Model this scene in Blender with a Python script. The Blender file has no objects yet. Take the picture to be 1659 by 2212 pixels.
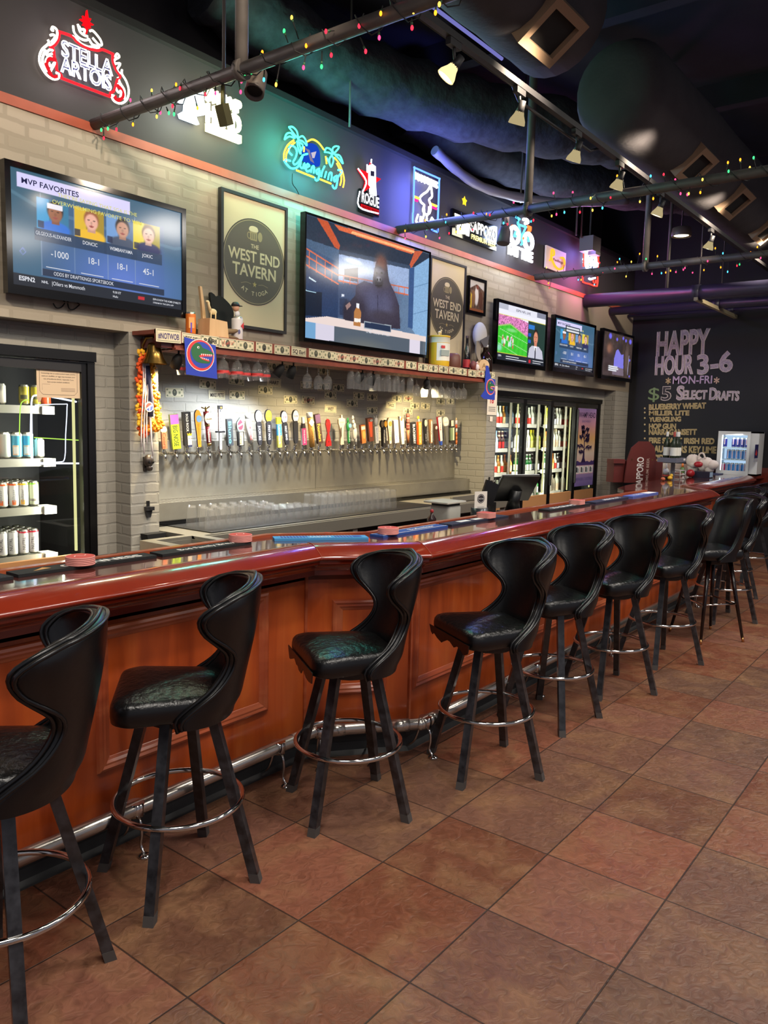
import bpy, math, random
import numpy as np
from mathutils import Vector, Matrix

random.seed(7); np.random.seed(7)
sc = bpy.context.scene
COL = sc.collection
R_ = math.radians

# ------------------------------------------------------------------ camera
CAM_H = 1.67
F_PX, CXP, CYP = 1697.8, 829.5, 1106.0
AX = np.array([[0.61267416, -0.78994594, 0.02481494],
               [-0.07523893, -0.08955242, -0.99313618],
               [0.78674613, 0.60660183, -0.11430114]])
cd = bpy.data.cameras.new('camera'); cam = bpy.data.objects.new('camera', cd); COL.objects.link(cam)
cd.sensor_fit = 'VERTICAL'; cd.sensor_height = 36.0; cd.lens = 36.0 * F_PX / 2212.0
cd.clip_start = .05; cd.clip_end = 100
m = Matrix.Identity(4)
for i in range(3):
    m[i][0] = AX[0][i]; m[i][1] = -AX[1][i]; m[i][2] = -AX[2][i]
m[2][3] = CAM_H
cam.matrix_world = m
sc.camera = cam

def ray(px, py):
    return AX.T @ np.array([(px - CXP) / F_PX, (py - CYP) / F_PX, 1.0])
def atY(px, py, Y):
    d = ray(px, py); t = Y / d[1]; return Vector((d[0] * t, Y, CAM_H + d[2] * t))
def atX(px, py, X):
    d = ray(px, py); t = X / d[0]; return Vector((X, d[1] * t, CAM_H + d[2] * t))
def atZ(px, py, z):
    d = ray(px, py); t = (z - CAM_H) / d[2]; return Vector((d[0] * t, d[1] * t, z))

# ------------------------------------------------------------------ render look
sc.view_settings.view_transform = 'Standard'; sc.view_settings.look = 'None'
sc.view_settings.gamma = 1.0; sc.view_settings.exposure = 0.0; sc.view_settings.use_curve_mapping = False
try:
    sc.cycles.use_denoising = True; sc.cycles.max_bounces = 7; sc.cycles.transparent_max_bounces = 24
    sc.cycles.transmission_bounces = 4; sc.cycles.glossy_bounces = 4; sc.cycles.diffuse_bounces = 3
    sc.cycles.caustics_reflective = False; sc.cycles.caustics_refractive = False
    sc.cycles.sample_clamp_indirect = 4.0
except Exception:
    pass

# ------------------------------------------------------------------ world and lamps of the room
w = bpy.data.worlds.new('world'); sc.world = w; w.use_nodes = True
w.node_tree.nodes['Background'].inputs[0].default_value = (.80, .80, .92, 1)
w.node_tree.nodes['Background'].inputs[1].default_value = .30

def lamp(name, kind, loc, energy, color=(1, 1, 1), size=.3, target=None, spot=70, blend=.6, size_y=None):
    ld = bpy.data.lights.new(name, kind); ld.energy = energy; ld.color = color
    if kind == 'AREA':
        ld.size = size
        if size_y: ld.shape = 'RECTANGLE'; ld.size_y = size_y
    else:
        ld.shadow_soft_size = size
    if kind == 'SPOT': ld.spot_size = R_(spot); ld.spot_blend = blend
    o = bpy.data.objects.new(name, ld); COL.objects.link(o); o.location = loc
    if target is not None:
        o.rotation_euler = (Vector(target) - Vector(loc)).to_track_quat('-Z', 'Y').to_euler()
    o['kind'] = 'helper'
    return o
WARM = (1.0, .82, .62); NEUT = (1.0, .93, .84); COOL = (.86, .93, 1.0)
# ceiling fixtures over the dining floor, on our side of the bar
for (x, y, z, e) in ((.2, .6, 4.0, 62), (3.2, .2, 4.0, 62), (6.4, .3, 4.0, 62), (9.6, .4, 4.0, 56), (1.0, -1.8, 4.0, 50), (5.5, -2.0, 4.0, 50)):
    lamp('dining_ceiling_light', 'AREA', (x, y, z), e, NEUT, .9, (x, y, 0))
# track heads that wash the bar and the back wall
for (x, e) in ((.4, 34), (2.2, 34), (4.2, 30), (6.0, 30), (7.9, 30), (9.8, 30)):
    lamp('wall_wash_light', 'SPOT', (x, 2.0, 3.75), e * 6.5, WARM, .06, (x + .3, 4.42, 2.6), 95, .9)
for (x, e) in ((.8, 60), (2.4, 60), (4.4, 60), (6.4, 60), (8.6, 60), (10.4, 50)):
    lamp('bar_down_light', 'SPOT', (x, 1.1, 3.9), e * 1.7, NEUT, .08, (x, 2.6, .6), 90, .8)

# ------------------------------------------------------------------ materials
def lin(c):
    c = c / 255.0
    return c / 12.92 if c <= .04045 else ((c + .055) / 1.055) ** 2.4
def L3(rgb): return (lin(rgb[0]), lin(rgb[1]), lin(rgb[2]), 1)
MATS = {}
def P(name, rgb, rough=.5, metal=0., spec=.5, coat=0., emit=None, es=1., noise=None, bump=None, coatr=.06, rvar=0.):
    """principled material; noise=(scale, amount, rgb2), bump=(scale, strength)"""
    mt = bpy.data.materials.new(name); mt.use_nodes = True
    nt = mt.node_tree; b = nt.nodes['Principled BSDF']
    b.inputs['Base Color'].default_value = L3(rgb); b.inputs['Roughness'].default_value = rough
    b.inputs['Metallic'].default_value = metal; b.inputs['Specular IOR Level'].default_value = spec
    b.inputs['Coat Weight'].default_value = coat; b.inputs['Coat Roughness'].default_value = coatr
    if emit is not None:
        b.inputs['Emission Color'].default_value = L3(emit); b.inputs['Emission Strength'].default_value = es
    if noise or bump:
        tc = nt.nodes.new('ShaderNodeTexCoord')
    if noise:
        n = nt.nodes.new('ShaderNodeTexNoise'); n.inputs['Scale'].default_value = noise[0]; n.inputs['Detail'].default_value = 5
        nt.links.new(tc.outputs['Object'], n.inputs['Vector'])
        mx = nt.nodes.new('ShaderNodeMix'); mx.data_type = 'RGBA'
        mx.inputs['A'].default_value = L3(rgb); mx.inputs['B'].default_value = L3(noise[2])
        mr = nt.nodes.new('ShaderNodeMapRange'); mr.inputs['From Min'].default_value = .35; mr.inputs['From Max'].default_value = .7
        mr.inputs['To Max'].default_value = noise[1]
        nt.links.new(n.outputs['Fac'], mr.inputs['Value']); nt.links.new(mr.outputs['Result'], mx.inputs['Factor'])
        nt.links.new(mx.outputs['Result'], b.inputs['Base Color'])
        if rvar:
            m2 = nt.nodes.new('ShaderNodeMapRange'); m2.inputs['To Min'].default_value = max(0, rough - rvar); m2.inputs['To Max'].default_value = rough + rvar
            nt.links.new(n.outputs['Fac'], m2.inputs['Value']); nt.links.new(m2.outputs['Result'], b.inputs['Roughness'])
    if bump:
        n2 = nt.nodes.new('ShaderNodeTexNoise'); n2.inputs['Scale'].default_value = bump[0]; n2.inputs['Detail'].default_value = 6
        nt.links.new(tc.outputs['Object'], n2.inputs['Vector'])
        bp = nt.nodes.new('ShaderNodeBump'); bp.inputs['Strength'].default_value = bump[1]; bp.inputs['Distance'].default_value = .01
        nt.links.new(n2.outputs['Fac'], bp.inputs['Height']); nt.links.new(bp.outputs['Normal'], b.inputs['Normal'])
    MATS[name] = mt
    return mt
def EM(name, rgb, s=1.):
    """something that gives off light"""
    mt = bpy.data.materials.new(name); mt.use_nodes = True; nt = mt.node_tree; nt.nodes.clear()
    e = nt.nodes.new('ShaderNodeEmission'); e.inputs[0].default_value = L3(rgb); e.inputs[1].default_value = s
    o = nt.nodes.new('ShaderNodeOutputMaterial'); nt.links.new(e.outputs[0], o.inputs[0]); MATS[name] = mt
    return mt
_cc = {}
def C(rgb, rough=.55, **k):
    """plain paint / print colour, made once per colour"""
    key = (tuple(rgb), rough, tuple(sorted(k.items())))
    if key not in _cc:
        nm = 'paint_%02x%02x%02x' % tuple(int(v) for v in rgb) + ('' if len(_cc) == 0 else '_%d' % len(_cc))
        P(nm, rgb, rough, **k); _cc[key] = nm
    return _cc[key]
_ec = {}
def E_(rgb, s=1.):
    key = (tuple(rgb), s)
    if key not in _ec:
        nm = 'light_%02x%02x%02x_%d' % (*[int(v) for v in rgb], len(_ec)); EM(nm, rgb, s); _ec[key] = nm
    return _ec[key]
def glass_mat(name, tint=(1, 1, 1), strength=.18, body=.05, rough=.03):
    """thin clear glass: see-through with a fresnel sheen"""
    mt = bpy.data.materials.new(name); mt.use_nodes = True; nt = mt.node_tree; nt.nodes.clear()
    tr = nt.nodes.new('ShaderNodeBsdfTransparent'); tr.inputs[0].default_value = (*tint, 1)
    gl = nt.nodes.new('ShaderNodeBsdfGlossy'); gl.inputs['Roughness'].default_value = rough
    df = nt.nodes.new('ShaderNodeBsdfDiffuse'); df.inputs[0].default_value = (.9, .92, .92, 1)
    lw = nt.nodes.new('ShaderNodeLayerWeight'); lw.inputs[0].default_value = .5
    pw = nt.nodes.new('ShaderNodeMath'); pw.operation = 'POWER'; pw.inputs[1].default_value = 3.2; nt.links.new(lw.outputs['Facing'], pw.inputs[0])
    ma = nt.nodes.new('ShaderNodeMath'); ma.operation = 'MULTIPLY_ADD'; ma.inputs[1].default_value = strength; ma.inputs[2].default_value = .03; ma.use_clamp = True; nt.links.new(pw.outputs[0], ma.inputs[0])
    m0 = nt.nodes.new('ShaderNodeMixShader'); m0.inputs[0].default_value = body
    nt.links.new(tr.outputs[0], m0.inputs[1]); nt.links.new(df.outputs[0], m0.inputs[2])
    m1 = nt.nodes.new('ShaderNodeMixShader')
    nt.links.new(ma.outputs[0], m1.inputs[0]); nt.links.new(m0.outputs[0], m1.inputs[1]); nt.links.new(gl.outputs[0], m1.inputs[2])
    o = nt.nodes.new('ShaderNodeOutputMaterial'); nt.links.new(m1.outputs[0], o.inputs[0]); MATS[name] = mt
    return mt
def attr_mat(name, emission):
    mt = bpy.data.materials.new(name); mt.use_nodes = True; nt = mt.node_tree
    a = nt.nodes.new('ShaderNodeAttribute'); a.attribute_name = 'picture'
    b = nt.nodes['Principled BSDF']
    if emission:
        b.inputs['Base Color'].default_value = (.004, .004, .005, 1); b.inputs['Roughness'].default_value = .12
        nt.links.new(a.outputs['Color'], b.inputs['Emission Color']); b.inputs['Emission Strength'].default_value = emission
    else:
        nt.links.new(a.outputs['Color'], b.inputs['Base Color']); b.inputs['Roughness'].default_value = .25
    MATS[name] = mt

P('black_leather', (9, 9, 11), .33, spec=.5, bump=(60, .06))
P('worn_leather', (10, 10, 11), .30, spec=.6, bump=(38, .55))
P('piping', (13, 13, 15), .28)
P('black_steel', (16, 16, 19), .30, spec=.7, noise=(30, .6, (66, 67, 72)))
P('satin_steel', (190, 184, 176), .24, .9)
P('worn_tip', (70, 66, 64), .7)
P('chrome', (205, 202, 198), .10, 1.)
P('steel', (176, 172, 160), .38, .75, bump=(90, .05))
P('brushed_steel', (172, 168, 156), .40, .8, noise=(7, .5, (146, 142, 130)), rvar=.06)
P('black_plastic', (14, 14, 15), .35)
P('gloss_black', (8, 8, 9), .12)
P('matte_black', (12, 12, 13), .8)
P('rubber', (16, 17, 19), .6)
P('dark_metal', (26, 25, 27), .55)
P('pipe_paint', (74, 70, 68), .55, noise=(9, .6, (50, 46, 44)))
P('pipe_blue', (44, 43, 62), .4)
P('duct_cloth', (62, 59, 62), .9, noise=(5, .6, (46, 44, 48)), bump=(30, .3))
P('duct_frame', (140, 116, 92), .6)
P('insulation', (64, 66, 72), .95, noise=(12, .8, (40, 42, 48)), bump=(14, 1.2))
P('ceiling_black', (42, 40, 46), .95, noise=(3, .6, (28, 27, 33)))
P('rail_red', (132, 40, 18), .22, spec=.3, coat=1., noise=(6, .6, (112, 28, 12)))
P('bar_top', (92, 44, 36), .20, spec=.5, coat=1., coatr=.05, noise=(4, .7, (72, 32, 28)))
P('shelf_red', (132, 66, 50), .45, noise=(12, .6, (104, 48, 38)))
P('trim_red', (158, 78, 54), .5, noise=(8, .5, (128, 60, 42)))
P('white_paper', (236, 228, 214), .7)
P('white_plastic', (226, 224, 220), .4)
P('cream', (224, 210, 176), .6)
P('brass', (150, 122, 66), .3, 1., noise=(20, .5, (110, 86, 44)))
P('cardboard', (170, 122, 78), .8)
P('chalk_board', (20, 19, 24), .75, noise=(2.2, .6, (29, 28, 34)))
glass_mat('clear_glass', (1, 1, 1), .75, .05)
glass_mat('door_glass', (.95, .97, .97), .35, .0, .01)
attr_mat('screen_picture', 1.15); attr_mat('print_picture', 0)

def wood(name, c1, c2, c3, rough=.35, coat=.4, grain=9., axis=2):
    mt = bpy.data.materials.new(name); mt.use_nodes = True; nt = mt.node_tree; b = nt.nodes['Principled BSDF']
    tc = nt.nodes.new('ShaderNodeTexCoord'); mp = nt.nodes.new('ShaderNodeMapping')
    s = [grain] * 3; s[axis] = grain * .12; mp.inputs['Scale'].default_value = s
    nt.links.new(tc.outputs['Object'], mp.inputs['Vector'])
    n = nt.nodes.new('ShaderNodeTexNoise'); n.inputs['Scale'].default_value = 1.; n.inputs['Detail'].default_value = 8; n.inputs['Distortion'].default_value = .6
    nt.links.new(mp.outputs[0], n.inputs['Vector'])
    cr = nt.nodes.new('ShaderNodeValToRGB'); el = cr.color_ramp.elements
    el[0].position = .28; el[0].color = L3(c1); el[1].position = .75; el[1].color = L3(c3)
    e = el.new(.52); e.color = L3(c2)
    nt.links.new(n.outputs['Fac'], cr.inputs['Fac']); nt.links.new(cr.outputs[0], b.inputs['Base Color'])
    n2 = nt.nodes.new('ShaderNodeTexNoise'); n2.inputs['Scale'].default_value = 2.2
    nt.links.new(tc.outputs['Object'], n2.inputs['Vector'])
    b.inputs['Roughness'].default_value = rough; b.inputs['Coat Weight'].default_value = coat; b.inputs['Coat Roughness'].default_value = .12
    MATS[name] = mt
wood('cherry_panel', (136, 50, 14), (174, 74, 26), (196, 98, 40))
wood('cherry_molding', (134, 52, 26), (160, 74, 42), (186, 104, 66), axis=0)
wood('dark_cherry', (70, 20, 12), (92, 28, 16), (110, 36, 20), axis=0)
wood('pale_wood', (196, 158, 112), (212, 176, 130), (222, 190, 146))

def brick_mat(name, c1, c2, mortar, sx=.21, sy=.0686, ms=.012, bump=.6, rough=.75):
    mt = bpy.data.materials.new(name); mt.use_nodes = True; nt = mt.node_tree; b = nt.nodes['Principled BSDF']
    tc = nt.nodes.new('ShaderNodeTexCoord'); sp = nt.nodes.new('ShaderNodeSeparateXYZ'); nt.links.new(tc.outputs['Object'], sp.inputs[0])
    ad = nt.nodes.new('ShaderNodeMath'); nt.links.new(sp.outputs['X'], ad.inputs[0]); nt.links.new(sp.outputs['Y'], ad.inputs[1])
    cb = nt.nodes.new('ShaderNodeCombineXYZ'); nt.links.new(ad.outputs[0], cb.inputs['X']); nt.links.new(sp.outputs['Z'], cb.inputs['Y'])
    nz = nt.nodes.new('ShaderNodeTexNoise'); nz.inputs['Scale'].default_value = 9; nt.links.new(cb.outputs[0], nz.inputs['Vector'])
    mv = nt.nodes.new('ShaderNodeVectorMath'); mv.operation = 'MULTIPLY_ADD'; mv.inputs[1].default_value = (.02, .02, 0)
    nt.links.new(nz.outputs['Color'], mv.inputs[0]); nt.links.new(cb.outputs[0], mv.inputs[2])
    br = nt.nodes.new('ShaderNodeTexBrick'); br.inputs['Scale'].default_value = 1.0
    br.inputs['Brick Width'].default_value = sx; br.inputs['Row Height'].default_value = sy; br.inputs['Mortar Size'].default_value = ms; br.inputs['Mortar Smooth'].default_value = .5
    br.inputs['Color1'].default_value = L3(c1); br.inputs['Color2'].default_value = L3(c2); br.inputs['Mortar'].default_value = L3(mortar)
    br.inputs['Bias'].default_value = 0
    nt.links.new(mv.outputs[0], br.inputs['Vector']); nt.links.new(br.outputs['Color'], b.inputs['Base Color'])
    b.inputs['Roughness'].default_value = rough
    n2 = nt.nodes.new('ShaderNodeTexNoise'); n2.inputs['Scale'].default_value = 35; n2.inputs['Detail'].default_value = 4; nt.links.new(tc.outputs['Object'], n2.inputs['Vector'])
    mm = nt.nodes.new('ShaderNodeMath'); mm.operation = 'MULTIPLY_ADD'; mm.inputs[1].default_value = -1.0
    nt.links.new(br.outputs['Fac'], mm.inputs[0])
    m3 = nt.nodes.new('ShaderNodeMath'); m3.operation = 'MULTIPLY'; m3.inputs[1].default_value = .25; nt.links.new(n2.outputs['Fac'], m3.inputs[0]); nt.links.new(m3.outputs[0], mm.inputs[2])
    bp = nt.nodes.new('ShaderNodeBump'); bp.inputs['Strength'].default_value = bump; bp.inputs['Distance'].default_value = .012
    nt.links.new(mm.outputs[0], bp.inputs['Height']); nt.links.new(bp.outputs['Normal'], b.inputs['Normal'])
    MATS[name] = mt
brick_mat('painted_brick', (152, 149, 140), (148, 146, 138), (146, 144, 136), ms=.009, bump=.45)
brick_mat('tan_brick', (164, 155, 140), (150, 142, 127), (147, 139, 124), sx=.235, sy=.078, ms=.016, bump=.12)
P('tan_plaster', (142, 132, 116), .8, noise=(2, .4, (132, 122, 108)))

def floor_mat():
    mt = bpy.data.materials.new('slate_tile'); mt.use_nodes = True; nt = mt.node_tree; b = nt.nodes['Principled BSDF']
    def N(t, **k):
        n = nt.nodes.new(t)
        for a, v in k.items(): setattr(n, a, v)
        return n
    ln = nt.links.new
    tc = N('ShaderNodeTexCoord'); mp = N('ShaderNodeMapping'); p = .4605
    mp.inputs['Location'].default_value = (-2.2567 / p, -.7835 / p, 0); mp.inputs['Scale'].default_value = (1 / p, 1 / p, 1)
    ln(tc.outputs['Object'], mp.inputs['Vector'])
    fl = N('ShaderNodeVectorMath', operation='FLOOR'); ln(mp.outputs[0], fl.inputs[0])
    fr = N('ShaderNodeVectorMath', operation='FRACTION'); ln(mp.outputs[0], fr.inputs[0])
    wn = N('ShaderNodeTexWhiteNoise', noise_dimensions='2D'); ln(fl.outputs[0], wn.inputs['Vector'])
    cr = N('ShaderNodeValToRGB'); el = cr.color_ramp.elements
    el[0].position = 0; el[0].color = L3((98, 68, 52)); el[1].position = 1; el[1].color = L3((134, 80, 58))
    for q, c in ((.25, (120, 68, 46)), (.5, (106, 76, 60)), (.75, (126, 84, 68))):
        e = el.new(q); e.color = L3(c)
    ln(wn.outputs['Value'], cr.inputs['Fac'])
    off = N('ShaderNodeVectorMath', operation='MULTIPLY_ADD'); off.inputs[1].default_value = (7, 7, 7); ln(wn.outputs['Color'], off.inputs[0]); ln(tc.outputs['Object'], off.inputs[2])
    n1 = N('ShaderNodeTexNoise'); n1.inputs['Scale'].default_value = 4.5; n1.inputs['Detail'].default_value = 6; n1.inputs['Distortion'].default_value = .8; ln(off.outputs[0], n1.inputs['Vector'])
    n2 = N('ShaderNodeTexNoise'); n2.inputs['Scale'].default_value = 26; n2.inputs['Detail'].default_value = 7; n2.inputs['Distortion'].default_value = 1.4; ln(off.outputs[0], n2.inputs['Vector'])
    m1 = N('ShaderNodeMix', data_type='RGBA', blend_type='MIX'); m1.inputs['B'].default_value = L3((146, 108, 76))
    r1 = N('ShaderNodeMapRange'); r1.inputs['From Min'].default_value = .45; r1.inputs['From Max'].default_value = .75; r1.inputs['To Max'].default_value = .75
    ln(n1.outputs['Fac'], r1.inputs['Value']); ln(r1.outputs[0], m1.inputs['Factor']); ln(cr.outputs[0], m1.inputs['A'])
    m2 = N('ShaderNodeMix', data_type='RGBA', blend_type='MULTIPLY'); m2.inputs['Factor'].default_value = .55
    r2 = N('ShaderNodeMapRange'); r2.inputs['From Min'].default_value = .3; r2.inputs['From Max'].default_value = .7; r2.inputs['To Min'].default_value = .50; r2.inputs['To Max'].default_value = 1.2
    ln(n2.outputs['Fac'], r2.inputs['Value']); cc = N('ShaderNodeCombineColor'); [ln(r2.outputs[0], cc.inputs[i]) for i in range(3)]
    ln(m1.outputs['Result'], m2.inputs['A']); ln(cc.outputs[0], m2.inputs['B'])
    # grout lines
    sp = N('ShaderNodeSeparateXYZ'); ln(fr.outputs[0], sp.inputs[0])
    g = []
    for ax in ('X', 'Y'):
        s = N('ShaderNodeMath', operation='SUBTRACT'); s.inputs[1].default_value = .5; ln(sp.outputs[ax], s.inputs[0])
        a = N('ShaderNodeMath', operation='ABSOLUTE'); ln(s.outputs[0], a.inputs[0]); g.append(a)
    mx = N('ShaderNodeMath', operation='MAXIMUM'); ln(g[0].outputs[0], mx.inputs[0]); ln(g[1].outputs[0], mx.inputs[1])
    gt = N('ShaderNodeMapRange'); gt.inputs['From Min'].default_value = .4925; gt.inputs['From Max'].default_value = .4960; ln(mx.outputs[0], gt.inputs['Value'])
    m3 = N('ShaderNodeMix', data_type='RGBA'); m3.inputs['B'].default_value = L3((58, 42, 34)); ln(gt.outputs[0], m3.inputs['Factor']); ln(m2.outputs['Result'], m3.inputs['A'])
    ln(m3.outputs['Result'], b.inputs['Base Color'])
    h = N('ShaderNodeMath', operation='SUBTRACT'); ln(n2.outputs['Fac'], h.inputs[0]); ln(gt.outputs[0], h.inputs[1])
    bp = N('ShaderNodeBump'); bp.inputs['Strength'].default_value = .55; bp.inputs['Distance'].default_value = .012; ln(h.outputs[0], bp.inputs['Height']); ln(bp.outputs[0], b.inputs['Normal'])
    rr = N('ShaderNodeMapRange'); rr.inputs['To Min'].default_value = .30; rr.inputs['To Max'].default_value = .52; ln(n2.outputs['Fac'], rr.inputs['Value']); ln(rr.outputs[0], b.inputs['Roughness'])
    b.inputs['Specular IOR Level'].default_value = .45
    MATS['slate_tile'] = mt
floor_mat()

# ------------------------------------------------------------------ mesh helpers
class Fr:
    """a flat frame: origin, right, up and the normal that faces the viewer"""
    def __init__(s, o, ux, uy, n=None):
        s.o = Vector(o); s.x = Vector(ux).normalized(); s.y = Vector(uy).normalized()
        s.n = Vector(n).normalized() if n is not None else s.x.cross(s.y)
    def p(s, x, y, d=0): return s.o + s.x * x + s.y * y + s.n * d
    def sub(s, x, y, d=0, rot=0):
        c, q = math.cos(rot), math.sin(rot)
        return Fr(s.p(x, y, d), s.x * c + s.y * q, s.y * c - s.x * q, s.n)
def wallF(x, z, Y): return Fr((x, Y, z), (1, 0, 0), (0, 0, 1), (0, -1, 0))     # a sheet on the back wall
def topF(x, y, z, a=0): return Fr((x, y, z), (math.cos(a), math.sin(a), 0), (-math.sin(a), math.cos(a), 0), (0, 0, 1))
LOCF = Fr((0, 0, 0), (1, 0, 0), (0, 0, 1), (0, -1, 0))

_tx = {}
def text_tris(s, bold=0.0, outline=False):
    key = (s, bold, outline)
    if key in _tx: return _tx[key]
    cu = bpy.data.curves.new('t', 'FONT'); cu.body = s; cu.size = 1.0; cu.resolution_u = 3; cu.offset = bold
    if outline: cu.fill_mode = 'NONE' if 'NONE' in [i.identifier for i in cu.bl_rna.properties['fill_mode'].enum_items] else 'BOTH'
    o = bpy.data.objects.new('t', cu)
    me = bpy.data.meshes.new_from_object(o)
    v = [(a.co.x, a.co.y) for a in me.vertices]; f = [tuple(p.vertices) for p in me.polygons]
    bpy.data.objects.remove(o); bpy.data.curves.remove(cu); bpy.data.meshes.remove(me)
    if v:
        x0 = min(a[0] for a in v); x1 = max(a[0] for a in v)
    else: x0 = x1 = 0
    _tx[key] = (v, f, x0, x1)
    return _tx[key]

class MB:
    def __init__(s): s.v = []; s.f = []; s.m = []; s.sm = []
    def face(s, idx, mat, smooth=False): s.f.append(tuple(idx)); s.m.append(mat); s.sm.append(smooth)
    def add(s, vs): b = len(s.v); s.v.extend(Vector(q) for q in vs); return b
    def box(s, c, size, mat, rot=None, M=None):
        hx, hy, hz = size[0] / 2, size[1] / 2, size[2] / 2
        pts = [Vector((x, y, z)) for x in (-hx, hx) for y in (-hy, hy) for z in (-hz, hz)]
        if rot is not None: Mr = Matrix.Rotation(rot, 3, 'Z'); pts = [Mr @ q for q in pts]
        if M is not None: pts = [M @ q for q in pts]
        b = s.add([q + Vector(c) for q in pts])
        for q in ((0, 1, 3, 2), (4, 6, 7, 5), (0, 4, 5, 1), (2, 3, 7, 6), (0, 2, 6, 4), (1, 5, 7, 3)): s.face([b + i for i in q], mat)
        return s
    def bb(s, lo, hi, mat):
        return s.box([(a + b) / 2 for a, b in zip(lo, hi)], [abs(b - a) for a, b in zip(lo, hi)], mat)
    def rbox(s, c, size, r, mat, seg=3, F=None, smooth=True):
        """box with rounded vertical edges and softened top/bottom (in frame F or world)"""
        hx, hy, hz = [q / 2 for q in size]; r = min(r, hx * .99, hy * .99)
        def ring(inset, z):
            out = []
            for (sx, sy, a0) in ((1, 1, 0), (-1, 1, 90), (-1, -1, 180), (1, -1, 270)):
                for k in range(seg + 1):
                    a = R_(a0 + 90 * k / seg); rr = max(r - inset, .0005)
                    out.append(((hx - r) * sx + math.cos(a) * rr, (hy - r) * sy + math.sin(a) * rr, z))
            return out
        e = min(r, hz * .6) * .5
        rings = [ring(e, -hz), ring(e * .3, -hz + e * .3), ring(0, -hz + e), ring(0, hz - e), ring(e * .3, hz - e * .3), ring(e, hz)]
        n = len(rings[0]); base = None
        for rg in rings:
            pts = [Vector(q) + Vector(c) for q in rg]
            if F is not None: pts = [F.p(q.x, q.y, q.z) for q in pts]
            b = s.add(pts); base = b if base is None else base
        for k in range(len(rings) - 1):
            for i in range(n):
                j = (i + 1) % n
                s.face((base + k * n + i, base + k * n + j, base + (k + 1) * n + j, base + (k + 1) * n + i), mat, smooth)
        s.face([base + i for i in reversed(range(n))], mat); s.face([base + (len(rings) - 1) * n + i for i in range(n)], mat)
        return s
    def lathe(s, prof, mat, o=(0, 0, 0), seg=16, axis=(0, 0, 1), mats=None, capb=True, capt=True, smooth=True, sy=1.):
        z = Vector(axis).normalized(); x = z.orthogonal().normalized() if abs(z.z) < .999 else Vector((1, 0, 0)); y = z.cross(x)
        o = Vector(o); n = seg
        base = len(s.v)
        for (r, h) in prof:
            s.v.extend(o + x * (r * math.cos(2 * math.pi * i / n)) + y * (sy * r * math.sin(2 * math.pi * i / n)) + z * h for i in range(n))
        for k in range(len(prof) - 1):
            mm = mats[k] if mats else mat
            for i in range(n):
                j = (i + 1) % n
                s.face((base + k * n + i, base + k * n + j, base + (k + 1) * n + j, base + (k + 1) * n + i), mm, smooth)
        if capb and prof[0][0] > 1e-5: s.face([base + i for i in reversed(range(n))], mats[0] if mats else mat)
        if capt and prof[-1][0] > 1e-5: s.face([base + (len(prof) - 1) * n + i for i in range(n)], mats[-1] if mats else mat)
        return s
    def cyl(s, a, b, r, mat, r2=None, seg=10, cap=True):
        a = Vector(a); b = Vector(b); d = b - a
        return s.lathe([(r, 0), (r if r2 is None else r2, d.length)], mat, a, seg, d, capb=cap, capt=cap)
    def tube(s, pts, r, mat, seg=6, closed=False, cap=True):
        pts = [Vector(p) for p in pts]; n = len(pts)
        if n < 2: return s
        base = len(s.v); prev = None
        for i, p in enumerate(pts):
            if closed: t = pts[(i + 1) % n] - pts[i - 1]
            else: t = pts[min(i + 1, n - 1)] - pts[max(i - 1, 0)]
            if t.length < 1e-9: t = Vector((0, 0, 1))
            t.normalize()
            if prev is None: x = t.orthogonal().normalized()
            else:
                x = prev - t * prev.dot(t)
                x = t.orthogonal().normalized() if x.length < 1e-6 else x.normalized()
            prev = x; y = t.cross(x); rr = r[i] if isinstance(r, (list, tuple)) else r
            s.v.extend(p + x * (rr * math.cos(2 * math.pi * k / seg)) + y * (rr * math.sin(2 * math.pi * k / seg)) for k in range(seg))
        for i in range(n if closed else n - 1):
            j = (i + 1) % n
            for k in range(seg):
                l = (k + 1) % seg
                s.face((base + i * seg + k, base + i * seg + l, base + j * seg + l, base + j * seg + k), mat, True)
        if not closed and cap:
            s.face([base + k for k in reversed(range(seg))], mat); s.face([base + (n - 1) * seg + k for k in range(seg)], mat)
        return s
    def ell(s, c, rad, mat, seg=14, rings=9, M=None):
        c = Vector(c); base = len(s.v)
        for i in range(rings + 1):
            th = math.pi * i / rings
            for k in range(seg):
                ph = 2 * math.pi * k / seg
                q = Vector((rad[0] * math.sin(th) * math.cos(ph), rad[1] * math.sin(th) * math.sin(ph), rad[2] * math.cos(th)))
                s.v.append(c + (M @ q if M is not None else q))
        for i in range(rings):
            for k in range(seg):
                l = (k + 1) % seg
                s.face((base + (i + 1) * seg + k, base + (i + 1) * seg + l, base + i * seg + l, base + i * seg + k), mat, True)
        return s
    def flat(s, F, pts, d, mat):
        b = s.add([F.p(x, y, d) for x, y in pts]); s.face(range(b, b + len(pts)), mat); return s
    def prism(s, F, pts, d0, d1, mat, side=None):
        n = len(pts); b = s.add([F.p(x, y, d0) for x, y in pts] + [F.p(x, y, d1) for x, y in pts])
        s.face([b + n + i for i in range(n)], mat); s.face([b + i for i in reversed(range(n))], side or mat)
        for i in range(n):
            j = (i + 1) % n; s.face((b + i, b + j, b + n + j, b + n + i), side or mat)
        return s
    def rect(s, F, x0, y0, x1, y1, d, mat): return s.flat(F, [(x0, y0), (x1, y0), (x1, y1), (x0, y1)], d, mat)
    def slab(s, F, x0, y0, x1, y1, d0, d1, mat, side=None): return s.prism(F, [(x0, y0), (x1, y0), (x1, y1), (x0, y1)], d0, d1, mat, side)
    def disc(s, F, x, y, r, d, mat, ry=None, seg=24): return s.flat(F, oval(x, y, r, ry, seg), d, mat)
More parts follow.
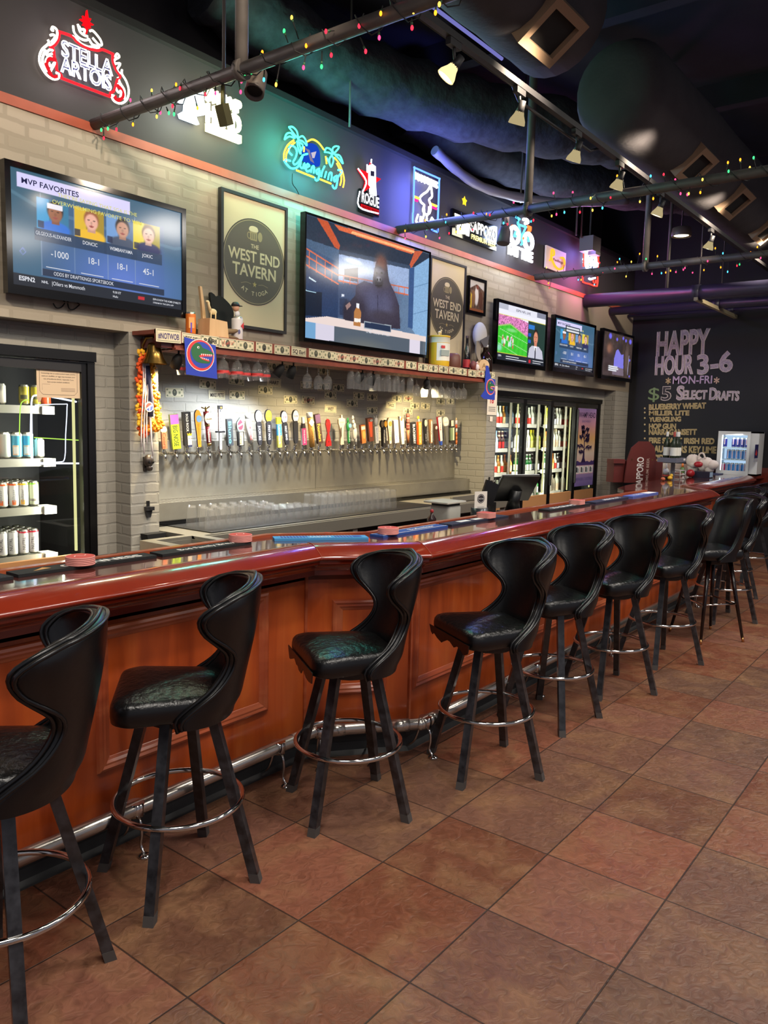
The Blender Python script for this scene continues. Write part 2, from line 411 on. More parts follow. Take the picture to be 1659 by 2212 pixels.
    def line(s, F, pts, w, d, mat, closed=False):
        """a flat drawn stroke"""
        P_ = [Vector((a, b, 0)) for a, b in pts]; n = len(P_); L = []; Rr = []
        for i in range(n):
            t = (P_[(i + 1) % n] - P_[i - 1]) if closed else (P_[min(i + 1, n - 1)] - P_[max(i - 1, 0)])
            t = t.normalized() if t.length > 1e-9 else Vector((1, 0, 0)); q = Vector((-t.y, t.x, 0)) * (w / 2)
            L.append(P_[i] + q); Rr.append(P_[i] - q)
        b = s.add([F.p(a.x, a.y, d) for a in L] + [F.p(a.x, a.y, d) for a in Rr])
        for i in range(n if closed else n - 1):
            j = (i + 1) % n; s.face((b + n + i, b + n + j, b + j, b + i), mat)
        return s
    def ftube(s, F, pts, r, d, mat, closed=False, seg=6): return s.tube([F.p(x, y, d) for x, y in pts], r, mat, seg, closed)
    def text(s, F, t, x, y, h, mat, d=.001, bold=0., sx=1., align='c', width=None, rot=0, thick=0):
        """h = capital height; align l/c/r about x; width forces the line width"""
        v, f, x0, x1 = text_tris(t, bold)
        if not v: return s
        k = h / .729; kx = k * sx
        if width is not None: kx = width / max(x1 - x0, 1e-6)
        off = {'l': -x0 * kx, 'c': -(x0 + x1) / 2 * kx, 'r': -x1 * kx}[align]
        G = F.sub(x, y, 0, rot)
        b = s.add([G.p(a * kx + off, c * k, d) for a, c in v])
        for q in f: s.face([b + i for i in q], mat)
        if thick:
            from collections import Counter
            ed = Counter(); od = {}
            for q in f:
                for i in range(len(q)):
                    a, c = q[i], q[(i + 1) % len(q)]; e = (min(a, c), max(a, c)); ed[e] += 1; od[e] = (a, c)
            b2 = s.add([G.p(a * kx + off, c * k, d - thick) for a, c in v])
            for e, n in ed.items():
                if n == 1: a, c = od[e]; s.face((b + a, b2 + a, b2 + c, b + c), mat)
        return s
    def text_out(s, F, t, x, y, h, mat, r, d=.01, sx=1., align='c', bold=0., width=None, rot=0, seg=5):
        """letters drawn as tubes round their outline"""
        v, f, x0, x1 = text_tris(t, bold)
        k = h / .729; kx = k * sx
        if width is not None: kx = width / max(x1 - x0, 1e-6)
        off = {'l': -x0 * kx, 'c': -(x0 + x1) / 2 * kx, 'r': -x1 * kx}[align]; G = F.sub(x, y, 0, rot)
        from collections import Counter
        ed = Counter(); od = {}
        # merge coincident points first
        key = {}; rep = []
        for i, q in enumerate(v):
            kk = (round(q[0], 4), round(q[1], 4)); rep.append(key.setdefault(kk, i))
        for q in f:
            for i in range(len(q)):
                a, c = rep[q[i]], rep[q[(i + 1) % len(q)]]
                if a != c: e = (min(a, c), max(a, c)); ed[e] += 1; od[e] = (a, c)
        nx = {}
        for e, n in ed.items():
            if n == 1: nx.setdefault(od[e][0], []).append(od[e][1])
        while nx:
            a = next(iter(nx)); loop = [a]; cur = a
            while cur in nx:
                l = nx[cur]; nn = l.pop()
                if not l: del nx[cur]
                if nn == a: break
                loop.append(nn); cur = nn
            if len(loop) > 2: s.tube([G.p(v[i][0] * kx + off, v[i][1] * k, d) for i in loop], r, mat, seg, True)
        return s
    def build(s, name, parent=None, loc=None, rotz=None, **props):
        me = bpy.data.meshes.new(name)
        slots = {}; 
        for q in s.m: slots.setdefault(q, len(slots))
        me.from_pydata([tuple(q) for q in s.v], [], s.f)
        for q in slots: me.materials.append(MATS[q])
        me.polygons.foreach_set('material_index', [slots[q] for q in s.m])
        me.polygons.foreach_set('use_smooth', s.sm)
        me.update()
        o = bpy.data.objects.new(name, me); COL.objects.link(o)
        if parent is not None: o.parent = parent
        if loc is not None: o.location = loc
        if rotz is not None: o.rotation_euler[2] = rotz
        for a, q in props.items(): o[a] = q
        return o
def oval(x, y, r, ry=None, seg=24, a0=0, a1=360):
    ry = r if ry is None else ry; n = seg if a1 - a0 >= 360 else seg + 1
    return [(x + r * math.cos(R_(a0 + (a1 - a0) * i / seg)), y + ry * math.sin(R_(a0 + (a1 - a0) * i / seg))) for i in range(n)]
def star(x, y, r, r2, n=5, a0=90):
    return [(x + (r if i % 2 == 0 else r2) * math.cos(R_(a0 + 180 * i / n)), y + (r if i % 2 == 0 else r2) * math.sin(R_(a0 + 180 * i / n))) for i in range(2 * n)]
def smooth_path(pts, n=6, closed=False):
    """Catmull-Rom through the points"""
    out = []; N_ = len(pts); rng = range(N_ if closed else N_ - 1)
    g = (lambda i: pts[i % N_]) if closed else (lambda i: pts[max(0, min(N_ - 1, i))])
    for i in rng:
        p0, p1, p2, p3 = [np.array(g(i + k), float) for k in (-1, 0, 1, 2)]
        for k in range(n):
            t = k / n
            out.append(tuple(.5 * (2 * p1 + (p2 - p0) * t + (2 * p0 - 5 * p1 + 4 * p2 - p3) * t * t + (3 * p1 - p0 - 3 * p2 + p3) * t ** 3)))
    if not closed: out.append(tuple(pts[-1]))
    return out
def thing(name, label, cat, loc=(0, 0, 0), rotz=0, group=None):
    o = bpy.data.objects.new(name, None); COL.objects.link(o); o.location = loc; o.rotation_euler[2] = rotz
    o.empty_display_size = .05
    o['label'] = label; o['category'] = cat
    if group: o['group'] = group
    return o
def tag(o, label, cat, group=None):
    o['label'] = label; o['category'] = cat
    if group: o['group'] = group
    return o
def dup(root, loc, rotz=0, label=None, group=None):
    """copy of a thing with its parts and sub-parts"""
    r = root.copy(); COL.objects.link(r); r.location = loc; r.rotation_euler[2] = rotz
    if label: r['label'] = label
    if group: r['group'] = group
    for ch in list(root.children):
        c = ch.copy(); COL.objects.link(c); c.parent = r
        for g in list(ch.children):
            d = g.copy(); COL.objects.link(d); d.parent = c
    return r
ORD = ['first', 'second', 'third', 'fourth', 'fifth', 'sixth', 'seventh', 'eighth', 'ninth', 'tenth', 'eleventh', 'twelfth', 'thirteenth', 'fourteenth', 'fifteenth', 'sixteenth', 'seventeenth', 'eighteenth', 'nineteenth', 'twentieth', 'twenty-first', 'twenty-second', 'twenty-third', 'twenty-fourth', 'twenty-fifth', 'twenty-sixth', 'twenty-seventh', 'twenty-eighth', 'twenty-ninth', 'thirtieth', 'thirty-first', 'thirty-second', 'thirty-third', 'thirty-fourth', 'thirty-fifth', 'thirty-sixth', 'thirty-seventh', 'thirty-eighth', 'thirty-ninth', 'fortieth']
def struct(mb, name, parent=None, **k):
    return mb.build(name, parent, kind='structure', **k)
def picture(F, wd, ht, nx, ny, fn, d=0.):
    """colour grid drawn by fn(u, v) -> rgb 0..255 arrays (u right, v up); returns verts, faces, colours"""
    u = np.linspace(0, 1, nx); v = np.linspace(0, 1, ny); U, V = np.meshgrid(u, v)
    im = np.zeros((ny, nx, 3)); im[:] = fn(U, V)
    return U, V, im
def picture_obj(name, F, wd, ht, nx, ny, fn, mat, parent, d=0.):
    U, V, im = picture(F, wd, ht, nx, ny, fn)
    vs = [tuple(F.p(a * wd, b * ht, d)) for a, b in zip(U.ravel(), V.ravel())]
    fs = [(j * nx + i, j * nx + i + 1, (j + 1) * nx + i + 1, (j + 1) * nx + i) for j in range(ny - 1) for i in range(nx - 1)]
    me = bpy.data.meshes.new(name); me.from_pydata(vs, [], fs); me.materials.append(MATS[mat])
    c = np.clip(im.reshape(-1, 3), 0, 255) / 255.0
    c = np.where(c <= .04045, c / 12.92, ((c + .055) / 1.055) ** 2.4)
    a = me.color_attributes.new('picture', 'FLOAT_COLOR', 'POINT')
    a.data.foreach_set('color', np.concatenate([c, np.ones((len(c), 1))], 1).ravel())
    o = bpy.data.objects.new(name, me); COL.objects.link(o)
    if parent is not None: o.parent = parent
    return o
# ------------------------------------------------------------------ the room
YW, YN, YC, YS = 4.42, 4.82, 4.585, 4.17
XR = 11.68
struct(MB().bb((-2.5, -3.2, -.12), (XR + .3, 5.6, 0), 'slate_tile'), 'floor')
struct(MB().bb((-2.5, -3.2, 5.3), (XR + .3, 5.6, 5.42), 'ceiling_black'), 'ceiling')
def wall(name, *boxes):
    b = MB()
    for x0, y0, z0, x1, y1, z1, mt in boxes: b.bb((x0, y0, z0), (x1, y1, z1), mt)
    struct(b, name)
wall('wall_back', (-2.5, YW, 2.197, 9.1, 5.0, 3.335, 'tan_brick'), (9.1, YW, 2.197, XR, 5.0, 3.335, 'tan_plaster'))
wall('wall_back_pillar', (3.025, YW, 0, 3.246, 5.0, 2.197, 'painted_brick')); wall('wall_back_pillar.001', (7.525, YW, 0, 7.738, 5.0, 2.197, 'painted_brick')); wall('wall_back_pillar.002', (11.165, YW, 0, XR, 5.0, 2.197, 'painted_brick'))
wall('wall_back_niche', (3.246, YN, 0, 7.525, 5.0, 2.197, 'painted_brick'))
wall('wall_back_recess', (2.85, YC, 0, 3.025, 5.0, 2.197, 'painted_brick')); wall('wall_back_recess.001', (-2.5, YC, 2.06, 2.85, 5.0, 2.197, 'painted_brick'))
wall('wall_back_recess.002', (7.738, YC, 0, 7.855, 5.0, 2.197, 'painted_brick')); wall('wall_back_recess.003', (10.905, YC, 0, 11.165, 5.0, 2.197, 'painted_brick')); wall('wall_back_recess.004', (7.855, YC, 2.06, 10.905, 5.0, 2.197, 'painted_brick'))
P('black_paint_wall', (46, 44, 48), .8, noise=(1.6, .5, (38, 36, 40)))
struct(MB().bb((-2.5, YW + .012, 3.39), (XR, 5.0, 4.03), 'black_paint_wall'), 'wall_back_upper')
struct(MB().bb((-2.5, YW - .012, 3.335), (XR, 5.0, 3.39), 'trim_red'), 'trim_1')
struct(MB().bb((-2.5, YW - .03, 4.03), (XR, YW + .1, 4.075), 'dark_metal'), 'trim_2')
b = MB(); b.bb((XR, -3.2, 0), (XR + .25, 5.0, 5.3), 'chalk_board'); struct(b, 'wall_right')
b = MB(); b.bb((-2.5, 4.98, 4.075), (XR, 5.6, 5.3), 'ceiling_black'); struct(b, 'wall_back_top')

# ------------------------------------------------------------------ the bar
INN = [(-2.0, 2.565), (2.73, 2.565), (3.15, 2.232), (8.05, 2.232), (8.45, 2.565), (11.1, 2.565)]
def offs(poly, d):
    """polyline shifted by d to the customer side, mitred"""
    out = []
    for i, p in enumerate(poly):
        p = np.array(p); a = np.array(poly[max(i - 1, 0)]); c = np.array(poly[min(i + 1, len(poly) - 1)])
        def nrm(u, v):
            t = (v - u) / np.linalg.norm(v - u); return np.array([t[1], -t[0]])
        if i == 0: n = nrm(p, c); k = 1
        elif i == len(poly) - 1: n = nrm(a, p); k = 1
        else:
            n1, n2 = nrm(a, p), nrm(p, c); n = n1 + n2; n /= np.linalg.norm(n); k = 1 / (n @ n1)
        out.append(tuple(p + n * d * k))
    return out
def sweep(b, poly, prof, mat, smooth=False):
    lines = [[(x, y, z) for x, y in offs(poly, o)] for o, z in prof]
    for a, c in zip(lines[:-1], lines[1:]):
        for i in range(len(poly) - 1):
            q = b.add([a[i], a[i + 1], c[i + 1], c[i]]); b.face((q, q + 1, q + 2, q + 3), mat, smooth)
bar = thing('bar_counter', 'long cherry wood bar with glossy red armrest rail and raised panels', 'bar', (0, 0, 0))
b = MB()
BACK = [(-2.0, 2.90), (2.80, 2.90), (3.23, 2.60), (7.45, 2.60), (7.42, 2.80), (7.60, 2.93), (8.06, 3.02), (9.3, 3.10), (10.95, 3.10), (10.95, 4.30), (11.66, 4.30), (11.66, 2.45), (11.1, 2.565)]
top = INN + BACK[::-1][1:]
F0 = Fr((0, 0, 0), (1, 0, 0), (0, 1, 0), (0, 0, 1))
b.prism(F0, top, 1.03, 1.07, 'bar_top', 'dark_cherry')
b.build('countertop', bar)
b = MB()
for pl in ([(-2.0, 2.90), (2.80, 2.90), (3.23, 2.60), (7.45, 2.60)],):
    sweep(b, pl, [(.02, 1.069), (.02, 1.084), (-.018, 1.084), (-.018, 1.03), (-.018, .96), (.0, .96)], 'cherry_molding')
b.build('inner_lip', bar)
rail_prof = [(-.004, 1.060), (-.004, 1.076), (.004, 1.083), (.022, 1.086), (.048, 1.0835), (.075, 1.075), (.100, 1.062), (.118, 1.050), (.130, 1.043), (.1385, 1.037), (.1415, 1.030), (.1395, 1.022), (.132, 1.018), (.121, 1.0175), (.119, 1.012), (.119, 1.0), (.112, .996), (.100, .993), (.09, .982), (.078, .972), (.074, .962)]
b = MB()
segs = [INN[i:i + 2] for i in range(len(INN) - 1)]
lines = [offs(INN, o) for o, z in rail_prof]
for i in range(len(INN) - 1):
    base = len(b.v); n = len(rail_prof)
    for k, (o, z) in enumerate(rail_prof):
        b.v.append(Vector((*lines[k][i], z))); b.v.append(Vector((*lines[k][i + 1], z)))
    for k in range(n - 1):
        b.face((base + 2 * k, base + 2 * k + 1, base + 2 * k + 3, base + 2 * k + 2), 'rail_red', k not in (12, 13, 14))
b.build('armrest_rail', bar)
for i in (1, 2, 3, 4):      # thin joint lines where the rail is mitred
    b = MB(); pts = [(*lines[k][i], z + .0012) for k, (o, z) in enumerate(rail_prof[1:16], 1)]
    b.tube(pts, .0016, 'trim_red', 4); b.build('rail_joint', bar)
PAN = offs(INN, -.010)
FRONT = [PAN[0], PAN[1], PAN[2], PAN[3], PAN[4], (11.66, PAN[5][1])]
b = MB()
sweep(b, FRONT, [(.084, .962), (.084, .938), (0, .93), (0, .90)], 'dark_cherry')
b.build('apron', bar)
b = MB(); sweep(b, FRONT, [(0, .93), (0, .135), (-.03, .135)], 'cherry_panel'); b.build('front_panel', bar)
b = MB(); sweep(b, FRONT, [(-.02, .14), (-.02, .0)], 'rubber'); sweep(b, FRONT, [(-.018, .06), (-.012, .02), (.012, 0)], 'rubber'); b.build('toe_kick', bar)
b = MB()      # closed back so that the bar is a solid body
sweep(b, [(-2.0, 2.86), (2.78, 2.86), (3.21, 2.56), (7.45, 2.56), (7.6, 2.9), (9.3, 3.05), (10.95, 3.05)], [(0, 1.03), (0, 0)], 'dark_cherry'); b.build('back_panel', bar)
def raised_panel(p0, p1, s0, s1, z0=.315, z1=.885):
    """one framed panel on the straight run p0-p1, between distances s0 and s1"""
    d = (np.array(p1) - np.array(p0)); L = np.linalg.norm(d); d = d / L
    F = Fr((p0[0] + d[0] * s0, p0[1] + d[1] * s0, z0), (d[0], d[1], 0), (0, 0, 1), (d[1], -d[0], 0))
    wd, ht = s1 - s0, z1 - z0; b = MB()
    prof = [(0, 0), (.006, .012), (.016, .016), (.026, .011), (.034, .012), (.044, .006), (.054, .002), (.056, 0)]
    for (a0, h0), (a1, h1) in zip(prof[:-1], prof[1:]):
        R0 = [(a0, a0), (wd - a0, a0), (wd - a0, ht - a0), (a0, ht - a0)]; R1 = [(a1, a1), (wd - a1, a1), (wd - a1, ht - a1), (a1, ht - a1)]
        for i in range(4):
            j = (i + 1) % 4
            q = b.add([F.p(*R0[i], h0), F.p(*R0[j], h0), F.p(*R1[j], h1), F.p(*R1[i], h1)]); b.face((q, q + 1, q + 2, q + 3), 'cherry_molding')
    b.build('panel_molding', bar)
x0 = PAN[0][0]
for a, c in ((.58, 1.46), (1.60, 2.485)): raised_panel(PAN[0], PAN[1], a - x0, c - x0)
L2 = math.dist(PAN[1], PAN[2]); raised_panel(PAN[1], PAN[2], .13, L2 - .12, .315, .80)
x0 = PAN[2][0]
for a in (3.175, 4.20, 5.225, 6.25): raised_panel(PAN[2], PAN[3], max(a - x0, .02), a - x0 + .94)
raised_panel(PAN[2], PAN[3], 7.275 - x0, 7.95 - x0)
for a in (8.6, 9.6, 10.6): raised_panel(FRONT[4], FRONT[5], a - FRONT[4][0], a - FRONT[4][0] + .9)
for q in (FRONT[1], FRONT[2], FRONT[3], FRONT[4]):
    b = MB(); b.bb((q[0] - .008, q[1] - .008, .135), (q[0] + .008, q[1] + .008, .93), 'cherry_molding'); b.build('corner_strip', bar)

# foot rail
fr = thing('foot_rail', 'chrome foot rail on curled brackets along the foot of the bar', 'foot rail', (0, 0, 0))
RP = offs(INN, .090); RP[-1] = (11.5, RP[-1][1])
b = MB(); b.tube([(x, y, .175) for x, y in RP], .029, 'satin_steel', 14)
b.build('rail_tube', fr)
for i, (x, y) in enumerate(RP[1:5]):
    b = MB()
    for k in (i, i + 2):
        q = np.array(RP[k]); d = q - np.array((x, y)); d /= np.linalg.norm(d)
        b.cyl((x + d[0] * .06, y + d[1] * .06, .175), (x + d[0] * .15, y + d[1] * .15, .175), .032, 'satin_steel', seg=14)
    b.ell((x, y, .175), (.032, .032, .032), 'satin_steel'); b.build('elbow_joint', fr)
for (x, y) in ((.9, 0), (1.7, 0), (2.46, 0), (2.72, 1), (2.92, 1), (3.16, 2), (4.35, 2), (5.5, 2), (6.6, 2), (7.6, 2)):
    P0 = RP[0 if y == 0 else (1 if y == 1 else 2)]; P1 = RP[1 if y == 0 else (2 if y == 1 else 3)]
    t = (x - P0[0]) / (P1[0] - P0[0]); q = np.array(P0) + (np.array(P1) - np.array(P0)) * t
    d = np.array(P1) - np.array(P0); d /= np.linalg.norm(d); n = np.array([d[1], -d[0]])
    b = MB()
    pr = smooth_path([(-.12, .012), (-.07, .05), (-.045, .10), (-.028, .15), (0, .15), (.03, .13), (.036, .08), (.030, .04), (.05, .012)], 4)
    b.tube([(q[0] + n[0] * o, q[1] + n[1] * o, z) for o, z in pr], .006, 'chrome', 6)
    b.lathe([(.026, 0), (.024, .008), (.010, .014)], 'chrome', (q[0] + n[0] * .055, q[1] + n[1] * .055, 0), 12)
    b.lathe([(.033, .148), (.034, .175), (.033, .202)], 'chrome', (q[0], q[1], 0), 10)
    b.build('bracket', fr)

# ------------------------------------------------------------------ bar stools
def kf(keys, t):
    xs = [k[0] for k in keys]; ys = [k[1] for k in keys]; return float(np.interp(t, xs, ys))
def skf(keys, t):
    """smooth key interpolation"""
    xs = [k[0] for k in keys]
    i = max(0, min(len(xs) - 2, int(np.searchsorted(xs, t, 'right') - 1)))
    u = (t - xs[i]) / (xs[i + 1] - xs[i]); y = [k[1] for k in keys]
    def sl(j):
        if j <= 0 or j >= len(xs) - 1: return 0
        return (y[j + 1] - y[j - 1]) / (xs[j + 1] - xs[j - 1])
    h = xs[i + 1] - xs[i]
    return (2 * u**3 - 3 * u**2 + 1) * y[i] + (u**3 - 2 * u**2 + u) * h * sl(i) + (-2 * u**3 + 3 * u**2) * y[i + 1] + (u**3 - u**2) * h * sl(i + 1)
def shell(edge, halfw, yback, z0, z1, nv=26, nu=28, D0=.20, th=.042, zcrown=0.0):
    """wrap-round back: outer and inner skins with a rolled rim; returns MB and the rim path"""
    G = np.zeros((nv + 1, nu + 1, 3))
    for j in range(nv + 1):
        v = j / nv; z = z0 + (z1 - z0) * v; ye = skf(edge, v); a = skf(halfw, v); yb = skf(yback, v); dep = ye - yb
        if dep <= D0: ph = math.acos(max(-1, 1 - dep / D0)); ex = 0
        else: ph = math.pi / 2; ex = dep - D0
        La = ph * (a + D0) / 2; Lt = La + ex
        for i in range(nu + 1):
            t = (i / nu) * 2 - 1; s = abs(t) * Lt
            if s <= La or ex == 0: p = ph * (s / max(La, 1e-6)); x = a * math.sin(p); y = yb + D0 * (1 - math.cos(p))
            else: x = a; y = yb + D0 + (s - La)
            G[j, i] = (math.copysign(x, t) if t else 0, y, z - zcrown * abs(t) ** 1.6 * v ** 4)
    du = np.gradient(G, axis=1); dv = np.gradient(G, axis=0); Nn = np.cross(du, dv); Nn[..., 2] = 0; Nn /= np.linalg.norm(Nn, axis=2, keepdims=True) + 1e-9
    out = Nn[nv // 2, nu // 2]; sgn = 1 if out[1] < 0 else -1
    b = MB(); mat = 'black_leather'
    T = np.full((nv + 1, nu + 1), th)
    # plan normals from the arc itself so that both skins keep their rows level
    for j in range(nv + 1):
        e = np.gradient(G[j, :, :2], axis=0); nn = np.stack([e[:, 1], -e[:, 0]], 1); nn /= np.linalg.norm(nn, axis=1, keepdims=True) + 1e-9
        if nn[nu // 2, 1] > 0: nn = -nn
        Nn[j, :, :2] = nn; Nn[j, :, 2] = 0
    sgn = 1 if np.cross(du, dv)[nv // 2, nu // 2][1] < 0 else -1
    I = G - Nn * T[..., None]
    # round the outer skin in a touch at the rim
    def idx(base, j, i): return base + j * (nu + 1) + i
    bo = b.add(G.reshape(-1, 3)); bi = b.add(I.reshape(-1, 3))
    for j in range(nv):
        for i in range(nu):
            q = (idx(bo, j, i), idx(bo, j, i + 1), idx(bo, j + 1, i + 1), idx(bo, j + 1, i)); r = (idx(bi, j, i), idx(bi, j + 1, i), idx(bi, j + 1, i + 1), idx(bi, j, i + 1))
            b.face(q if sgn > 0 else q[::-1], mat, True); b.face(r if sgn > 0 else r[::-1], mat, True)
    rim = [(j, 0) for j in range(nv + 1)] + [(nv, i) for i in range(1, nu + 1)] + [(j, nu) for j in range(nv - 1, -1, -1)]
    ring = []
    for k, (j, i) in enumerate(rim):
        a, c = Vector(G[j, i]), Vector(I[j, i]); mid = (a + c) / 2
        inn = Vector(G[min(max(j, 1), nv - 1), min(max(i, 1), nu - 1)]) - a
        ring.append(mid - (inn.normalized() * th * .42 if inn.length > 1e-6 else Vector()))
    br = b.add(ring)
    for k in range(len(rim) - 1):
        (j, i), (j2, i2) = rim[k], rim[k + 1]
        b.face((idx(bo, j, i), idx(bo, j2, i2), br + k + 1, br + k), mat, True); b.face((br + k, br + k + 1, idx(bi, j2, i2), idx(bi, j, i)), mat, True)
    return b, [Vector(G[j, i]) for j, i in rim], ring, [Vector(I[j, i]) for j, i in rim]
def seat_mb(wf, wb, yf, yb, z0, z1, dome, mat='worn_leather', torn=None):
    n = 12; out = []
    r = .07
    cs = [(wf / 2, yf), (-wf / 2, yf), (-wb / 2, yb), (wb / 2, yb)]
    for k, (cx, cy) in enumerate(cs):
        a0 = (0, 90, 180, 270)[k]; ccx = cx - math.copysign(r, cx); ccy = cy - math.copysign(r, cy - (yf + yb) / 2)
        for i in range(n // 2 + 1):
            a = R_(a0 + 90 * i / (n // 2)); out.append((ccx + r * math.cos(a), ccy + r * math.sin(a)))
        nx = cs[(k + 1) % 4]
    full = []
    for i in range(len(out)):
        p, q = np.array(out[i]), np.array(out[(i + 1) % len(out)]); full.append(tuple(p))
        L = np.linalg.norm(q - p); m_ = int(L / .05)
        for j in range(1, m_ + 1): full.append(tuple(p + (q - p) * j / (m_ + 1)))
    N_ = len(full); c = np.array((0, (yf + yb) / 2)); b = MB(); rings = []
    for sc_, z in ((.93, z0), (.985, z0 + .008), (1.0, z0 + .03), (1.0, z1 - .03), (.985, z1 - .012), (.95, z1 - .001), (.88, z1 + dome * .25), (.7, z1 + dome * .6), (.45, z1 + dome * .9), (.2, z1 + dome)):
        rings.append(b.add([(c[0] + (x - c[0]) * sc_, c[1] + (y - c[1]) * sc_, z) for x, y in full]))
    for k, (a, e) in enumerate(zip(rings[:-1], rings[1:])):
        for i in range(N_):
            j = (i + 1) % N_; b.face((a + i, a + j, e + j, e + i), mat if k > 3 else 'black_leather', True)
    b.face([rings[-1] + i for i in range(N_)], mat, True); b.face([rings[0] + i for i in reversed(range(N_))], 'black_leather')
    if torn:
        rg = random.Random(torn); x = -wf / 2 + .03
        pts = [(-wf / 2 + .02, z0 + .03)]; 
        while x < wf / 2 - .03:
            pts.append((x, z0 - rg.uniform(-.004, .028))); x += rg.uniform(.015, .05)
        pts.append((wf / 2 - .02, z0 + .03))
        b.prism(Fr((0, yf + .003, 0), (-1, 0, 0), (0, 0, 1), (0, 1, 0)), [(-p, q) for p, q in pts][::-1], 0, .004, 'black_leather')
    return b
EDGE = [(0, -.02), (.06, -.018), (.14, -.06), (.26, -.14), (.40, -.188), (.52, -.192), (.62, -.155), (.70, -.115), (.78, -.095), (.85, -.10), (.91, -.13), (.96, -.17), (1, -.21)]
HALFW = [(0, .222), (.3, .214), (.55, .224), (.8, .258), (.92, .262), (1, .25)]
YBACK = [(0, -.195), (.15, -.225), (1, -.29)]
Z0S, Z1S = .635, 1.105
def make_stool(label, torn=None):
    t = thing('bar_stool', label, 'bar stool', group='black wing-back bar stools along the bar')
    seat_mb(.45, .37, .215, -.165, .650, .728, .022, torn=torn).build('seat', t)
    b, rim, ring, inn = shell(EDGE, HALFW, YBACK, Z0S, Z1S, D0=.175, zcrown=.022)
    bk = b.build('backrest', t)
    p = MB(); p.tube([q * 1.0 for q in rim], .0065, 'piping', 6); p.tube(ring, .0075, 'piping', 6)
    p.tube([a.lerp(c, .02) + Vector((0, 0, 0)) for a, c in zip(inn, ring)], .005, 'piping', 6)
    p.build('piping', bk)
    b = MB(); b.lathe([(.11, .60), (.125, .61), (.125, .645), (.10, .652)], 'dark_metal', (0, 0, 0), 18); b.build('swivel_plate', t)
    for k in range(4):
        b = MB(); c = MB()
        def lg(z): return .287 + (.118 - .287) * z / .64
        h = .0175
        def sect(bb_, za, zb, mat, e=0):
            pts = []
            for z in (za, zb):
                r = lg(z); pts += [(r - h - e, -h - e, z), (r + h + e, -h - e, z), (r + h + e, h + e, z), (r - h - e, h + e, z)]
            q = bb_.add(pts)
            for i in range(4): j = (i + 1) % 4; bb_.face((q + i, q + j, q + 4 + j, q + 4 + i), mat)
            bb_.face((q + 3, q + 2, q + 1, q), mat); bb_.face((q + 4, q + 5, q + 6, q + 7), mat)
        sect(b, .03, .64, 'black_steel'); sect(c, 0.0, .034, 'worn_tip', .0008)
        l = b.build('leg', t, rotz=R_(90 * k)); c.build('foot_cap', l)
    b = MB(); b.tube([(.226 * math.cos(a), .226 * math.sin(a), .30) for a in np.linspace(0, 2 * math.pi, 48, endpoint=False)], .0105, 'chrome', 10, True); b.build('foot_ring', t)
    return t
def place_stool(t, x, y, base, swivel):
    t.location = (x, y, 0)
    for ch in t.children:
        n = ch.name.split('.')[0]
        if n in ('seat', 'backrest'): ch.rotation_euler[2] = R_(swivel)
        elif n == 'leg': ch.rotation_euler[2] += R_(base)
S0 = make_stool('black wing-back bar stool cut off by the left edge of the picture')
STOOLS = [(1.02, 2.12, -20, 52, 'first'), (1.707, 2.221, 33, 50, 'black wing-back bar stool with cracked seat, in front of the left framed bar panel'),
          (2.507, 2.097, 12, 58, 'x'), (3.25, 1.847, 9, 60, 'x'),
          (4.072, 1.894, 39, 58, 'fifth wing-back bar stool from the left, tucked close to the bar'),
          (4.808, 1.84, 11, 60, 'sixth wing-back bar stool from the left, between the fifth and seventh'),
          (5.661, 1.797, 13, 60, 'seventh wing-back bar stool, next to the plain curved-back stool'),
          (7.296, 1.80, 2, 58, 'wing-back bar stool just beyond the plain curved-back stool'),
          (8.30, 2.02, 20, 50, 'wing-back bar stool second from the far end of the bar'),
          (9.30, 2.08, 8, 30, 'farthest wing-back bar stool, by the far end of the bar')]
S3 = make_stool('wing-back bar stool with torn seat front, before the narrow angled bar panel', 5)
S4 = make_stool('wing-back bar stool with a ragged flap hanging from its seat front', 11)
src = {0: S0, 2: S3, 3: S4}
cp = [dup(S0, (0, 0, 0), 0, l) for (x, y, a, c, l) in [STOOLS[i] for i in (1, 4, 5, 6, 7, 8, 9)]]
for i, o in zip((1, 4, 5, 6, 7, 8, 9), cp): src[i] = o
for i, (x, y, a, c, l) in enumerate(STOOLS): place_stool(src[i], x, y, a, c)
# the odd stool: plain curved shell back, round tapered legs with brass tips and straight foot bars
t = thing('bar_stool', 'plain curved-back black stool with tapered round legs and brass tips', 'bar stool', (6.55, 1.72, 0))
seat_mb(.42, .38, .21, -.19, .66, .735, .02).build('seat', t, rotz=R_(46))
b, rim, ring, inn = shell([(0, .06), (.2, -.04), (.5, -.10), (.8, -.125), (.93, -.16), (1, -.215)], [(0, .215), (.5, .225), (.85, .225), (1, .20)], [(0, -.19), (1, -.285)], .65, 1.13, D0=.18, th=.03)
bk = b.build('backrest', t, rotz=R_(46)); p = MB(); p.tube(rim, .007, 'piping', 6); p.build('piping', bk)
P('brass_tip', (206, 150, 96), .25, 1.)
P('dark_lacquer', (22, 12, 12), .2)
b = MB(); b.lathe([(.10, .61), (.13, .62), (.13, .66)], 'dark_metal', (0, 0, 0), 18); b.build('swivel_plate', t)
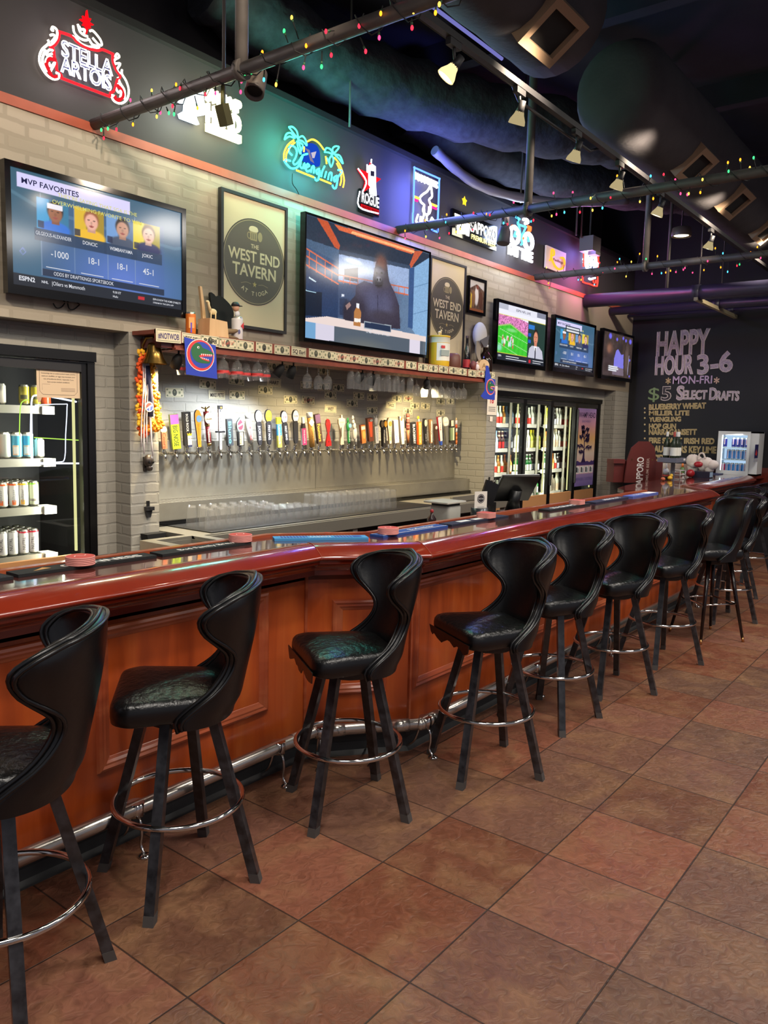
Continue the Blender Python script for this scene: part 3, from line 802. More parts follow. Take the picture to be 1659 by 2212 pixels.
for k in range(4):
    a = R_(8 + 90 * k); c = MB(); c.cyl((.14 * math.cos(a), .14 * math.sin(a), .64), (.272 * math.cos(a), .272 * math.sin(a), .03), .019, 'dark_lacquer', .011, 12); l = c.build('leg', t)
    e = MB(); e.cyl((.272 * math.cos(a), .272 * math.sin(a), .034), (.279 * math.cos(a), .279 * math.sin(a), 0), .0115, 'brass_tip', .010, 12); e.build('brass_tip', l)
    f = MB(); a2 = R_(8 + 90 * (k + 1)); f.cyl((.21 * math.cos(a), .21 * math.sin(a), .30), (.21 * math.cos(a2), .21 * math.sin(a2), .30), .007, 'chrome', seg=8); f.ell((.21 * math.cos(a), .21 * math.sin(a), .30), (.014, .014, .014), 'chrome', 8, 6); f.build('foot_bar', t)
# ------------------------------------------------------------------ glass-door coolers
EM('cooler_led', (236, 230, 160), 1.1)
P('cooler_liner', (150, 152, 142), .5); P('cooler_dark', (22, 24, 27), .6); P('shelf_strip', (235, 236, 228), .4)
P('frame_black', (12, 12, 13), .28); P('frame_gray', (42, 42, 44), .35, 0.)
def cooler(label, x0, x1, doors, depth, dark_right=False):
    c = thing('glass_door_cooler', label, 'cooler', ((x0 + x1) / 2, 4.56, 0)); ox = (x0 + x1) / 2
    def B(fn, name, parent=c):
        b = MB(); fn(b); b.v = [q - Vector((ox, 4.56, 0)) for q in b.v]; return b.build(name, parent)
    def cab(b):
        yb = 4.62 + depth
        b.bb((x0, yb, .2), (x1, yb + .03, 2.05), 'cooler_dark'); b.bb((x0, 4.60, 2.0), (x1, yb, 2.04), 'cooler_liner')
        b.bb((x0, 4.60, .2), (x0 + .03, yb, 2.04), 'cooler_liner'); b.bb((x1 - .03, 4.60, .2), (x1, yb, 2.04), 'cooler_dark')
        b.bb((x0, 4.60, .0), (x1, yb, .70), 'cooler_dark')
    B(cab, 'cabinet')
    def frame(b):
        b.bb((x0, 4.50, 1.995), (x1, 4.62, 2.055), 'frame_black'); b.bb((x0, 4.52, 0), (x0 + .05, 4.62, 2.0), 'frame_black'); b.bb((x1 - .05, 4.52, 0), (x1, 4.62, 2.0), 'frame_black')
        b.bb((x0, 4.515, 1.985), (x1, 4.525, 1.99), 'frame_gray')
    B(frame, 'frame')
    for k, (a, e) in enumerate(doors):
        def dr(b):
            f = .042
            b.bb((a, 4.53, .55), (a + f, 4.575, 1.985), 'frame_black'); b.bb((e - f, 4.53, .55), (e, 4.575, 1.985), 'frame_black')
            b.bb((a + f, 4.53, 1.93), (e - f, 4.575, 1.985), 'frame_gray'); b.bb((a + f, 4.53, .55), (e - f, 4.575, .60), 'frame_black')
            b.bb((a + f, 4.535, .60), (e - f, 4.57, .785), 'cardboard')
            b.bb((a + .004, 4.505, .9), (a + .022, 4.53, 1.9), 'frame_gray')
        d = B(dr, 'door'); B(lambda b: b.bb((a + .042, 4.552, .785), (e - .042, 4.556, 1.93), 'door_glass'), 'glass_pane', d)
        B(lambda b: b.bb((e - .070, 4.585, .80), (e - .058, 4.60, 1.92), 'cooler_led'), 'light_strip', d)
    return c, B
cL, BL = cooler('tall glass-door cooler full of canned drinks at the left end of the bar', 1.15, 2.845, [(1.20, 2.0), (2.0, 2.80)], .55)
for i, z in enumerate((1.71, 1.385, 1.085, .785)):
    BL(lambda b: (b.bb((1.2, 4.70, z - .030), (2.62, 5.12, z - .022), 'cooler_liner'), b.bb((1.2, 4.695, z - .045), (2.64, 4.712, z + .004), 'steel'), b.bb((2.58, 4.68, z - .048), (2.66, 4.80, z + .002), 'shelf_strip' if i > 1 else 'steel')), 'shelf')
BL(lambda b: [b.bb((x, 5.13, .7), (x + .035, 5.15, 2.0), 'steel') for x in (1.3, 2.42)], 'shelf_upright')
cRdoors = [(7.875, 8.62), (8.62, 9.36), (9.36, 10.11), (10.11, 10.86)]
cR, BR = cooler('four-door bottle cooler in the right wall recess, one door covered by a sunset poster', 7.86, 10.90, cRdoors, .45)
SEC = [8.51, 9.25, 10.06]
for k in range(3):
    e = SEC[k]
    for z in (1.68, 1.38, 1.087, .787):
        BR(lambda b: (b.bb((e - .62, 4.70, z - .03), (e, 4.98, z - .022), 'cooler_liner'), b.bb((e - .61, 4.685, z - .042), (e - .005, 4.70, z + .004), 'shelf_strip')), 'shelf')
    BR(lambda b: b.bb((e + .02, 4.66, .75), (e + .035, 4.69, 1.95), 'steel'), 'shelf_upright')
for (x, y, z, e) in ((2.3, 4.66, 1.86, 5), (2.3, 4.66, 1.3, 5), (1.7, 4.66, 1.3, 4)):
    lamp('cooler_light', 'AREA', (x + .38, 4.60, z - .2), e * 1.7, (1, .97, .78), .05, (x - .3, 4.95, z - .25), size_y=.9)
for k in range(3):
    e = SEC[k]
    lamp('cooler_light', 'AREA', (cRdoors[k][0] + .068, 4.60, 1.36), 14, (1, .98, .78), .03, (e - .1, 4.80, 1.3), size_y=1.1)

# door poster
def tree_poster():
    t = thing('poster', 'purple and orange sunset poster with a lone cypress tree on cooler door', 'poster', (10.485, 4.545, .84))
    F = Fr((-.325, 0, 0), (1, 0, 0), (0, 0, 1), (0, -1, 0)); wd, ht = .65, 1.08
    def sky(U, V):
        k = [0, .22, .27, .42, .62, .80, 1]; c = np.array([(120, 104, 168), (176, 150, 190), (222, 180, 170), (236, 214, 196), (240, 186, 120), (222, 160, 180), (170, 140, 205)])
        return np.stack([np.interp(V, k, c[:, i]) for i in range(3)], -1)
    p = picture_obj('sheet', F, wd, ht, 12, 60, sky, 'print_picture', t, 0)
    b = MB(); b.slab(F, 0, 0, wd, ht, -.006, -.0005, 'white_paper'); ink = C((44, 26, 74))
    b.text(F, 'SWAMP HEAD', wd / 2, .955, .075, ink, .0008, .01, width=.60); b.text(F, 'BREWERY', wd / 2, .885, .034, C((130, 110, 160)), .0008, width=.30)
    cx, z0 = .27, .33
    b.flat(F, [(cx - .07, z0), (cx + .09, z0), (cx + .045, z0 + .06), (cx + .03, z0 + .2), (cx + .03, z0 + .45), (cx + .01, z0 + .45), (cx, z0 + .2), (cx - .025, z0 + .06)], .0008, ink)
    rg = random.Random(3)
    for (yy, L, sd) in ((.16, .17, -1), (.22, .24, 1), (.24, .22, -1), (.33, .15, 1), (.37, .17, -1), (.39, .15, 1), (.44, .10, -1), (.47, .13, 1), (.50, .12, -1)):
        pts = [(cx + .02, z0 + yy - .05), (cx + .02 + sd * L * .5, z0 + yy + .015), (cx + .02 + sd * L, z0 + yy - .02)]; b.line(F, smooth_path(pts, 5), .014, .0008, ink)
        for q in range(9):
            f = .25 + .75 * q / 8; x = cx + .02 + sd * L * f; y = z0 + yy - .01 + .01 * math.sin(q); h = rg.uniform(.02, .07)
            b.flat(F, [(x - .013, y + .014), (x + .013, y + .014), (x + .008, y - h * .4), (x, y - h), (x - .008, y - h * .5)], .0009, ink)
    hl = [(0, z0 - .04)] + [(wd * i / 14, z0 + .012 + rg.uniform(-.01, .018)) for i in range(15)] + [(wd, z0 - .04)]
    b.flat(F, hl, .0007, C((72, 52, 112)))
    b.rect(F, .02, .17, .63, .29, .0006, C((214, 170, 180)))
    for i in range(4): b.rect(F, .03 + .152 * i, .18, .165 + .152 * i, .28, .0009, C((232, 230, 226))); b.rect(F, .06 + .152 * i, .195, .10 + .152 * i, .265, .0012, C((60, 62, 70))); b.rect(F, .105 + .152 * i, .19, .14 + .152 * i, .25, .0012, C((150, 160, 170)))
    b.text(F, 'BREWERY TASTING', wd / 2, .075, .045, C((92, 82, 140)), .0008, .01, width=.58)
    b.build('print', t)
tree_poster()

# ------------------------------------------------------------------ cans and bottles
P('can_lid', (190, 188, 178), .3, 1.)
def can_mb(r, h, body, band=None, art=None, side='r'):
    b = MB(); mats = ['can_lid', 'can_lid', body, body, band or body, 'can_lid', 'can_lid', 'can_lid']
    b.lathe([(r * .70, 0), (r * .82, .004), (r, .012), (r, h * .5), (r, h * .86), (r, h - .012), (r * .84, h - .003), (r * .84, h), (r * .78, h - .004)], 'can_lid', seg=14, mats=mats)
    if art: art(b, r, h)
    return b
def facing(r, h, a):   # frame tangent to a can's side, looking along angle a
    n = Vector((math.cos(a), math.sin(a), 0)); return Fr(n * (r * 1.012), (-n.y, n.x, 0), (0, 0, 1), n)
A0 = R_(-118)
def wrapped(b, r, z0, z1, a0, a1, mat, n=7):
    p = [(r * 1.006 * math.cos(a0 + (a1 - a0) * i / n), r * 1.006 * math.sin(a0 + (a1 - a0) * i / n)) for i in range(n + 1)]
    q = b.add([(x, y, z) for z in (z0, z1) for x, y in p])
    for i in range(n): b.face((q + i, q + i + 1, q + n + 2 + i, q + n + 1 + i), mat, True)
def art_word(word, ink, blob=None):
    def f(b, r, h):
        F = facing(r, h, A0); b.text(F, word, .004, h * .46, r * .62, ink, .0006, .01, rot=R_(90), width=h * .5)
        if blob: wrapped(b, r, h * .10, h * .28, A0 - .5, A0 + .35, blob)
    return f
def art_panel(mat, z0, z1, a0=-.7, a1=.7, mat2=None):
    def f(b, r, h):
        wrapped(b, r, h * z0, h * z1, A0 + a0, A0 + a1, mat)
        if mat2: wrapped(b, r * 1.003, h * (z0 + .06), h * (z1 - .06), A0 + a0 + .2, A0 + a1 - .2, mat2)
    return f
wc = C((228, 228, 222), .35); 
kinds = {}
def can_kind(key, r, h, body, band, art, desc): kinds[key] = (can_mb(r, h, body, band, art), desc)
can_kind('straw', .0285, .157, wc, C((196, 34, 62), .35), art_word('seltzer', C((150, 150, 152)), C((214, 60, 60))), 'tall white red-topped can')
can_kind('pink', .0285, .157, wc, C((206, 60, 120), .35), art_word('seltzer', C((150, 150, 152)), C((214, 70, 70))), 'tall white pink-topped can')
can_kind('orange', .0285, .157, wc, C((226, 96, 30), .35), art_word('seltzer', C((150, 150, 152)), C((226, 110, 60))), 'tall white orange-topped can')
can_kind('yellow', .0285, .157, wc, C((230, 206, 40), .35), art_word('seltzer', C((150, 150, 152)), C((226, 170, 80))), 'tall white yellow-topped can')
can_kind('lime', .0285, .157, C((214, 222, 190), .35), C((120, 200, 60), .35), art_panel(C((110, 104, 96)), .2, .3), 'tall pale lime-topped can')
can_kind('nutrl', .0285, .157, C((214, 214, 214), .3), None, art_word('NUTRL', C((70, 70, 74))), 'tall silver white NUTRL can')
can_kind('nutrlr', .0285, .157, C((218, 214, 212), .3), C((186, 30, 54), .35), art_word('NUTRL', C((96, 90, 92))), 'tall white red-rimmed NUTRL can')
can_kind('peach', .0285, .157, C((222, 196, 186), .35), None, art_panel(C((222, 110, 80)), .08, .5, -.3, .5), 'tall pale pink can')
can_kind('sun', .0285, .157, C((226, 228, 214), .35), None, art_panel(C((90, 160, 214)), .42, .9, -.8, .8, C((238, 176, 20))), 'white yellow-sun can')
can_kind('orangebig', .033, .16, C((222, 128, 44), .3), None, art_panel(C((240, 150, 60)), .3, .6), 'large orange can')
can_kind('blue', .033, .16, C((70, 150, 180), .3), C((210, 216, 214)), art_panel(C((226, 190, 160)), .12, .5, -.6, .5, C((232, 232, 226))), 'large blue and cream can')
can_kind('clearcan', .033, .16, C((196, 204, 196), .3), None, None, 'large silver green can')
can_kind('greycan', .033, .16, C((88, 92, 92), .3), None, art_panel(C((120, 126, 124)), .1, .8, -.2, .2), 'large dark grey can')
can_kind('pale', .030, .125, C((208, 204, 192), .3), None, None, 'short pale silver can')
can_kind('gold', .030, .125, C((150, 140, 40), .3), None, art_panel(C((60, 60, 24)), .3, .5), 'short dark-striped gold can')
can_kind('redcan', .030, .125, C((170, 60, 30), .3), None, None, 'short red can')
proto = {}
def put_kind(store, key, name, cat, loc, label, group, mb, rz=0):
    if key not in store: o = mb.build(name); store[key] = o
    else: o = store[key].copy(); COL.objects.link(o)
    o.location = loc; o.rotation_euler[2] = rz; tag(o, label, cat, group); return o
def shelf_cans(z, cols, x_right, pitch, rows, name, shelfname, y0=4.742):
    """cols: kinds from right to left"""
    for c, k in enumerate(cols):
        for r in range(rows):
            if r and k in ('none',): continue
            if k == 'none': continue
            mb, desc = kinds[k]
            lab = '%s, %s from right, %s row, %s' % (desc.replace(' a ', ' '), ORD[c], ('front', 'second', 'third', 'back')[r], shelfname)
            put_kind(proto, k, 'drink_can', 'can', (x_right - pitch * c + random.uniform(-.003, .003), y0 + r * (pitch + .003), z), lab, 'cans on the ' + shelfname, mb, random.uniform(-.25, .25))
shelf_cans(1.090, ['lime', 'yellow', 'orange', 'orange', 'orange', 'pink', 'straw', 'straw'], 2.545, .0655, 4, 'a', 'third cooler shelf')
shelf_cans(.790, ['nutrlr', 'nutrlr', 'nutrl', 'nutrl', 'peach', 'sun', 'sun', 'sun'], 2.535, .0655, 4, 'b', 'lowest cooler shelf')
shelf_cans(1.390, ['none', 'pale', 'blue', 'blue', 'clearcan', 'none', 'orangebig', 'orangebig'], 2.66, .072, 1, 'c', 'second cooler shelf')
shelf_cans(1.715, ['redcan', 'gold', 'gold', 'none', 'pale', 'pale', 'greycan', 'greycan', 'greycan'], 2.64, .071, 1, 'd', 'top cooler shelf')

def bottle_mb(kind):
    """long-neck or wine bottle; kind = (radius, height, glass colour, label colour, neck colour, style)"""
    r, h, g, l, n, st = kind; b = MB()
    G = C(g, .12, spec=.6); Lb = C(l, .5); Nk = C(n, .4)
    if st == 'wine': pr = [(r * .9, 0), (r, .006), (r, h * .12), (r, h * .45), (r, h * .60), (r * .75, h * .68), (r * .42, h * .74), (r * .38, h * .84), (r * .40, h * .99), (r * .3, h)]; ms = [G, G, Lb, G, G, G, G, Nk, Nk]
    elif st == 'jug': pr = [(r * .9, 0), (r, .01), (r, h * .2), (r, h * .5), (r, h * .62), (r * .8, h * .72), (r * .4, h * .82), (r * .34, h * .93), (r * .38, h * .95), (r * .36, h)]; ms = [G, G, Lb, G, G, G, G, Nk, Nk]
    else: pr = [(r * .9, 0), (r, .005), (r, h * .12), (r, h * .44), (r, h * .56), (r * .8, h * .63), (r * .46, h * .72), (r * .42, h * .80), (r * .40, h * .94), (r * .44, h * .96), (r * .42, h)]; ms = [G, G, Lb, G, G, G, Nk, G, Nk, Nk]
    b.lathe(pr, G, seg=12, mats=ms); return b
BOT = {'amber': (.031, .232, (150, 96, 30), (214, 196, 150), (214, 170, 80), 'beer'), 'clear': (.031, .232, (196, 206, 190), (226, 60, 50), (210, 214, 200), 'beer'),
       'blue': (.031, .235, (150, 184, 214), (206, 222, 236), (120, 160, 214), 'beer'), 'green': (.031, .232, (26, 96, 40), (220, 224, 214), (206, 210, 200), 'beer'),
       'red': (.031, .232, (70, 34, 22), (190, 40, 34), (206, 190, 160), 'beer'), 'dark': (.031, .232, (30, 24, 22), (206, 210, 224), (190, 190, 190), 'beer'),
       'white': (.034, .25, (206, 210, 196), (236, 236, 226), (236, 236, 226), 'wine'), 'yellow': (.034, .25, (176, 186, 70), (226, 220, 120), (226, 214, 30), 'wine'),
       'wineclear': (.036, .27, (206, 210, 190), (214, 190, 160), (190, 180, 150), 'wine'), 'jug': (.055, .24, (170, 160, 140), (150, 140, 124), (214, 214, 210), 'jug'), 'orange': (.031, .232, (226, 140, 60), (240, 190, 130), (230, 120, 50), 'beer')}
BD = {'amber': 'amber cream-label bottle', 'clear': 'clear red-label bottle', 'blue': 'pale blue beer bottle', 'green': 'green beer bottle', 'red': 'brown red-label bottle', 'dark': 'dark silver-label bottle', 'white': 'white-labelled bottle', 'yellow': 'yellow-capped bottle', 'wineclear': 'clear wine bottle', 'jug': 'stout brown jug bottle', 'orange': 'orange beer bottle'}
bproto = {}
STOCK = [[['amber', 'clear', 'clear', 'amber', 'blue'], ['blue', 'blue', 'red', 'red', 'dark'], ['blue', 'clear', 'amber', 'clear', 'orange'], ['yellow', 'dark', 'clear', 'white', 'dark']],
         [['clear', 'red', 'clear', 'white', 'white'], ['white', 'white', 'white', 'yellow', 'yellow'], ['green', 'green', 'green', 'green', 'dark'], ['dark', 'dark', 'dark', 'green', 'green']],
         [['yellow', 'dark', 'white', 'white', 'clear'], ['orange', 'wineclear', 'wineclear', 'white', 'clear'], ['green', 'orange', 'clear', 'dark', 'dark'], ['white', 'jug', 'jug', 'wineclear', 'wineclear']]]
for k in range(3):
    a = cRdoors[k][0]
    for si, z in enumerate((1.68, 1.38, 1.087, .787)):
        for c, kd in enumerate(STOCK[k][si]):
            for r in range(2):
                x = SEC[k] - .29 + .078 * c + (.13 if c == 4 else 0)
                lab = '%s, %s %s bottle, %s shelf, %s right-hand cooler door' % (BD[kd], ORD[c], ('front', 'rear')[r], ('top', 'second', 'third', 'bottom')[si], ('first', 'second', 'third')[k])
                put_kind(bproto, kd, 'drink_bottle', 'bottle', (x, 4.735 + .075 * r + (.03 if kd == 'jug' else 0), z - .02), lab, 'bottles in the right-hand cooler', bottle_mb(BOT[kd]), 0)

# consumer advisory sheet and a sign's reflection built as glowing tubes in the left cooler door
t = thing('notice', 'cream consumer advisory notice taped inside the left cooler door', 'notice', (0, 0, 0))
p = [atY(79, 779, 4.545), atY(172, 788, 4.545), atY(173, 861, 4.545), atY(80, 858, 4.545)]
F = Fr(p[3], p[2] - p[3], (0, 0, 1), (0, -1, 0)); wd = (p[2] - p[3]).length; ht = .285
b = MB(); b.slab(F, 0, 0, wd, ht, -.002, 0, C((214, 190, 160), .7)); ink = C((62, 48, 46))
b.flat(F, [(0.0, .0), (.03, .0), (.02, -.03), (.006, -.03)], -.0005, C((206, 176, 146), .7))
q = .018; rr = [(q, q + .02), (q + .02, q), (wd - q - .02, q), (wd - q, q + .02), (wd - q, ht - q - .02), (wd - q - .02, ht - q), (q + .02, ht - q), (q, ht - q - .02)]
b.line(F, rr, .002, .0006, ink, True)
b.text(F, 'CONSUMER', wd / 2, .213, .026, ink, .0006, .025, width=wd * .56); b.text(F, 'ADVISORY', wd / 2, .175, .026, ink, .0006, .025, width=wd * .50)
for i, s in enumerate(('Consuming raw or undercooked meats, poultry,', 'seafood, shellfish, or eggs may increase your', 'risk of foodborne illness, especially if you', 'have certain medical conditions.')):
    b.text(F, s, wd / 2, .142 - .017 * i, .0075, ink, .0006, .01, width=wd * (.8, .78, .7, .52)[i])
for i in range(3): b.rect(F, wd * .55, .04 + .008 * i, wd * .88, .043 + .008 * i, .0006, C((150, 128, 110)))
b.line(F, [(wd * .12, .045), (wd * .12, .08), (wd * .3, .08)], .002, .0006, C((150, 128, 110)))
b.build('sheet', t)
t = thing('neon_tube_sign', 'white light tube bent into rounded frames hanging behind the cooler glass', 'neon sign', (0, 0, 0))
EM('tube_cool_white', (226, 232, 255), 2.2); EM('tube_lime', (190, 240, 90), 1.3)
FA = Fr((0, 4.60, 0), (1, 0, 0), (0, 0, 1), (0, -1, 0))
def pxl(pts, Y): return [(atY(a, c, Y).x, atY(a, c, Y).z) for a, c in pts]
b = MB(); b.ftube(FA, smooth_path(pxl([(172, 1001), (120, 1001), (76, 1001), (70, 985), (68, 900), (69, 862), (79, 854), (110, 857), (165, 868)], 4.60), 3), .0055, 0, 'tube_cool_white'); b.build('outer_tube', t)
b = MB(); b.ftube(FA, smooth_path(pxl([(66, 878), (65, 940), (67, 990), (74, 999), (125, 998), (139, 990), (141, 940), (144, 880), (138, 873), (75, 875)], 4.602), 3), .003, .002, 'tube_cool_white'); b.build('inner_tube', t)
b = MB(); b.ftube(FA, smooth_path(pxl([(41, 940), (43, 880), (50, 866), (62, 864)], 4.605), 3), .003, 0, 'tube_lime'); b.ftube(FA, pxl([(73, 945), (170, 951)], 4.605), .003, 0, 'tube_lime'); b.build('lime_tube', t)

# ------------------------------------------------------------------ tap wall
ts = thing('tap_backsplash', 'brushed steel sheet wall behind the row of beer taps', 'tap wall', (5.38, YN, 0))
def S(fn, name, parent=ts):
    b = MB(); fn(b); b.v = [q - Vector((5.38, YN, 0)) for q in b.v]; return b.build(name, parent)
S(lambda b: b.bb((3.25, YN - .013, 1.06), (5.21, YN - .001, 1.488), 'brushed_steel'), 'steel_sheet'); S(lambda b: b.bb((5.215, YN - .013, 1.06), (7.52, YN - .001, 1.480), 'brushed_steel'), 'steel_sheet')
dt = thing('drip_tray', 'long steel drip ledge with slotted drains under the beer taps', 'drip tray', (5.38, 4.7, 1.0))
def S2(fn, name):
    b = MB(); fn(b); b.v = [q - Vector((5.38, 4.7, 1.0)) for q in b.v]; return b.build(name, dt)
S2(lambda b: b.bb((3.25, 4.605, .905), (7.52, YN - .013, 1.058), 'brushed_steel'), 'tray_body')
def perf(b):
    for i in range(128):
        x = 3.30 + i * .033
        b.bb((x, 4.63, 1.0581), (x + .011, 4.79, 1.0586), 'gloss_black')
S2(perf, 'drain_slots')
fb = MB(); fb.cyl((0, .12, 0), (0, .01, 0), .012, 'chrome', .010, 10); fb.lathe([(.018, 0), (.02, .006), (.012, .012)], 'chrome', (0, .118, 0), 12, (0, -1, 0))
fb.ell((0, .03, 0), (.014, .024, .014), 'chrome', 10, 6); fb.tube([(0, .022, .004), (0, -.006, .0), (0, -.020, -.016), (0, -.024, -.046)], [.013, .012, .0105, .0075], 'chrome', 9)
fb.lathe([(.011, -.005), (.013, .012), (.0085, .022), (.010, .034), (.006, .046)], 'chrome', (0, .004, .006), 10)
faucet_proto = None
HN = {}
def tap(i, bx, by, tx, ty, desc, fn):
    """one tap: chrome faucet on the wall and a lever handle shaped by fn(b, H, F)"""
    global faucet_proto
    P0 = atY(bx, by, 4.685); P1 = atY(tx, ty, 4.685 - .012)
    t = thing('beer_tap', desc, 'beer tap', (P0.x, 4.70, 1.40), group='beer taps along the steel wall')
    if faucet_proto is None: faucet_proto = fb.build('faucet', t)
    else: o = faucet_proto.copy(); COL.objects.link(o); o.parent = t
    up = (P1 - P0); H = up.length; up.normalize(); n = Vector((-.35, -1, 0)).normalized(); n = (n - up * n.dot(up)).normalized()
    F = Fr(P0 - Vector((P0.x, 4.70, 1.40)), up.cross(n) * 1, up, n)
    b = MB(); b.cyl(F.p(0, -.03), F.p(0, .004), .006, 'chrome', seg=8); fn(b, H, F); b.build('handle', t)
def cyl_h(b, F, y0, y1, r0, r1, mat, seg=12): b.cyl(F.p(0, y0), F.p(0, y1), r0, mat, r1, seg)
def boxh(b, F, y0, y1, w0, w1, th, mat, side=None): b.prism(F, [(-w0, y0), (w0, y0), (w1, y1), (-w1, y1)], -th, th, mat, side)
def vtext(b, F, s, y0, y1, h, mat, d, bold=.01): b.text(F, s, h * .5 if False else -h * .5, y1, h, mat, d, bold, align='l', rot=R_(-90), width=None) if False else b.text(F, s, -h * .5, (y0 + y1) / 2, h, mat, d, bold, rot=R_(-90), width=abs(y1 - y0))
def H_box(col, side, w, word, ink, cap=None, th=.018):
    def f(b, H, F):
        boxh(b, F, 0, H, w, w, th, C(col), C(side))
        if cap: b.rect(F, -w, H * .72, w, H, th + .0006, C(cap))
        if word: vtext(b, F, word, H * .08, H * (.68 if cap else .92), w * 1.15, C(ink), th + .0012)
    return f
def H_oval(col, face, word, ink, lower=None, lowink=(230, 230, 230)):
    def f(b, H, F):
        m = C(col); boxh(b, F, 0, H * .12, .010, .019, .012, m); boxh(b, F, H * .12, H * .60, .019, .021, .012, m); boxh(b, F, H * .60, H * .68, .021, .010, .012, m)
        b.prism(F, oval(0, H * .82, .030, H * .19), -.012, .010, m); b.flat(F, oval(0, H * .82, .027, H * .172), .0108, C(face)); b.text(F, word, 0, H * .79, .017, C(ink), .0114, .01, width=.04)
        if lower: vtext(b, F, lower, H * .14, H * .56, .018, C(lowink), .0128)
    return f
def H_paddle(col, trim, disc, ink=None, word=None):
    def f(b, H, F):
        pts = [(-.012, 0), (.012, 0), (.014, H * .3), (.024, H * .75), (.022, H * .9), (.012, H * .98), (0, H), (-.012, H * .98), (-.022, H * .9), (-.024, H * .75), (-.014, H * .3)]
        b.prism(F, pts, -.014, .012, C(col), C(trim))
        if disc: b.flat(F, oval(.006, H * .76, .020, .026), .0128, C(disc))
        if word: vtext(b, F, word, H * .06, H * .62, .013, C(ink), .0128)
    return f
def H_cyl(col, top, word, ink, r=.022, topfrac=.86, cap=None):
    def f(b, H, F):
        cyl_h(b, F, 0, H * topfrac, r * .92, r, C(col)); cyl_h(b, F, H * topfrac, H, r * 1.06, r * 1.06, C(top))
        if cap: b.prism(F, [(0, H * .6), (.026, H * .72), (0, H * .84), (-.026, H * .72)], r, r + .003, C(cap))
        if word: vtext(b, F, word, H * .1, H * .6, .016, C(ink), r * 1.01)
    return f
def H_figure(col, parts):
    def f(b, H, F):
        m = C(col, .5)
        for (y, rx, ry, ox) in parts: b.ell(F.p(ox, H * y, 0), (rx, rx * .8, ry * H), m, 12, 8)
        cyl_h(b, F, 0, H * .2, .012, .014, m)
    return f
def H_lager(b, H, F):
    m = C((120, 26, 30)); cyl_h(b, F, 0, .02, .016, .018, 'brass'); cyl_h(b, F, .02, H * .5, .018, .017, m); cyl_h(b, F, H * .5, H * .54, .019, .019, 'brass'); cyl_h(b, F, H * .54, H * .86, .019, .022, m)
    b.prism(F, oval(.008, H * .70, .030, .042), .010, .024, C((222, 206, 170)), 'brass'); b.text(F, 'LAGER', .008, H * .66, .012, C((90, 70, 50)), .0246, .01); vtext(b, F, 'Traditional', H * .1, H * .44, .015, C((230, 220, 200)), .0185)
    cyl_h(b, F, H * .86, H * .92, .009, .008, 'brass'); b.ell(F.p(0, H * .94, 0), (.008, .008, .014), 'brass')
    for s in (-1, 1): b.prism(F, [(0, H * .93), (s * .03, H * .99), (s * .034, H * .965), (s * .006, H * .92)][::s], -.003, .003, 'brass')
def H_sword(b, H, F):
    boxh(b, F, 0, H * .38, .009, .009, .009, C((214, 214, 210)), C((60, 60, 60))); boxh(b, F, H * .38, H * .42, .036, .036, .012, C((26, 24, 26))); boxh(b, F, H * .42, H * .92, .014, .014, .010, C((206, 206, 204)), C((130, 72, 50))); boxh(b, F, H * .92, H, .017, .017, .013, C((26, 22, 24)))
    b.flat(F, oval(.004, H * .955, .007), .0136, C((240, 170, 60))); vtext(b, F, 'MOTORWORKS', H * .44, H * .9, .014, C((40, 40, 44)), .0106); vtext(b, F, 'BREWING', H * .04, H * .34, .010, C((40, 40, 44)), .0096)
def H_king(b, H, F):
    boxh(b, F, 0, H, .028, .028, .02, C((28, 26, 28))); vtext(b, F, 'BOLD ROCK', H * .42, H * .95, .017, C((228, 228, 224)), .0208); vtext(b, F, 'DECADENT', H * .42, H * .75, .010, C((120, 190, 190)), .0209) if False else None
    b.rect(F, -.004, -.01, .026, H * .30, .0210, C((222, 206, 190))); b.flat(F, [(-.004, H * .30), (.026, H * .30), (.028, H * .38), (.018, H * .34), (.011, H * .39), (.004, H * .34), (-.006, H * .38)], .0212, C((240, 190, 40)))
    for s in (.003, .018): b.rect(F, s, H * .2, s + .006, H * .22, .0214, C((60, 40, 40)))
    b.rect(F, -.004, -.01, .026, H * .02, .0213, C((40, 50, 90)))
def H_shield(b, H, F):
    boxh(b, F, 0, H * .5, .024, .024, .016, C((24, 22, 24))); b.rect(F, -.012, .006, .016, H * .48, .0166, C((226, 206, 150))); vtext(b, F, 'Yuengling', H * .06, H * .45, .018, C((30, 26, 26)), .017)
    sh = [(-.014, H * .5), (.014, H * .5), (.028, H * .62), (.030, H * .82), (.018, H * .9), (0, H), (-.018, H * .9), (-.030, H * .82), (-.028, H * .62)]
    b.prism(F, sh, -.01, .010, C((120, 130, 128))); b.flat(F, [(x * .72, H * .75 + (y - H * .75) * .72) for x, y in sh], .0106, C((190, 50, 66)))
    b.flat(F, [(-.02, H * .66), (.02, H * .76), (.02, H * .82), (-.02, H * .72)], .0112, C((230, 226, 222)))
def H_hour(b, H, F):
    pts = [(-.026, 0), (.026, 0), (.024, H * .14), (.006, H * .47), (.022, H * .8), (.014, H * .96), (0, H), (-.014, H * .96), (-.022, H * .8), (-.006, H * .47), (-.024, H * .14)]
    b.prism(F, pts, -.012, .012, C((206, 34, 36), .3)); b.flat(F, oval(0, H * .82, .011), .0126, C((120, 20, 24))); b.flat(F, star(0, H * .34, .005, .002), .0126, C((90, 14, 18))); b.flat(F, oval(0, H * .16, .008, .011), .0126, C((96, 16, 20)))
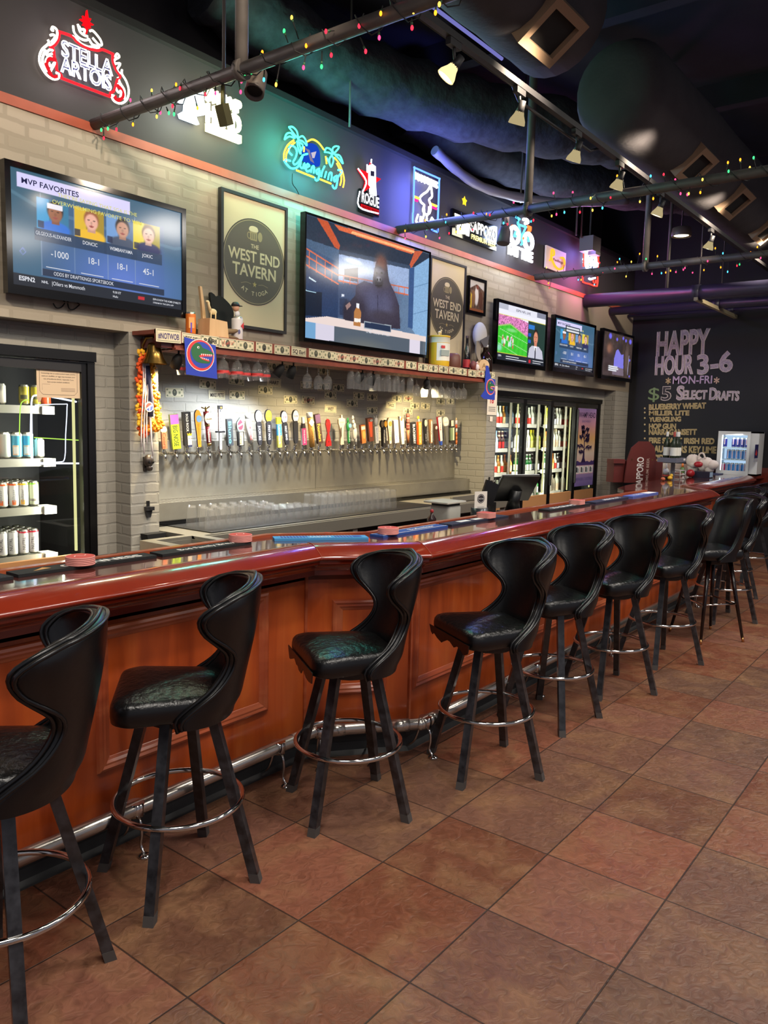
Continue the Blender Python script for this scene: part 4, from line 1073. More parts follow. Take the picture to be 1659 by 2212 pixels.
def H_cream(b, H, F):
    pts = [(-.018, 0), (.018, 0), (.014, H * .3), (.020, H * .6), (.034, H * .72), (.034, H * .86), (.008, H * .90), (.006, H), (-.006, H), (-.008, H * .90), (-.034, H * .86), (-.034, H * .72), (-.026, H * .64), (-.012, H * .35)]
    b.prism(F, pts, -.012, .012, C((226, 206, 176))); b.flat(F, [(-.014, H * .2), (-.004, H * .3), (-.006, H * .6), (-.018, H * .55)], .0126, C((70, 56, 50))); b.text(F, 'Draught', 0, H * .74, .010, C((120, 96, 70)), .0126)
def H_tall(b, H, F):
    pts = [(-.016, 0), (.016, 0), (.022, H * .75), (.02, H * .86), (-.022, H), (-.026, H * .98)]
    b.prism(F, pts, -.016, .016, C((228, 214, 188))); b.flat(F, oval(-.006, H * .88, .013, .018), .0166, C((190, 90, 60)))
    for i in range(4): b.rect(F, .006, H * (.42 + .05 * i), .018, H * (.43 + .05 * i), .0166, C((60, 52, 48)))
def H_pencil(cols):
    def f(b, H, F):
        n = len(cols)
        for i, c in enumerate(cols): cyl_h(b, F, H * .9 * i / n, H * .9 * (i + 1) / n, .012, .012, C(c), 8)
        cyl_h(b, F, H * .9, H, .012, .002, C((222, 196, 150)), 8)
    return f
def H_lemon(b, H, F):
    boxh(b, F, 0, H * .78, .019, .019, .018, C((226, 140, 40)), C((222, 90, 30))); vtext(b, F, 'SHOCK TOP', H * .05, H * .74, .018, C((250, 226, 180)), .0186); cyl_h(b, F, H * .78, H * .88, .006, .006, C((214, 210, 206))); b.ell(F.p(-.008, H * .93, 0), (.018, .010, H * .055), C((240, 206, 40)))
def H_twin(b, H, F):
    boxh(b, F, 0, H * .7, .017, .019, .02, C((30, 26, 26))); vtext(b, F, 'Weissbier', H * .12, H * .62, .016, C((210, 206, 190)), .0206)
    for s, c in ((-1, (110, 90, 60)), (1, (226, 160, 40))): b.prism(F, oval(s * .018, H * .82, .021, H * .14), -.01, .012 + .002 * s, C((40, 34, 30))); b.flat(F, oval(s * .018, H * .82, .017, H * .115), .0146, C(c))
def H_black_oval(b, H, F):
    pts = [(-.009, 0), (.009, 0), (.012, H * .5), (.022, H * .8), (.012, H * .98), (-.012, H * .98), (-.022, H * .8), (-.012, H * .5)]
    b.prism(F, pts, -.016, .014, C((26, 24, 26))); b.flat(F, oval(.004, H * .82, .016, H * .13), .0146, C((206, 196, 160))); vtext(b, F, 'DRY', H * .1, H * .4, .010, C((170, 170, 170)), .0146)
def H_bottles(b, H, F):
    cyl_h(b, F, 0, .02, .010, .010, C((30, 24, 22))); cyl_h(b, F, .02, H * .5, .015, .016, C((150, 96, 60)))
    for i, c in enumerate(((120, 60, 50), (190, 90, 80), (110, 66, 56), (206, 120, 110), (150, 70, 60))): cyl_h(b, F, H * (.5 + .1 * i), H * (.6 + .1 * i), .019 - .002 * (i % 2), .018, C(c))
    for s in (-1, 1): b.cyl(F.p(-.03, H * .55), F.p(-.03 + s * .012, H * (1.02 + .04 * s)), .006, C((26, 24, 26)), .003, 6)
def H_silver(b, H, F):
    boxh(b, F, 0, H, .015, .019, .012, C((150, 112, 72)), C((110, 76, 50))); b.flat(F, [(-.004, H * .04), (.012, H * .04), (.017, H * .9), (.004, H * .97), (-.006, H * .5)], .0126, C((206, 200, 190))); vtext(b, F, 'CIGAR', H * .35, H * .8, .010, C((70, 56, 44)), .0132)
def H_ball(b, H, F):
    boxh(b, F, 0, H, .014, .016, .014, C((76, 52, 40))); b.ell(F.p(.004, H * .82, .016), (.018, .008, .020), C((190, 186, 180)))
TAPS = [
 (355.6, 969, 352, 922, 'small rust and cream tap handle with a round cap, nearest the orange flower garland', lambda b, H, F: (boxh(b, F, 0, H * .78, .017, .017, .014, C((176, 120, 92)), C((150, 60, 44))), b.prism(F, oval(0, H * .88, .022, H * .16), -.01, .014, C((230, 214, 190))), vtext(b, F, 'Coors', H * .04, H * .74, .024, C((190, 60, 44)), .0146))),
 (381, 969, 374, 895, 'lime green tap handle with a purple top lettered BIG NOSE', H_box((170, 206, 40), (110, 130, 60), .030, 'BIG NOSE', (36, 40, 40), (150, 80, 170))),
 (405.6, 962, 401.4, 890, 'wide black tap handle with a crowned face at its foot', H_king),
 (430.5, 965, 425.7, 885, 'orange paddle tap handle with a blue disc', H_paddle((240, 150, 30), (44, 36, 80), (120, 160, 190), (214, 120, 20), 'SUNSHINE')),
 (452, 962.6, 443.7, 877, 'dark red tap handle with a cream oval and a brass eagle', H_lager),
 (476.3, 970, 475, 876, 'slim white tap handle with a black cross guard', H_sword),
 (497, 962, 494, 905, 'plain slate grey tap handle lettered Bluno', H_box((62, 66, 70), (48, 50, 54), .022, 'Bluno', (110, 196, 200))),
 (520, 962.6, 518, 901.6, 'black tap handle topped by a red and grey shield', H_shield),
 (541.4, 955.7, 535, 893, 'white cylinder tap handle with red band and red lettering', H_cyl((232, 226, 220), (226, 222, 218), 'SMITHWICK', (196, 60, 66), .024, .84)),
 (561.5, 961, 557, 886, 'black tap handle with a white oval top lettered JUCIN 352', H_oval((40, 38, 42), (226, 222, 220), 'WILD', (70, 50, 80), 'JUCIN 352')),
 (581.6, 960, 578.8, 885, 'black tap handle with a yellow oval lettered VEGA', H_oval((40, 38, 42), (250, 200, 30), 'VEGA', (50, 50, 60), 'FIRST MAG')),
 (603.8, 966, 601, 901.6, 'yellow and blue pencil-like tap handle', lambda b, H, F: (boxh(b, F, 0, H * .4, .017, .017, .015, C((240, 206, 90)), C((200, 190, 80))), boxh(b, F, H * .4, H * .78, .018, .018, .015, C((70, 170, 226)), C((60, 120, 170))), boxh(b, F, H * .78, H, .018, .018, .015, C((244, 226, 40)), C((210, 200, 50))), vtext(b, F, 'Landshark', H * .1, H * .74, .018, C((240, 236, 200)), .0156))),
 (619.7, 960, 612, 887.7, 'black tap handle with a white oval numbered 72', H_oval((40, 38, 42), (236, 232, 232), '72', (150, 30, 80), 'FIRST MAG')),
 (639, 957.7, 637.7, 885.6, 'plain black tap handle with a white oval bearing blue words', H_oval((36, 35, 39), (236, 234, 234), 'THE PIER', (60, 80, 140))),
 (657, 960.5, 654, 901, 'pink and white tap handle', lambda b, H, F: (boxh(b, F, 0, H * .6, .020, .018, .014, C((206, 50, 110)), C((226, 216, 220))), boxh(b, F, H * .6, H * .78, .016, .012, .014, C((44, 34, 40))), boxh(b, F, H * .78, H, .010, .010, .012, C((216, 214, 212))), vtext(b, F, 'PINEAPPLE', H * .06, H * .54, .014, C((250, 200, 210)), .0146))),
 (674.5, 965, 668, 891, 'tan cylinder tap handle with white cap and white diamond', H_cyl((196, 146, 72), (232, 230, 226), 'COPPERTAIL', (120, 84, 40), .025, .86, (226, 222, 214))),
 (691, 957.7, 683.5, 895, 'purple and brown tap handle lettered Founders', H_box((70, 54, 50), (60, 44, 40), .024, 'Founders', (226, 190, 70), (92, 64, 100))),
 (709, 963, 707.8, 905, 'red hourglass-shaped tap handle', H_hour),
 (738, 960, 737, 896, 'cream bottle-shaped tap handle with a wide shoulder', H_cream),
 (754, 957.7, 751, 903, 'green bottle-figure tap handle with a blue disc', lambda b, H, F: (H_figure((34, 120, 60), [(.3, .015, .32, 0), (.68, .020, .2, 0), (.92, .012, .1, 0)])(b, H, F), b.prism(F, oval(.012, H * .70, .016, .02), .012, .018, C((120, 170, 200))), vtext(b, F, 'HEINEKEN', H * .08, H * .5, .009, C((220, 230, 220)), .0156))),
 (768.7, 957, 762.5, 898, 'pale grey statue-like tap handle', H_figure((196, 192, 186), [(.35, .026, .24, 0), (.62, .018, .12, .004), (.78, .016, .08, -.004), (.93, .013, .08, -.004)])),
 (784.6, 957, 781.7, 913.5, 'short copper brown tap handle with a rounded top', lambda b, H, F: (boxh(b, F, 0, H * .9, .022, .024, .018, C((190, 120, 56)), C((120, 54, 34))), b.flat(F, oval(.004, H * .42, .016, H * .2), .0186, C((226, 160, 80))), b.rect(F, -.02, H * .68, .02, H * .84, .0186, C((236, 214, 190))))),
 (800.5, 952.6, 797, 903, 'brown tap handle with a flame red panel', lambda b, H, F: (boxh(b, F, 0, H, .026, .030, .02, C((110, 60, 40)), C((74, 40, 30))), boxh(b, F, H * .2, H * .85, .010, .020, .0215, C((220, 80, 44))), b.flat(F, oval(.012, H * .9, .016, .012), .0222, C((140, 140, 136))))),
 (813.5, 957, 810.6, 897.6, 'silver wolf-head tap handle', lambda b, H, F: (boxh(b, F, 0, H * .62, .017, .021, .016, C((206, 204, 196)), C((150, 148, 140))), vtext(b, F, 'ALLAGASH', H * .08, H * .56, .016, C((90, 110, 140)), .0166), b.ell(F.p(0, H * .78, .006), (.024, .018, H * .16), C((176, 172, 164))), b.cyl(F.p(-.012, H * .9), F.p(-.018, H * 1.02), .008, C((176, 172, 164)), .002, 6), b.cyl(F.p(.010, H * .9), F.p(.014, H * 1.0), .008, C((176, 172, 164)), .002, 6))),
 (828.7, 964, 828, 905, 'black tap handle with twin round badges', H_twin),
 (842.5, 957.6, 840, 902, 'cream tap handle lettered HAZY IPA in orange', lambda b, H, F: (H_paddle((232, 206, 170), (226, 196, 150), (226, 130, 60))(b, H, F), vtext(b, F, 'HAZY IPA', H * .1, H * .62, .022, C((226, 120, 40)), .013))),
 (855.5, 956, 853, 907.7, 'white box tap handle with blue lettering', H_box((236, 234, 236), (196, 190, 196), .024, 'BUD LIGHT', (60, 80, 180))),
 (869, 959, 866, 897.6, 'tall cream tap handle cut at a slant', H_tall),
 (881.5, 961, 880.8, 894, 'brown tap handle stacked like barrels with dark horns', H_bottles),
 (893.8, 962, 891.6, 912, 'black box tap handle with white block lettering', H_box((28, 26, 28), (50, 52, 60), .024, 'BLACKBERRY', (232, 230, 226))),
 (906, 959.8, 904.7, 897.6, 'orange box tap handle topped by a lemon', H_lemon),
 (919, 959.8, 917, 903.4, 'black tap handle with a cream oval near its top', H_black_oval),
 (930.7, 957, 929, 906, 'wooden tap handle with a silver face', H_silver),
 (941.6, 959.8, 940, 916, 'short brown tap handle with a grey ball', H_ball),
 (952.4, 961, 948, 900.5, 'white and red tap handle with a blue foot', lambda b, H, F: (boxh(b, F, 0, H * .15, .010, .014, .014, C((50, 80, 170))), boxh(b, F, H * .15, H, .014, .024, .016, C((232, 226, 214)), C((150, 30, 50))), vtext(b, F, 'ULTRA', H * .5, H * .9, .014, C((170, 40, 60)), .0166), b.rect(F, -.006, H * .55, .006, H * .58, .0168, C((190, 40, 44))))),
 (964.7, 959.8, 961.8, 900.5, 'grey tap handle with a round white top', lambda b, H, F: (boxh(b, F, 0, H * .68, .010, .019, .012, C((108, 106, 96))), b.prism(F, oval(0, H * .82, .034, H * .18), -.01, .012, C((230, 226, 214))), b.text(F, 'GUAVA', 0, H * .79, .012, C((150, 120, 110)), .0126))),
 (975.5, 955.5, 975.5, 907.7, 'green and cream striped tap handle', lambda b, H, F: (boxh(b, F, 0, H * .1, .026, .026, .016, C((50, 44, 38))), boxh(b, F, H * .1, H * .68, .026, .026, .016, C((130, 150, 110)), C((90, 100, 80))), b.rect(F, .006, H * .1, .024, H * .66, .0166, C((240, 236, 190))), boxh(b, F, H * .68, H * .74, .028, .028, .018, C((44, 38, 34))), boxh(b, F, H * .74, H, .017, .017, .014, C((232, 222, 196)), C((60, 50, 44))))),
 (985.7, 959.8, 985.7, 902, 'orange crayon-like tap handle, last of the row by the brick pillar', H_pencil([(200, 110, 50), (210, 120, 56), (206, 112, 50), (230, 220, 210), (206, 90, 50), (222, 214, 230)])),
]
for i, tp in enumerate(TAPS): tap(i, *tp)
# ------------------------------------------------------------------ shelf with bills, glass rack and spots
SH = thing('wall_shelf', 'long red-brown shelf above the beer taps with a glass rack beneath', 'shelf', (5.12, YS, 2.14))
def K(fn, name, parent=SH, o=(5.12, YS, 2.14)):
    b = MB(); fn(b); b.v = [q - Vector(o) for q in b.v]; return b.build(name, parent)
SX0, SX1 = 3.05, 7.19
K(lambda b: (b.bb((SX0, YS, 2.178), (SX1, YW - .002, 2.203), 'shelf_red'), b.bb((SX0, YS - .004, 2.136), (SX1, YS + .018, 2.206), 'shelf_red')), 'board')
for y in (4.19, 4.245, 4.30, 4.355, 4.405): K(lambda b: (b.bb((SX0 + .15, y - .018, 2.092), (SX1 - .08, y + .018, 2.104), 'shelf_red'), b.bb((SX0 + .15, y - .006, 2.104), (SX1 - .08, y + .006, 2.178), 'shelf_red')), 'rack_rail')
K(lambda b: b.bb((SX0 + .06, YS + .03, 2.10), (SX0 + .16, YW - .003, 2.16), 'dark_cherry'), 'end_block'); K(lambda b: b.bb((SX1 - .16, YS + .03, 2.10), (SX1 - .02, YW - .003, 2.16), 'shelf_red'), 'end_block')
# dollar bills
BILLP = C((214, 206, 176), .75); BG = C((120, 124, 100), .8); BD_ = C((74, 76, 66), .8); BIN = C((44, 40, 44), .8); BRED = C((196, 64, 66), .8)
bill_proto = {}
def bill_mb(style, word=None, ink=None):
    b = MB(); F = LOCF; w2, h2 = .078, .033
    b.slab(F, -w2, -h2, w2, h2, 0, .0008, BILLP)
    b.line(F, [(-w2 + .008, -h2 + .007), (w2 - .008, -h2 + .007), (w2 - .008, h2 - .007), (-w2 + .008, h2 - .007)], .0035, .0012, BG, True)
    if style != 'blank':
        b.disc(F, 0, 0, .020, .0013, BD_, .024, 14); b.disc(F, 0, .006, .008, .0016, BG, .010, 10)
        for s in (-1, 1): b.disc(F, s * .043, 0, .017, .0013, C((196, 192, 158), .8), .015, 14); b.disc(F, s * .043, 0, .008, .0016, BG, .008, 10)
        for sx in (-1, 1):
            for sy in (-1, 1): b.disc(F, sx * .063, sy * .020, .0075, .0014, BG, .006, 8)
    if word: b.text(F, word, 0, -.016, .030, ink or BIN, .0022, .02, width=min(.13, .026 * len(word)))
    if style == 'scrawl':
        rg = random.Random(len(bill_proto) * 7 + 1)
        for k in range(3):
            x0 = -.055 + .04 * k; pts = [(x0 + .008 * i, rg.uniform(-.02, .02)) for i in range(5)]; b.line(F, smooth_path(pts, 3), .0032, .002, ink or BIN)
    return b
def bill(P0, style, word, ink, label, group, n=Vector((0, -1, 0)), roll=0., scale=1.):
    key = (style, word, ink)
    if key not in bill_proto: o = bill_mb(style, word, ink).build('dollar_bill'); bill_proto[key] = o
    else: o = bill_proto[key].copy(); COL.objects.link(o)
    o.location = P0; o.rotation_euler = (0, roll, 0); o.scale = (scale, 1, scale); tag(o, label, 'banknote', group)
SB = [(364, 720, 'blank', '#NOTWOB', C((64, 54, 110), .8)), (414, 727, 'blank', 'VTCC 50BX', None), (454, 731, 'plain', 'PARI', None), (492, 735, 'scrawl', None, BRED), (530, 741, 'plain', None, None), (570.5, 746, 'plain', '$', None), (609.5, 752, 'plain', None, None), (645.5, 757, 'blank', 'SQ Earl', None),
      (682.5, 761, 'plain', None, None), (711, 764, 'plain', None, None), (739, 768, 'scrawl', None, BRED), (765, 771, 'scrawl', None, BRED), (791, 775, 'plain', None, None), (815, 778, 'scrawl', None, BRED), (838, 780, 'plain', None, None), (861, 784, 'scrawl', None, BRED), (888.5, 788, 'plain', None, None), (913.8, 791, 'plain', None, None), (936, 794, 'plain', None, None), (958, 797, 'scrawl', None, None), (979.5, 800, 'scrawl', None, None), (999, 803, 'plain', None, None), (1020.5, 806, 'scrawl', None, None), (1039, 808.5, 'scrawl', None, BRED), (1060.5, 811, 'plain', None, None)]
for i, (px, py, st, wd, ink) in enumerate(SB):
    q = atY(px, py, YS - .0045); q.z = 2.170 + random.uniform(-.003, .003)
    lab = 'dollar bill %s, %s from the left along the shelf front' % ({None: 'with no writing' if st == 'plain' else ('with red scrawl' if ink == BRED else 'with black scrawl')}.get(wd, 'with handwritten word'), ORD[i])
    bill(q, st, wd, ink, lab, 'bills pinned along the shelf front', scale=1.0 if i else 1.22, roll=random.uniform(-.02, .02))
WB = [(377, 848, None), (449, 830.5, None), (511, 822, None), (468.6, 853, 'MIKE PETE'), (512, 853.4, 's'), (573, 842.5, 's'), (592, 826, 'HART'), (592, 792, None), (627, 793, 's'), (627.7, 863, 's'), (665.8, 864.5, 'r'), (663, 832, None), (473.6, 888, None), (699, 801, None), (731, 837.4, 's'), (714, 853, 's'), (699, 836, None), (714, 883, 'WET'), (775, 855, None), (804, 858, 's'), (761, 871, 's'), (804, 887, 's'), (857, 861, None), (844, 875, 'TAGS'), (882, 861, 'r'), (896, 877, 's'), (919, 877.5, None), (881, 888, 's'), (952, 866.7, 's'), (973, 866.7, None), (952, 892, 's')]
order = sorted(range(len(WB)), key=lambda i: WB[i][0])
for r, i in enumerate(order):
    px, py, k = WB[i]; q = atY(px, py, YN - .002)
    st = 'scrawl' if k in ('s', 'r') else ('plain' if k is None else 'blank'); word = k if k not in ('s', 'r', None) else None; ink = BRED if k == 'r' else None
    lab = 'dollar bill %s on the tap wall, %s counting from the left' % ('lettered ' + word if word else ('with red ink' if k == 'r' else ('with black scrawl' if k else 'without writing')), ORD[r])
    bill(q, st, word, ink, lab, 'bills on the tap wall', roll=random.uniform(-.05, .05), scale=1.03)
# stemware hanging from the rack
def stem_mb(kind):
    b = MB()      # modelled upside down: foot at z=0, rim below
    if kind == 'wine': pr = [(.033, 0), (.033, -.002), (.006, -.008), (.0035, -.02), (.0035, -.075), (.008, -.085), (.026, -.10), (.037, -.125), (.037, -.15), (.030, -.195)]
    elif kind == 'flute': pr = [(.031, 0), (.031, -.002), (.010, -.008), (.006, -.014), (.012, -.024), (.026, -.045), (.031, -.08), (.032, -.15), (.032, -.175)]
    else: pr = [(.036, 0), (.036, -.002), (.008, -.010), (.006, -.016), (.015, -.030), (.013, -.042), (.030, -.060), (.041, -.10), (.042, -.135), (.036, -.165)]
    b.lathe(pr, 'clear_glass', seg=16, capb=False, capt=False)
    if kind == 'chalice': b.lathe([(.0426, -.115), (.0428, -.132)], C((200, 60, 60), .4), seg=16, capb=False, capt=False)
    return b
sp_ = {}
def stem(kind, px, row, label, group):
    y = (4.216, 4.272, 4.328, 4.38)[row]; q = atY(px, 800, y)
    if kind not in sp_: o = stem_mb(kind).build('stemmed_glass'); sp_[kind] = o
    else: o = sp_[kind].copy(); COL.objects.link(o)
    o.location = (q.x, y, 2.105); tag(o, label, 'glass', group)
GL = [('chalice', 395, 1), ('chalice', 411, 0), ('chalice', 425, 1), ('chalice', 440, 2), ('chalice', 452, 0), ('chalice', 470, 2), ('chalice', 482, 0), ('chalice', 500, 2), ('chalice', 512, 0), ('chalice', 530, 1), ('chalice', 545, 2), ('chalice', 556, 0), ('chalice', 572, 1),
      ('wine', 664, 0), ('wine', 688, 1), ('wine', 708, 0),
      ('flute', 758, 0), ('flute', 772, 0), ('flute', 785, 1), ('flute', 798, 0), ('flute', 806, 2), ('flute', 815, 0), ('flute', 825, 1), ('flute', 838, 0), ('flute', 848, 1), ('flute', 857, 0), ('flute', 868, 1), ('flute', 887, 0),
      ('wine', 901, 1), ('wine', 918, 2), ('wine', 928, 0), ('wine', 941, 1), ('wine', 954, 0), ('wine', 968, 1), ('wine', 980, 0), ('wine', 992, 1), ('wine', 1003, 0)]
for i, (k, px, row) in enumerate(GL):
    stem(k, px, row, '%s, %s hanging glass from the left under the shelf' % ({'chalice': 'red-banded chalice glass', 'wine': 'clear wine glass', 'flute': 'tall stubby-stemmed glass'}[k], ORD[i]), 'glasses hanging under the shelf')
# spot heads under the shelf
def under_spot(px, py, tilt, label, col, en):
    q = atY(px, py, 4.235); t = thing('spot_light', label, 'spotlight', (q.x, 4.235, 2.136), group='black spots under the shelf')
    d = Vector((tilt, .50, -1)).normalized(); n = Vector((0, 0, -.075))
    b = MB(); b.bb((-.03, -.018, -.014), (.03, .018, 0), 'matte_black'); b.build('mount', t)
    b = MB(); b.tube([(0, 0, -.01), (0, 0, -.05), n], .006, 'matte_black', 8); b.build('arm', t)
    b = MB(); b.lathe([(.012, -.01), (.020, .0), (.030, .018), (.033, .03), (.034, .085), (.030, .086), (.026, .06)], 'matte_black', n, 16, d, capt=False); b.build('head', t)
    b = MB(); b.lathe([(.024, .07), (.001, .071)], E_((255, 240, 200) if col is WARM else (235, 240, 255), 6.), n, 12, d, capb=False, capt=False); b.build('bulb', t)
    P0 = q.copy(); P0.z = 2.136; P0 = P0 + n + d * .095
    lamp('under_shelf_spot', 'SPOT', P0, en, col, .025, P0 + d, 105, .55)
SPW = (1.0, .78, .42); 
under_spot(386, 760, -.05, 'black spot under the left end of the shelf beside the bell', SPW, 85)
under_spot(610, 792, -.45, 'black spot under the shelf, left of the central close pair', COOL, 62); under_spot(634, 795, -.05, 'black spot under the shelf, right of the central close pair', COOL, 62)
under_spot(783, 812, -.55, 'black spot under the shelf among the tall glasses, left of two', SPW, 46); under_spot(806, 815, .1, 'black spot under the shelf among the tall glasses, right of two', SPW, 40)
under_spot(922, 826, .75, 'black spot under the right end of the shelf, bulb end showing', SPW, 100)

# ------------------------------------------------------------------ things on the shelf
ZS = 2.203
def onshelf(px, py, Y): q = atY(px, py, Y); return (q.x, Y, ZS)
L = onshelf(412, 712, 4.30); t = thing('drink_can', 'orange drink can standing on the shelf under the big left screen', 'can', L)
b = can_mb(.034, .155, C((222, 120, 40), .35)); b.build('can_body', t); b = MB(); F = facing(.034, .155, A0); b.slab(F, -.018, .05, .018, .12, .0, .0012, C((236, 170, 100))); b.rect(F, -.008, .02, .002, .085, .0016, C((96, 70, 190))); b.build('print', t)
L = onshelf(461, 720, 4.27); t = thing('trophy', 'pale wooden block with a small carved animal and tall slat on the shelf', 'trophy', L)
b = MB(); b.prism(LOCF.sub(0, 0), [(-.085, 0), (.085, 0), (.070, .115), (-.080, .125)], -.06, .06, 'pale_wood'); b.build('block', t)
b = MB(); W_ = C((222, 196, 150), .6)
b.ell((-.004, 0, .178), (.032, .014, .020), W_); b.tube([(-.028, 0, .185), (-.040, 0, .215), (-.044, 0, .235)], [.012, .009, .010], W_, 8); b.ell((-.05, 0, .238), (.015, .008, .009), W_)
for x in (-.026, -.016, .014, .024): b.cyl((x, .006 * (1 if x in (-.016, .024) else -1), .172), (x, .006 * (1 if x in (-.016, .024) else -1), .119), .0055, W_, .004, 6)
b.build('carved_animal', t)
b = MB(); b.prism(Fr((0, .065, 0), (1, 0, 0), (0, 0, 1), (0, -1, 0)), [(-.050, .10), (-.022, .10), (-.035, .20), (-.060, .34), (-.078, .34), (-.060, .21)], 0, .02, 'pale_wood'); b.build('slat', t)
L = onshelf(478, 720, 4.385); t = thing('wall_sign', 'black head-shaped cut-out board leaning behind the wooden block', 'sign', L)
b = MB(); b.prism(LOCF, smooth_path([(.03, .0), (-.07, .01), (-.09, .16), (-.115, .31), (-.085, .315), (-.06, .30), (-.02, .31), (.06, .265), (.095, .22), (.095, .16), (.08, .115), (.05, .095), (.055, .03)], 4, True), 0, .02, 'matte_black'); b.build('board', t)
L = onshelf(492, 730, 4.24); t = thing('driftwood', 'brown forked piece of driftwood beside the bobble-head can', 'ornament', L)
b = MB(); W2 = C((120, 100, 74), .8); b.tube([(-.09, .02, .03), (-.03, .0, .055), (.04, -.01, .06), (.10, -.02, .075)], [.012, .020, .016, .005], W2, 8); b.tube([(-.05, .0, .045), (.0, -.01, .02), (.09, -.02, .012)], [.014, .014, .006], W2, 8); b.tube([(-.09, .02, .03), (-.10, .02, .008)], [.012, .016], W2, 8); b.build('branch', t)
L = onshelf(512, 733, 4.25); t = thing('bobblehead', 'white can with a capped bobble-head figure sitting on top', 'figurine', L)
b = can_mb(.040, .165, C((220, 216, 216), .35)); b.build('can_body', t); b = MB(); F = facing(.04, .16, R_(-95)); b.flat(F, [(.0, .10), (.026, .13), (.026, .08)], .0016, C((190, 40, 50))); b.flat(F, oval(-.012, .06, .010, .016), .0016, C((90, 90, 130))); b.build('print', t)
b = MB(); SK = C((214, 160, 130), .5)
b.ell((0, 0, .185), (.022, .016, .022), C((226, 226, 226))); b.ell((-.012, 0, .228), (.026, .024, .028), SK); b.build('figure', t)
b = MB(); b.lathe([(.030, 0), (.029, .012), (.018, .026), (.002, .030)], C((26, 26, 34)), (-.016, 0, .236), 14); b.prism(topF(-.002, 0, .238, R_(-20)), [(.0, -.022), (.03, -.018), (.042, 0), (.03, .018), (0, .022)], 0, .004, C((26, 26, 34))); b.build('cap', t)
L = onshelf(948, 785, 4.29); t = thing('tin', 'large yellow and white tin with a printed label on the shelf', 'tin', L)
b = MB(); yl = C((216, 176, 44), .35); wt = C((214, 212, 200), .4); b.lathe([(.098, 0), (.10, .004), (.10, .05), (.10, .225), (.10, .275), (.103, .28), (.103, .292), (.09, .293), (.09, .288)], yl, seg=28, mats=[yl, yl, yl, wt, yl, yl, yl, yl]); b.build('tin_body', t)
b = MB(); F = facing(.10, .28, R_(-112)); wrapped(b, .1005, .055, .22, R_(-160), R_(-60), C((228, 226, 216)), 12); G = Fr((0, 0, 0), (1, 0, 0), (0, 0, 1), (0, -1, 0)); q = F; b.slab(q, -.045, .17, -.005, .195, -.002, .004, C((196, 50, 50))); b.text(q, 'Tavern', .0, .20, .014, C((40, 40, 44)), .005) if False else None; b.slab(q, -.05, .10, .045, .155, -.006, .0045, C((150, 160, 156))); b.build('label_print', t)
b = MB(); b.ell((0, 0, .325), (.028, .012, .016), C((224, 206, 160))); b.ell((.024, 0, .345), (.012, .009, .010), C((224, 206, 160)))
for x in (-.018, -.01, .012, .02): b.cyl((x, 0, .32), (x, 0, .292), .005, C((224, 206, 160)), seg=6)
b.build('top_figure', t)
L = onshelf(976, 790, 4.31); t = tag(MB().lathe([(.085, 0), (.09, .01), (.086, .08), (.078, .13), (.06, .15), (.0, .155)], C((98, 58, 44), .5), L, 20).build('leather_case'), 'round brown leather case on the shelf next to the yellow tin', 'case')
L = onshelf(1007, 795, 4.30); t = thing('drink_bottle', 'tall dark bottle with a red label on the right half of the shelf', 'bottle', L)
b = MB(); dk = C((18, 16, 18), .1); rd = C((170, 40, 44), .5); b.lathe([(.034, 0), (.037, .006), (.037, .03), (.037, .11), (.036, .16), (.018, .23), (.014, .27), (.014, .32), (.016, .325), (.015, .345)], dk, seg=18, mats=[dk, dk, rd, dk, dk, dk, dk, C((80, 60, 54)), C((80, 60, 54))]); b.build('bottle_glass', t)
L = onshelf(1024, 800, 4.24); t = thing('figurine', 'small maroon and white figurine by the wooden puck on the shelf', 'figurine', L)
b = MB(); b.ell((-.02, 0, .05), (.04, .03, .05), C((110, 50, 44))); b.ell((.02, -.02, .035), (.028, .025, .036), C((220, 206, 200))); b.ell((.022, -.02, .075), (.018, .016, .018), C((206, 170, 150))); b.build('body', t)
L = onshelf(1047, 800, 4.34); t = thing('growler', 'big dark growler jug with a white cap at the right end of the shelf', 'jug', L)
b = MB(); b.lathe([(.075, 0), (.08, .01), (.08, .13), (.072, .17), (.035, .215), (.026, .23), (.026, .27)], C((34, 22, 18), .12), seg=20); b.build('jug_glass', t); b = MB(); b.lathe([(.030, .268), (.030, .295), (.0, .296)], 'white_plastic', seg=16); b.build('cap', t); b = MB(); b.tube([(.03, 0, .255), (.055, 0, .25), (.06, 0, .225), (.045, 0, .20)], .007, C((34, 22, 18), .12), 8); b.build('handle', t)
L = onshelf(1042, 803, 4.235); t = thing('wooden_puck', 'round wooden puck lettered A standing on edge on the shelf', 'ornament', (L[0], L[1], L[2] + .062))
F = Fr((0, 0, 0), Vector((.85, -.5, 0)), (0, 0, 1), Vector((-.5, -.85, 0))); b = MB(); b.prism(F, oval(0, 0, .062, None, 28), -.04, .03, 'pale_wood', C((206, 150, 84), .5)); b.text(F, 'A', 0, -.025, .05, C((150, 110, 60)), .031, .02); b.build('disc', t)

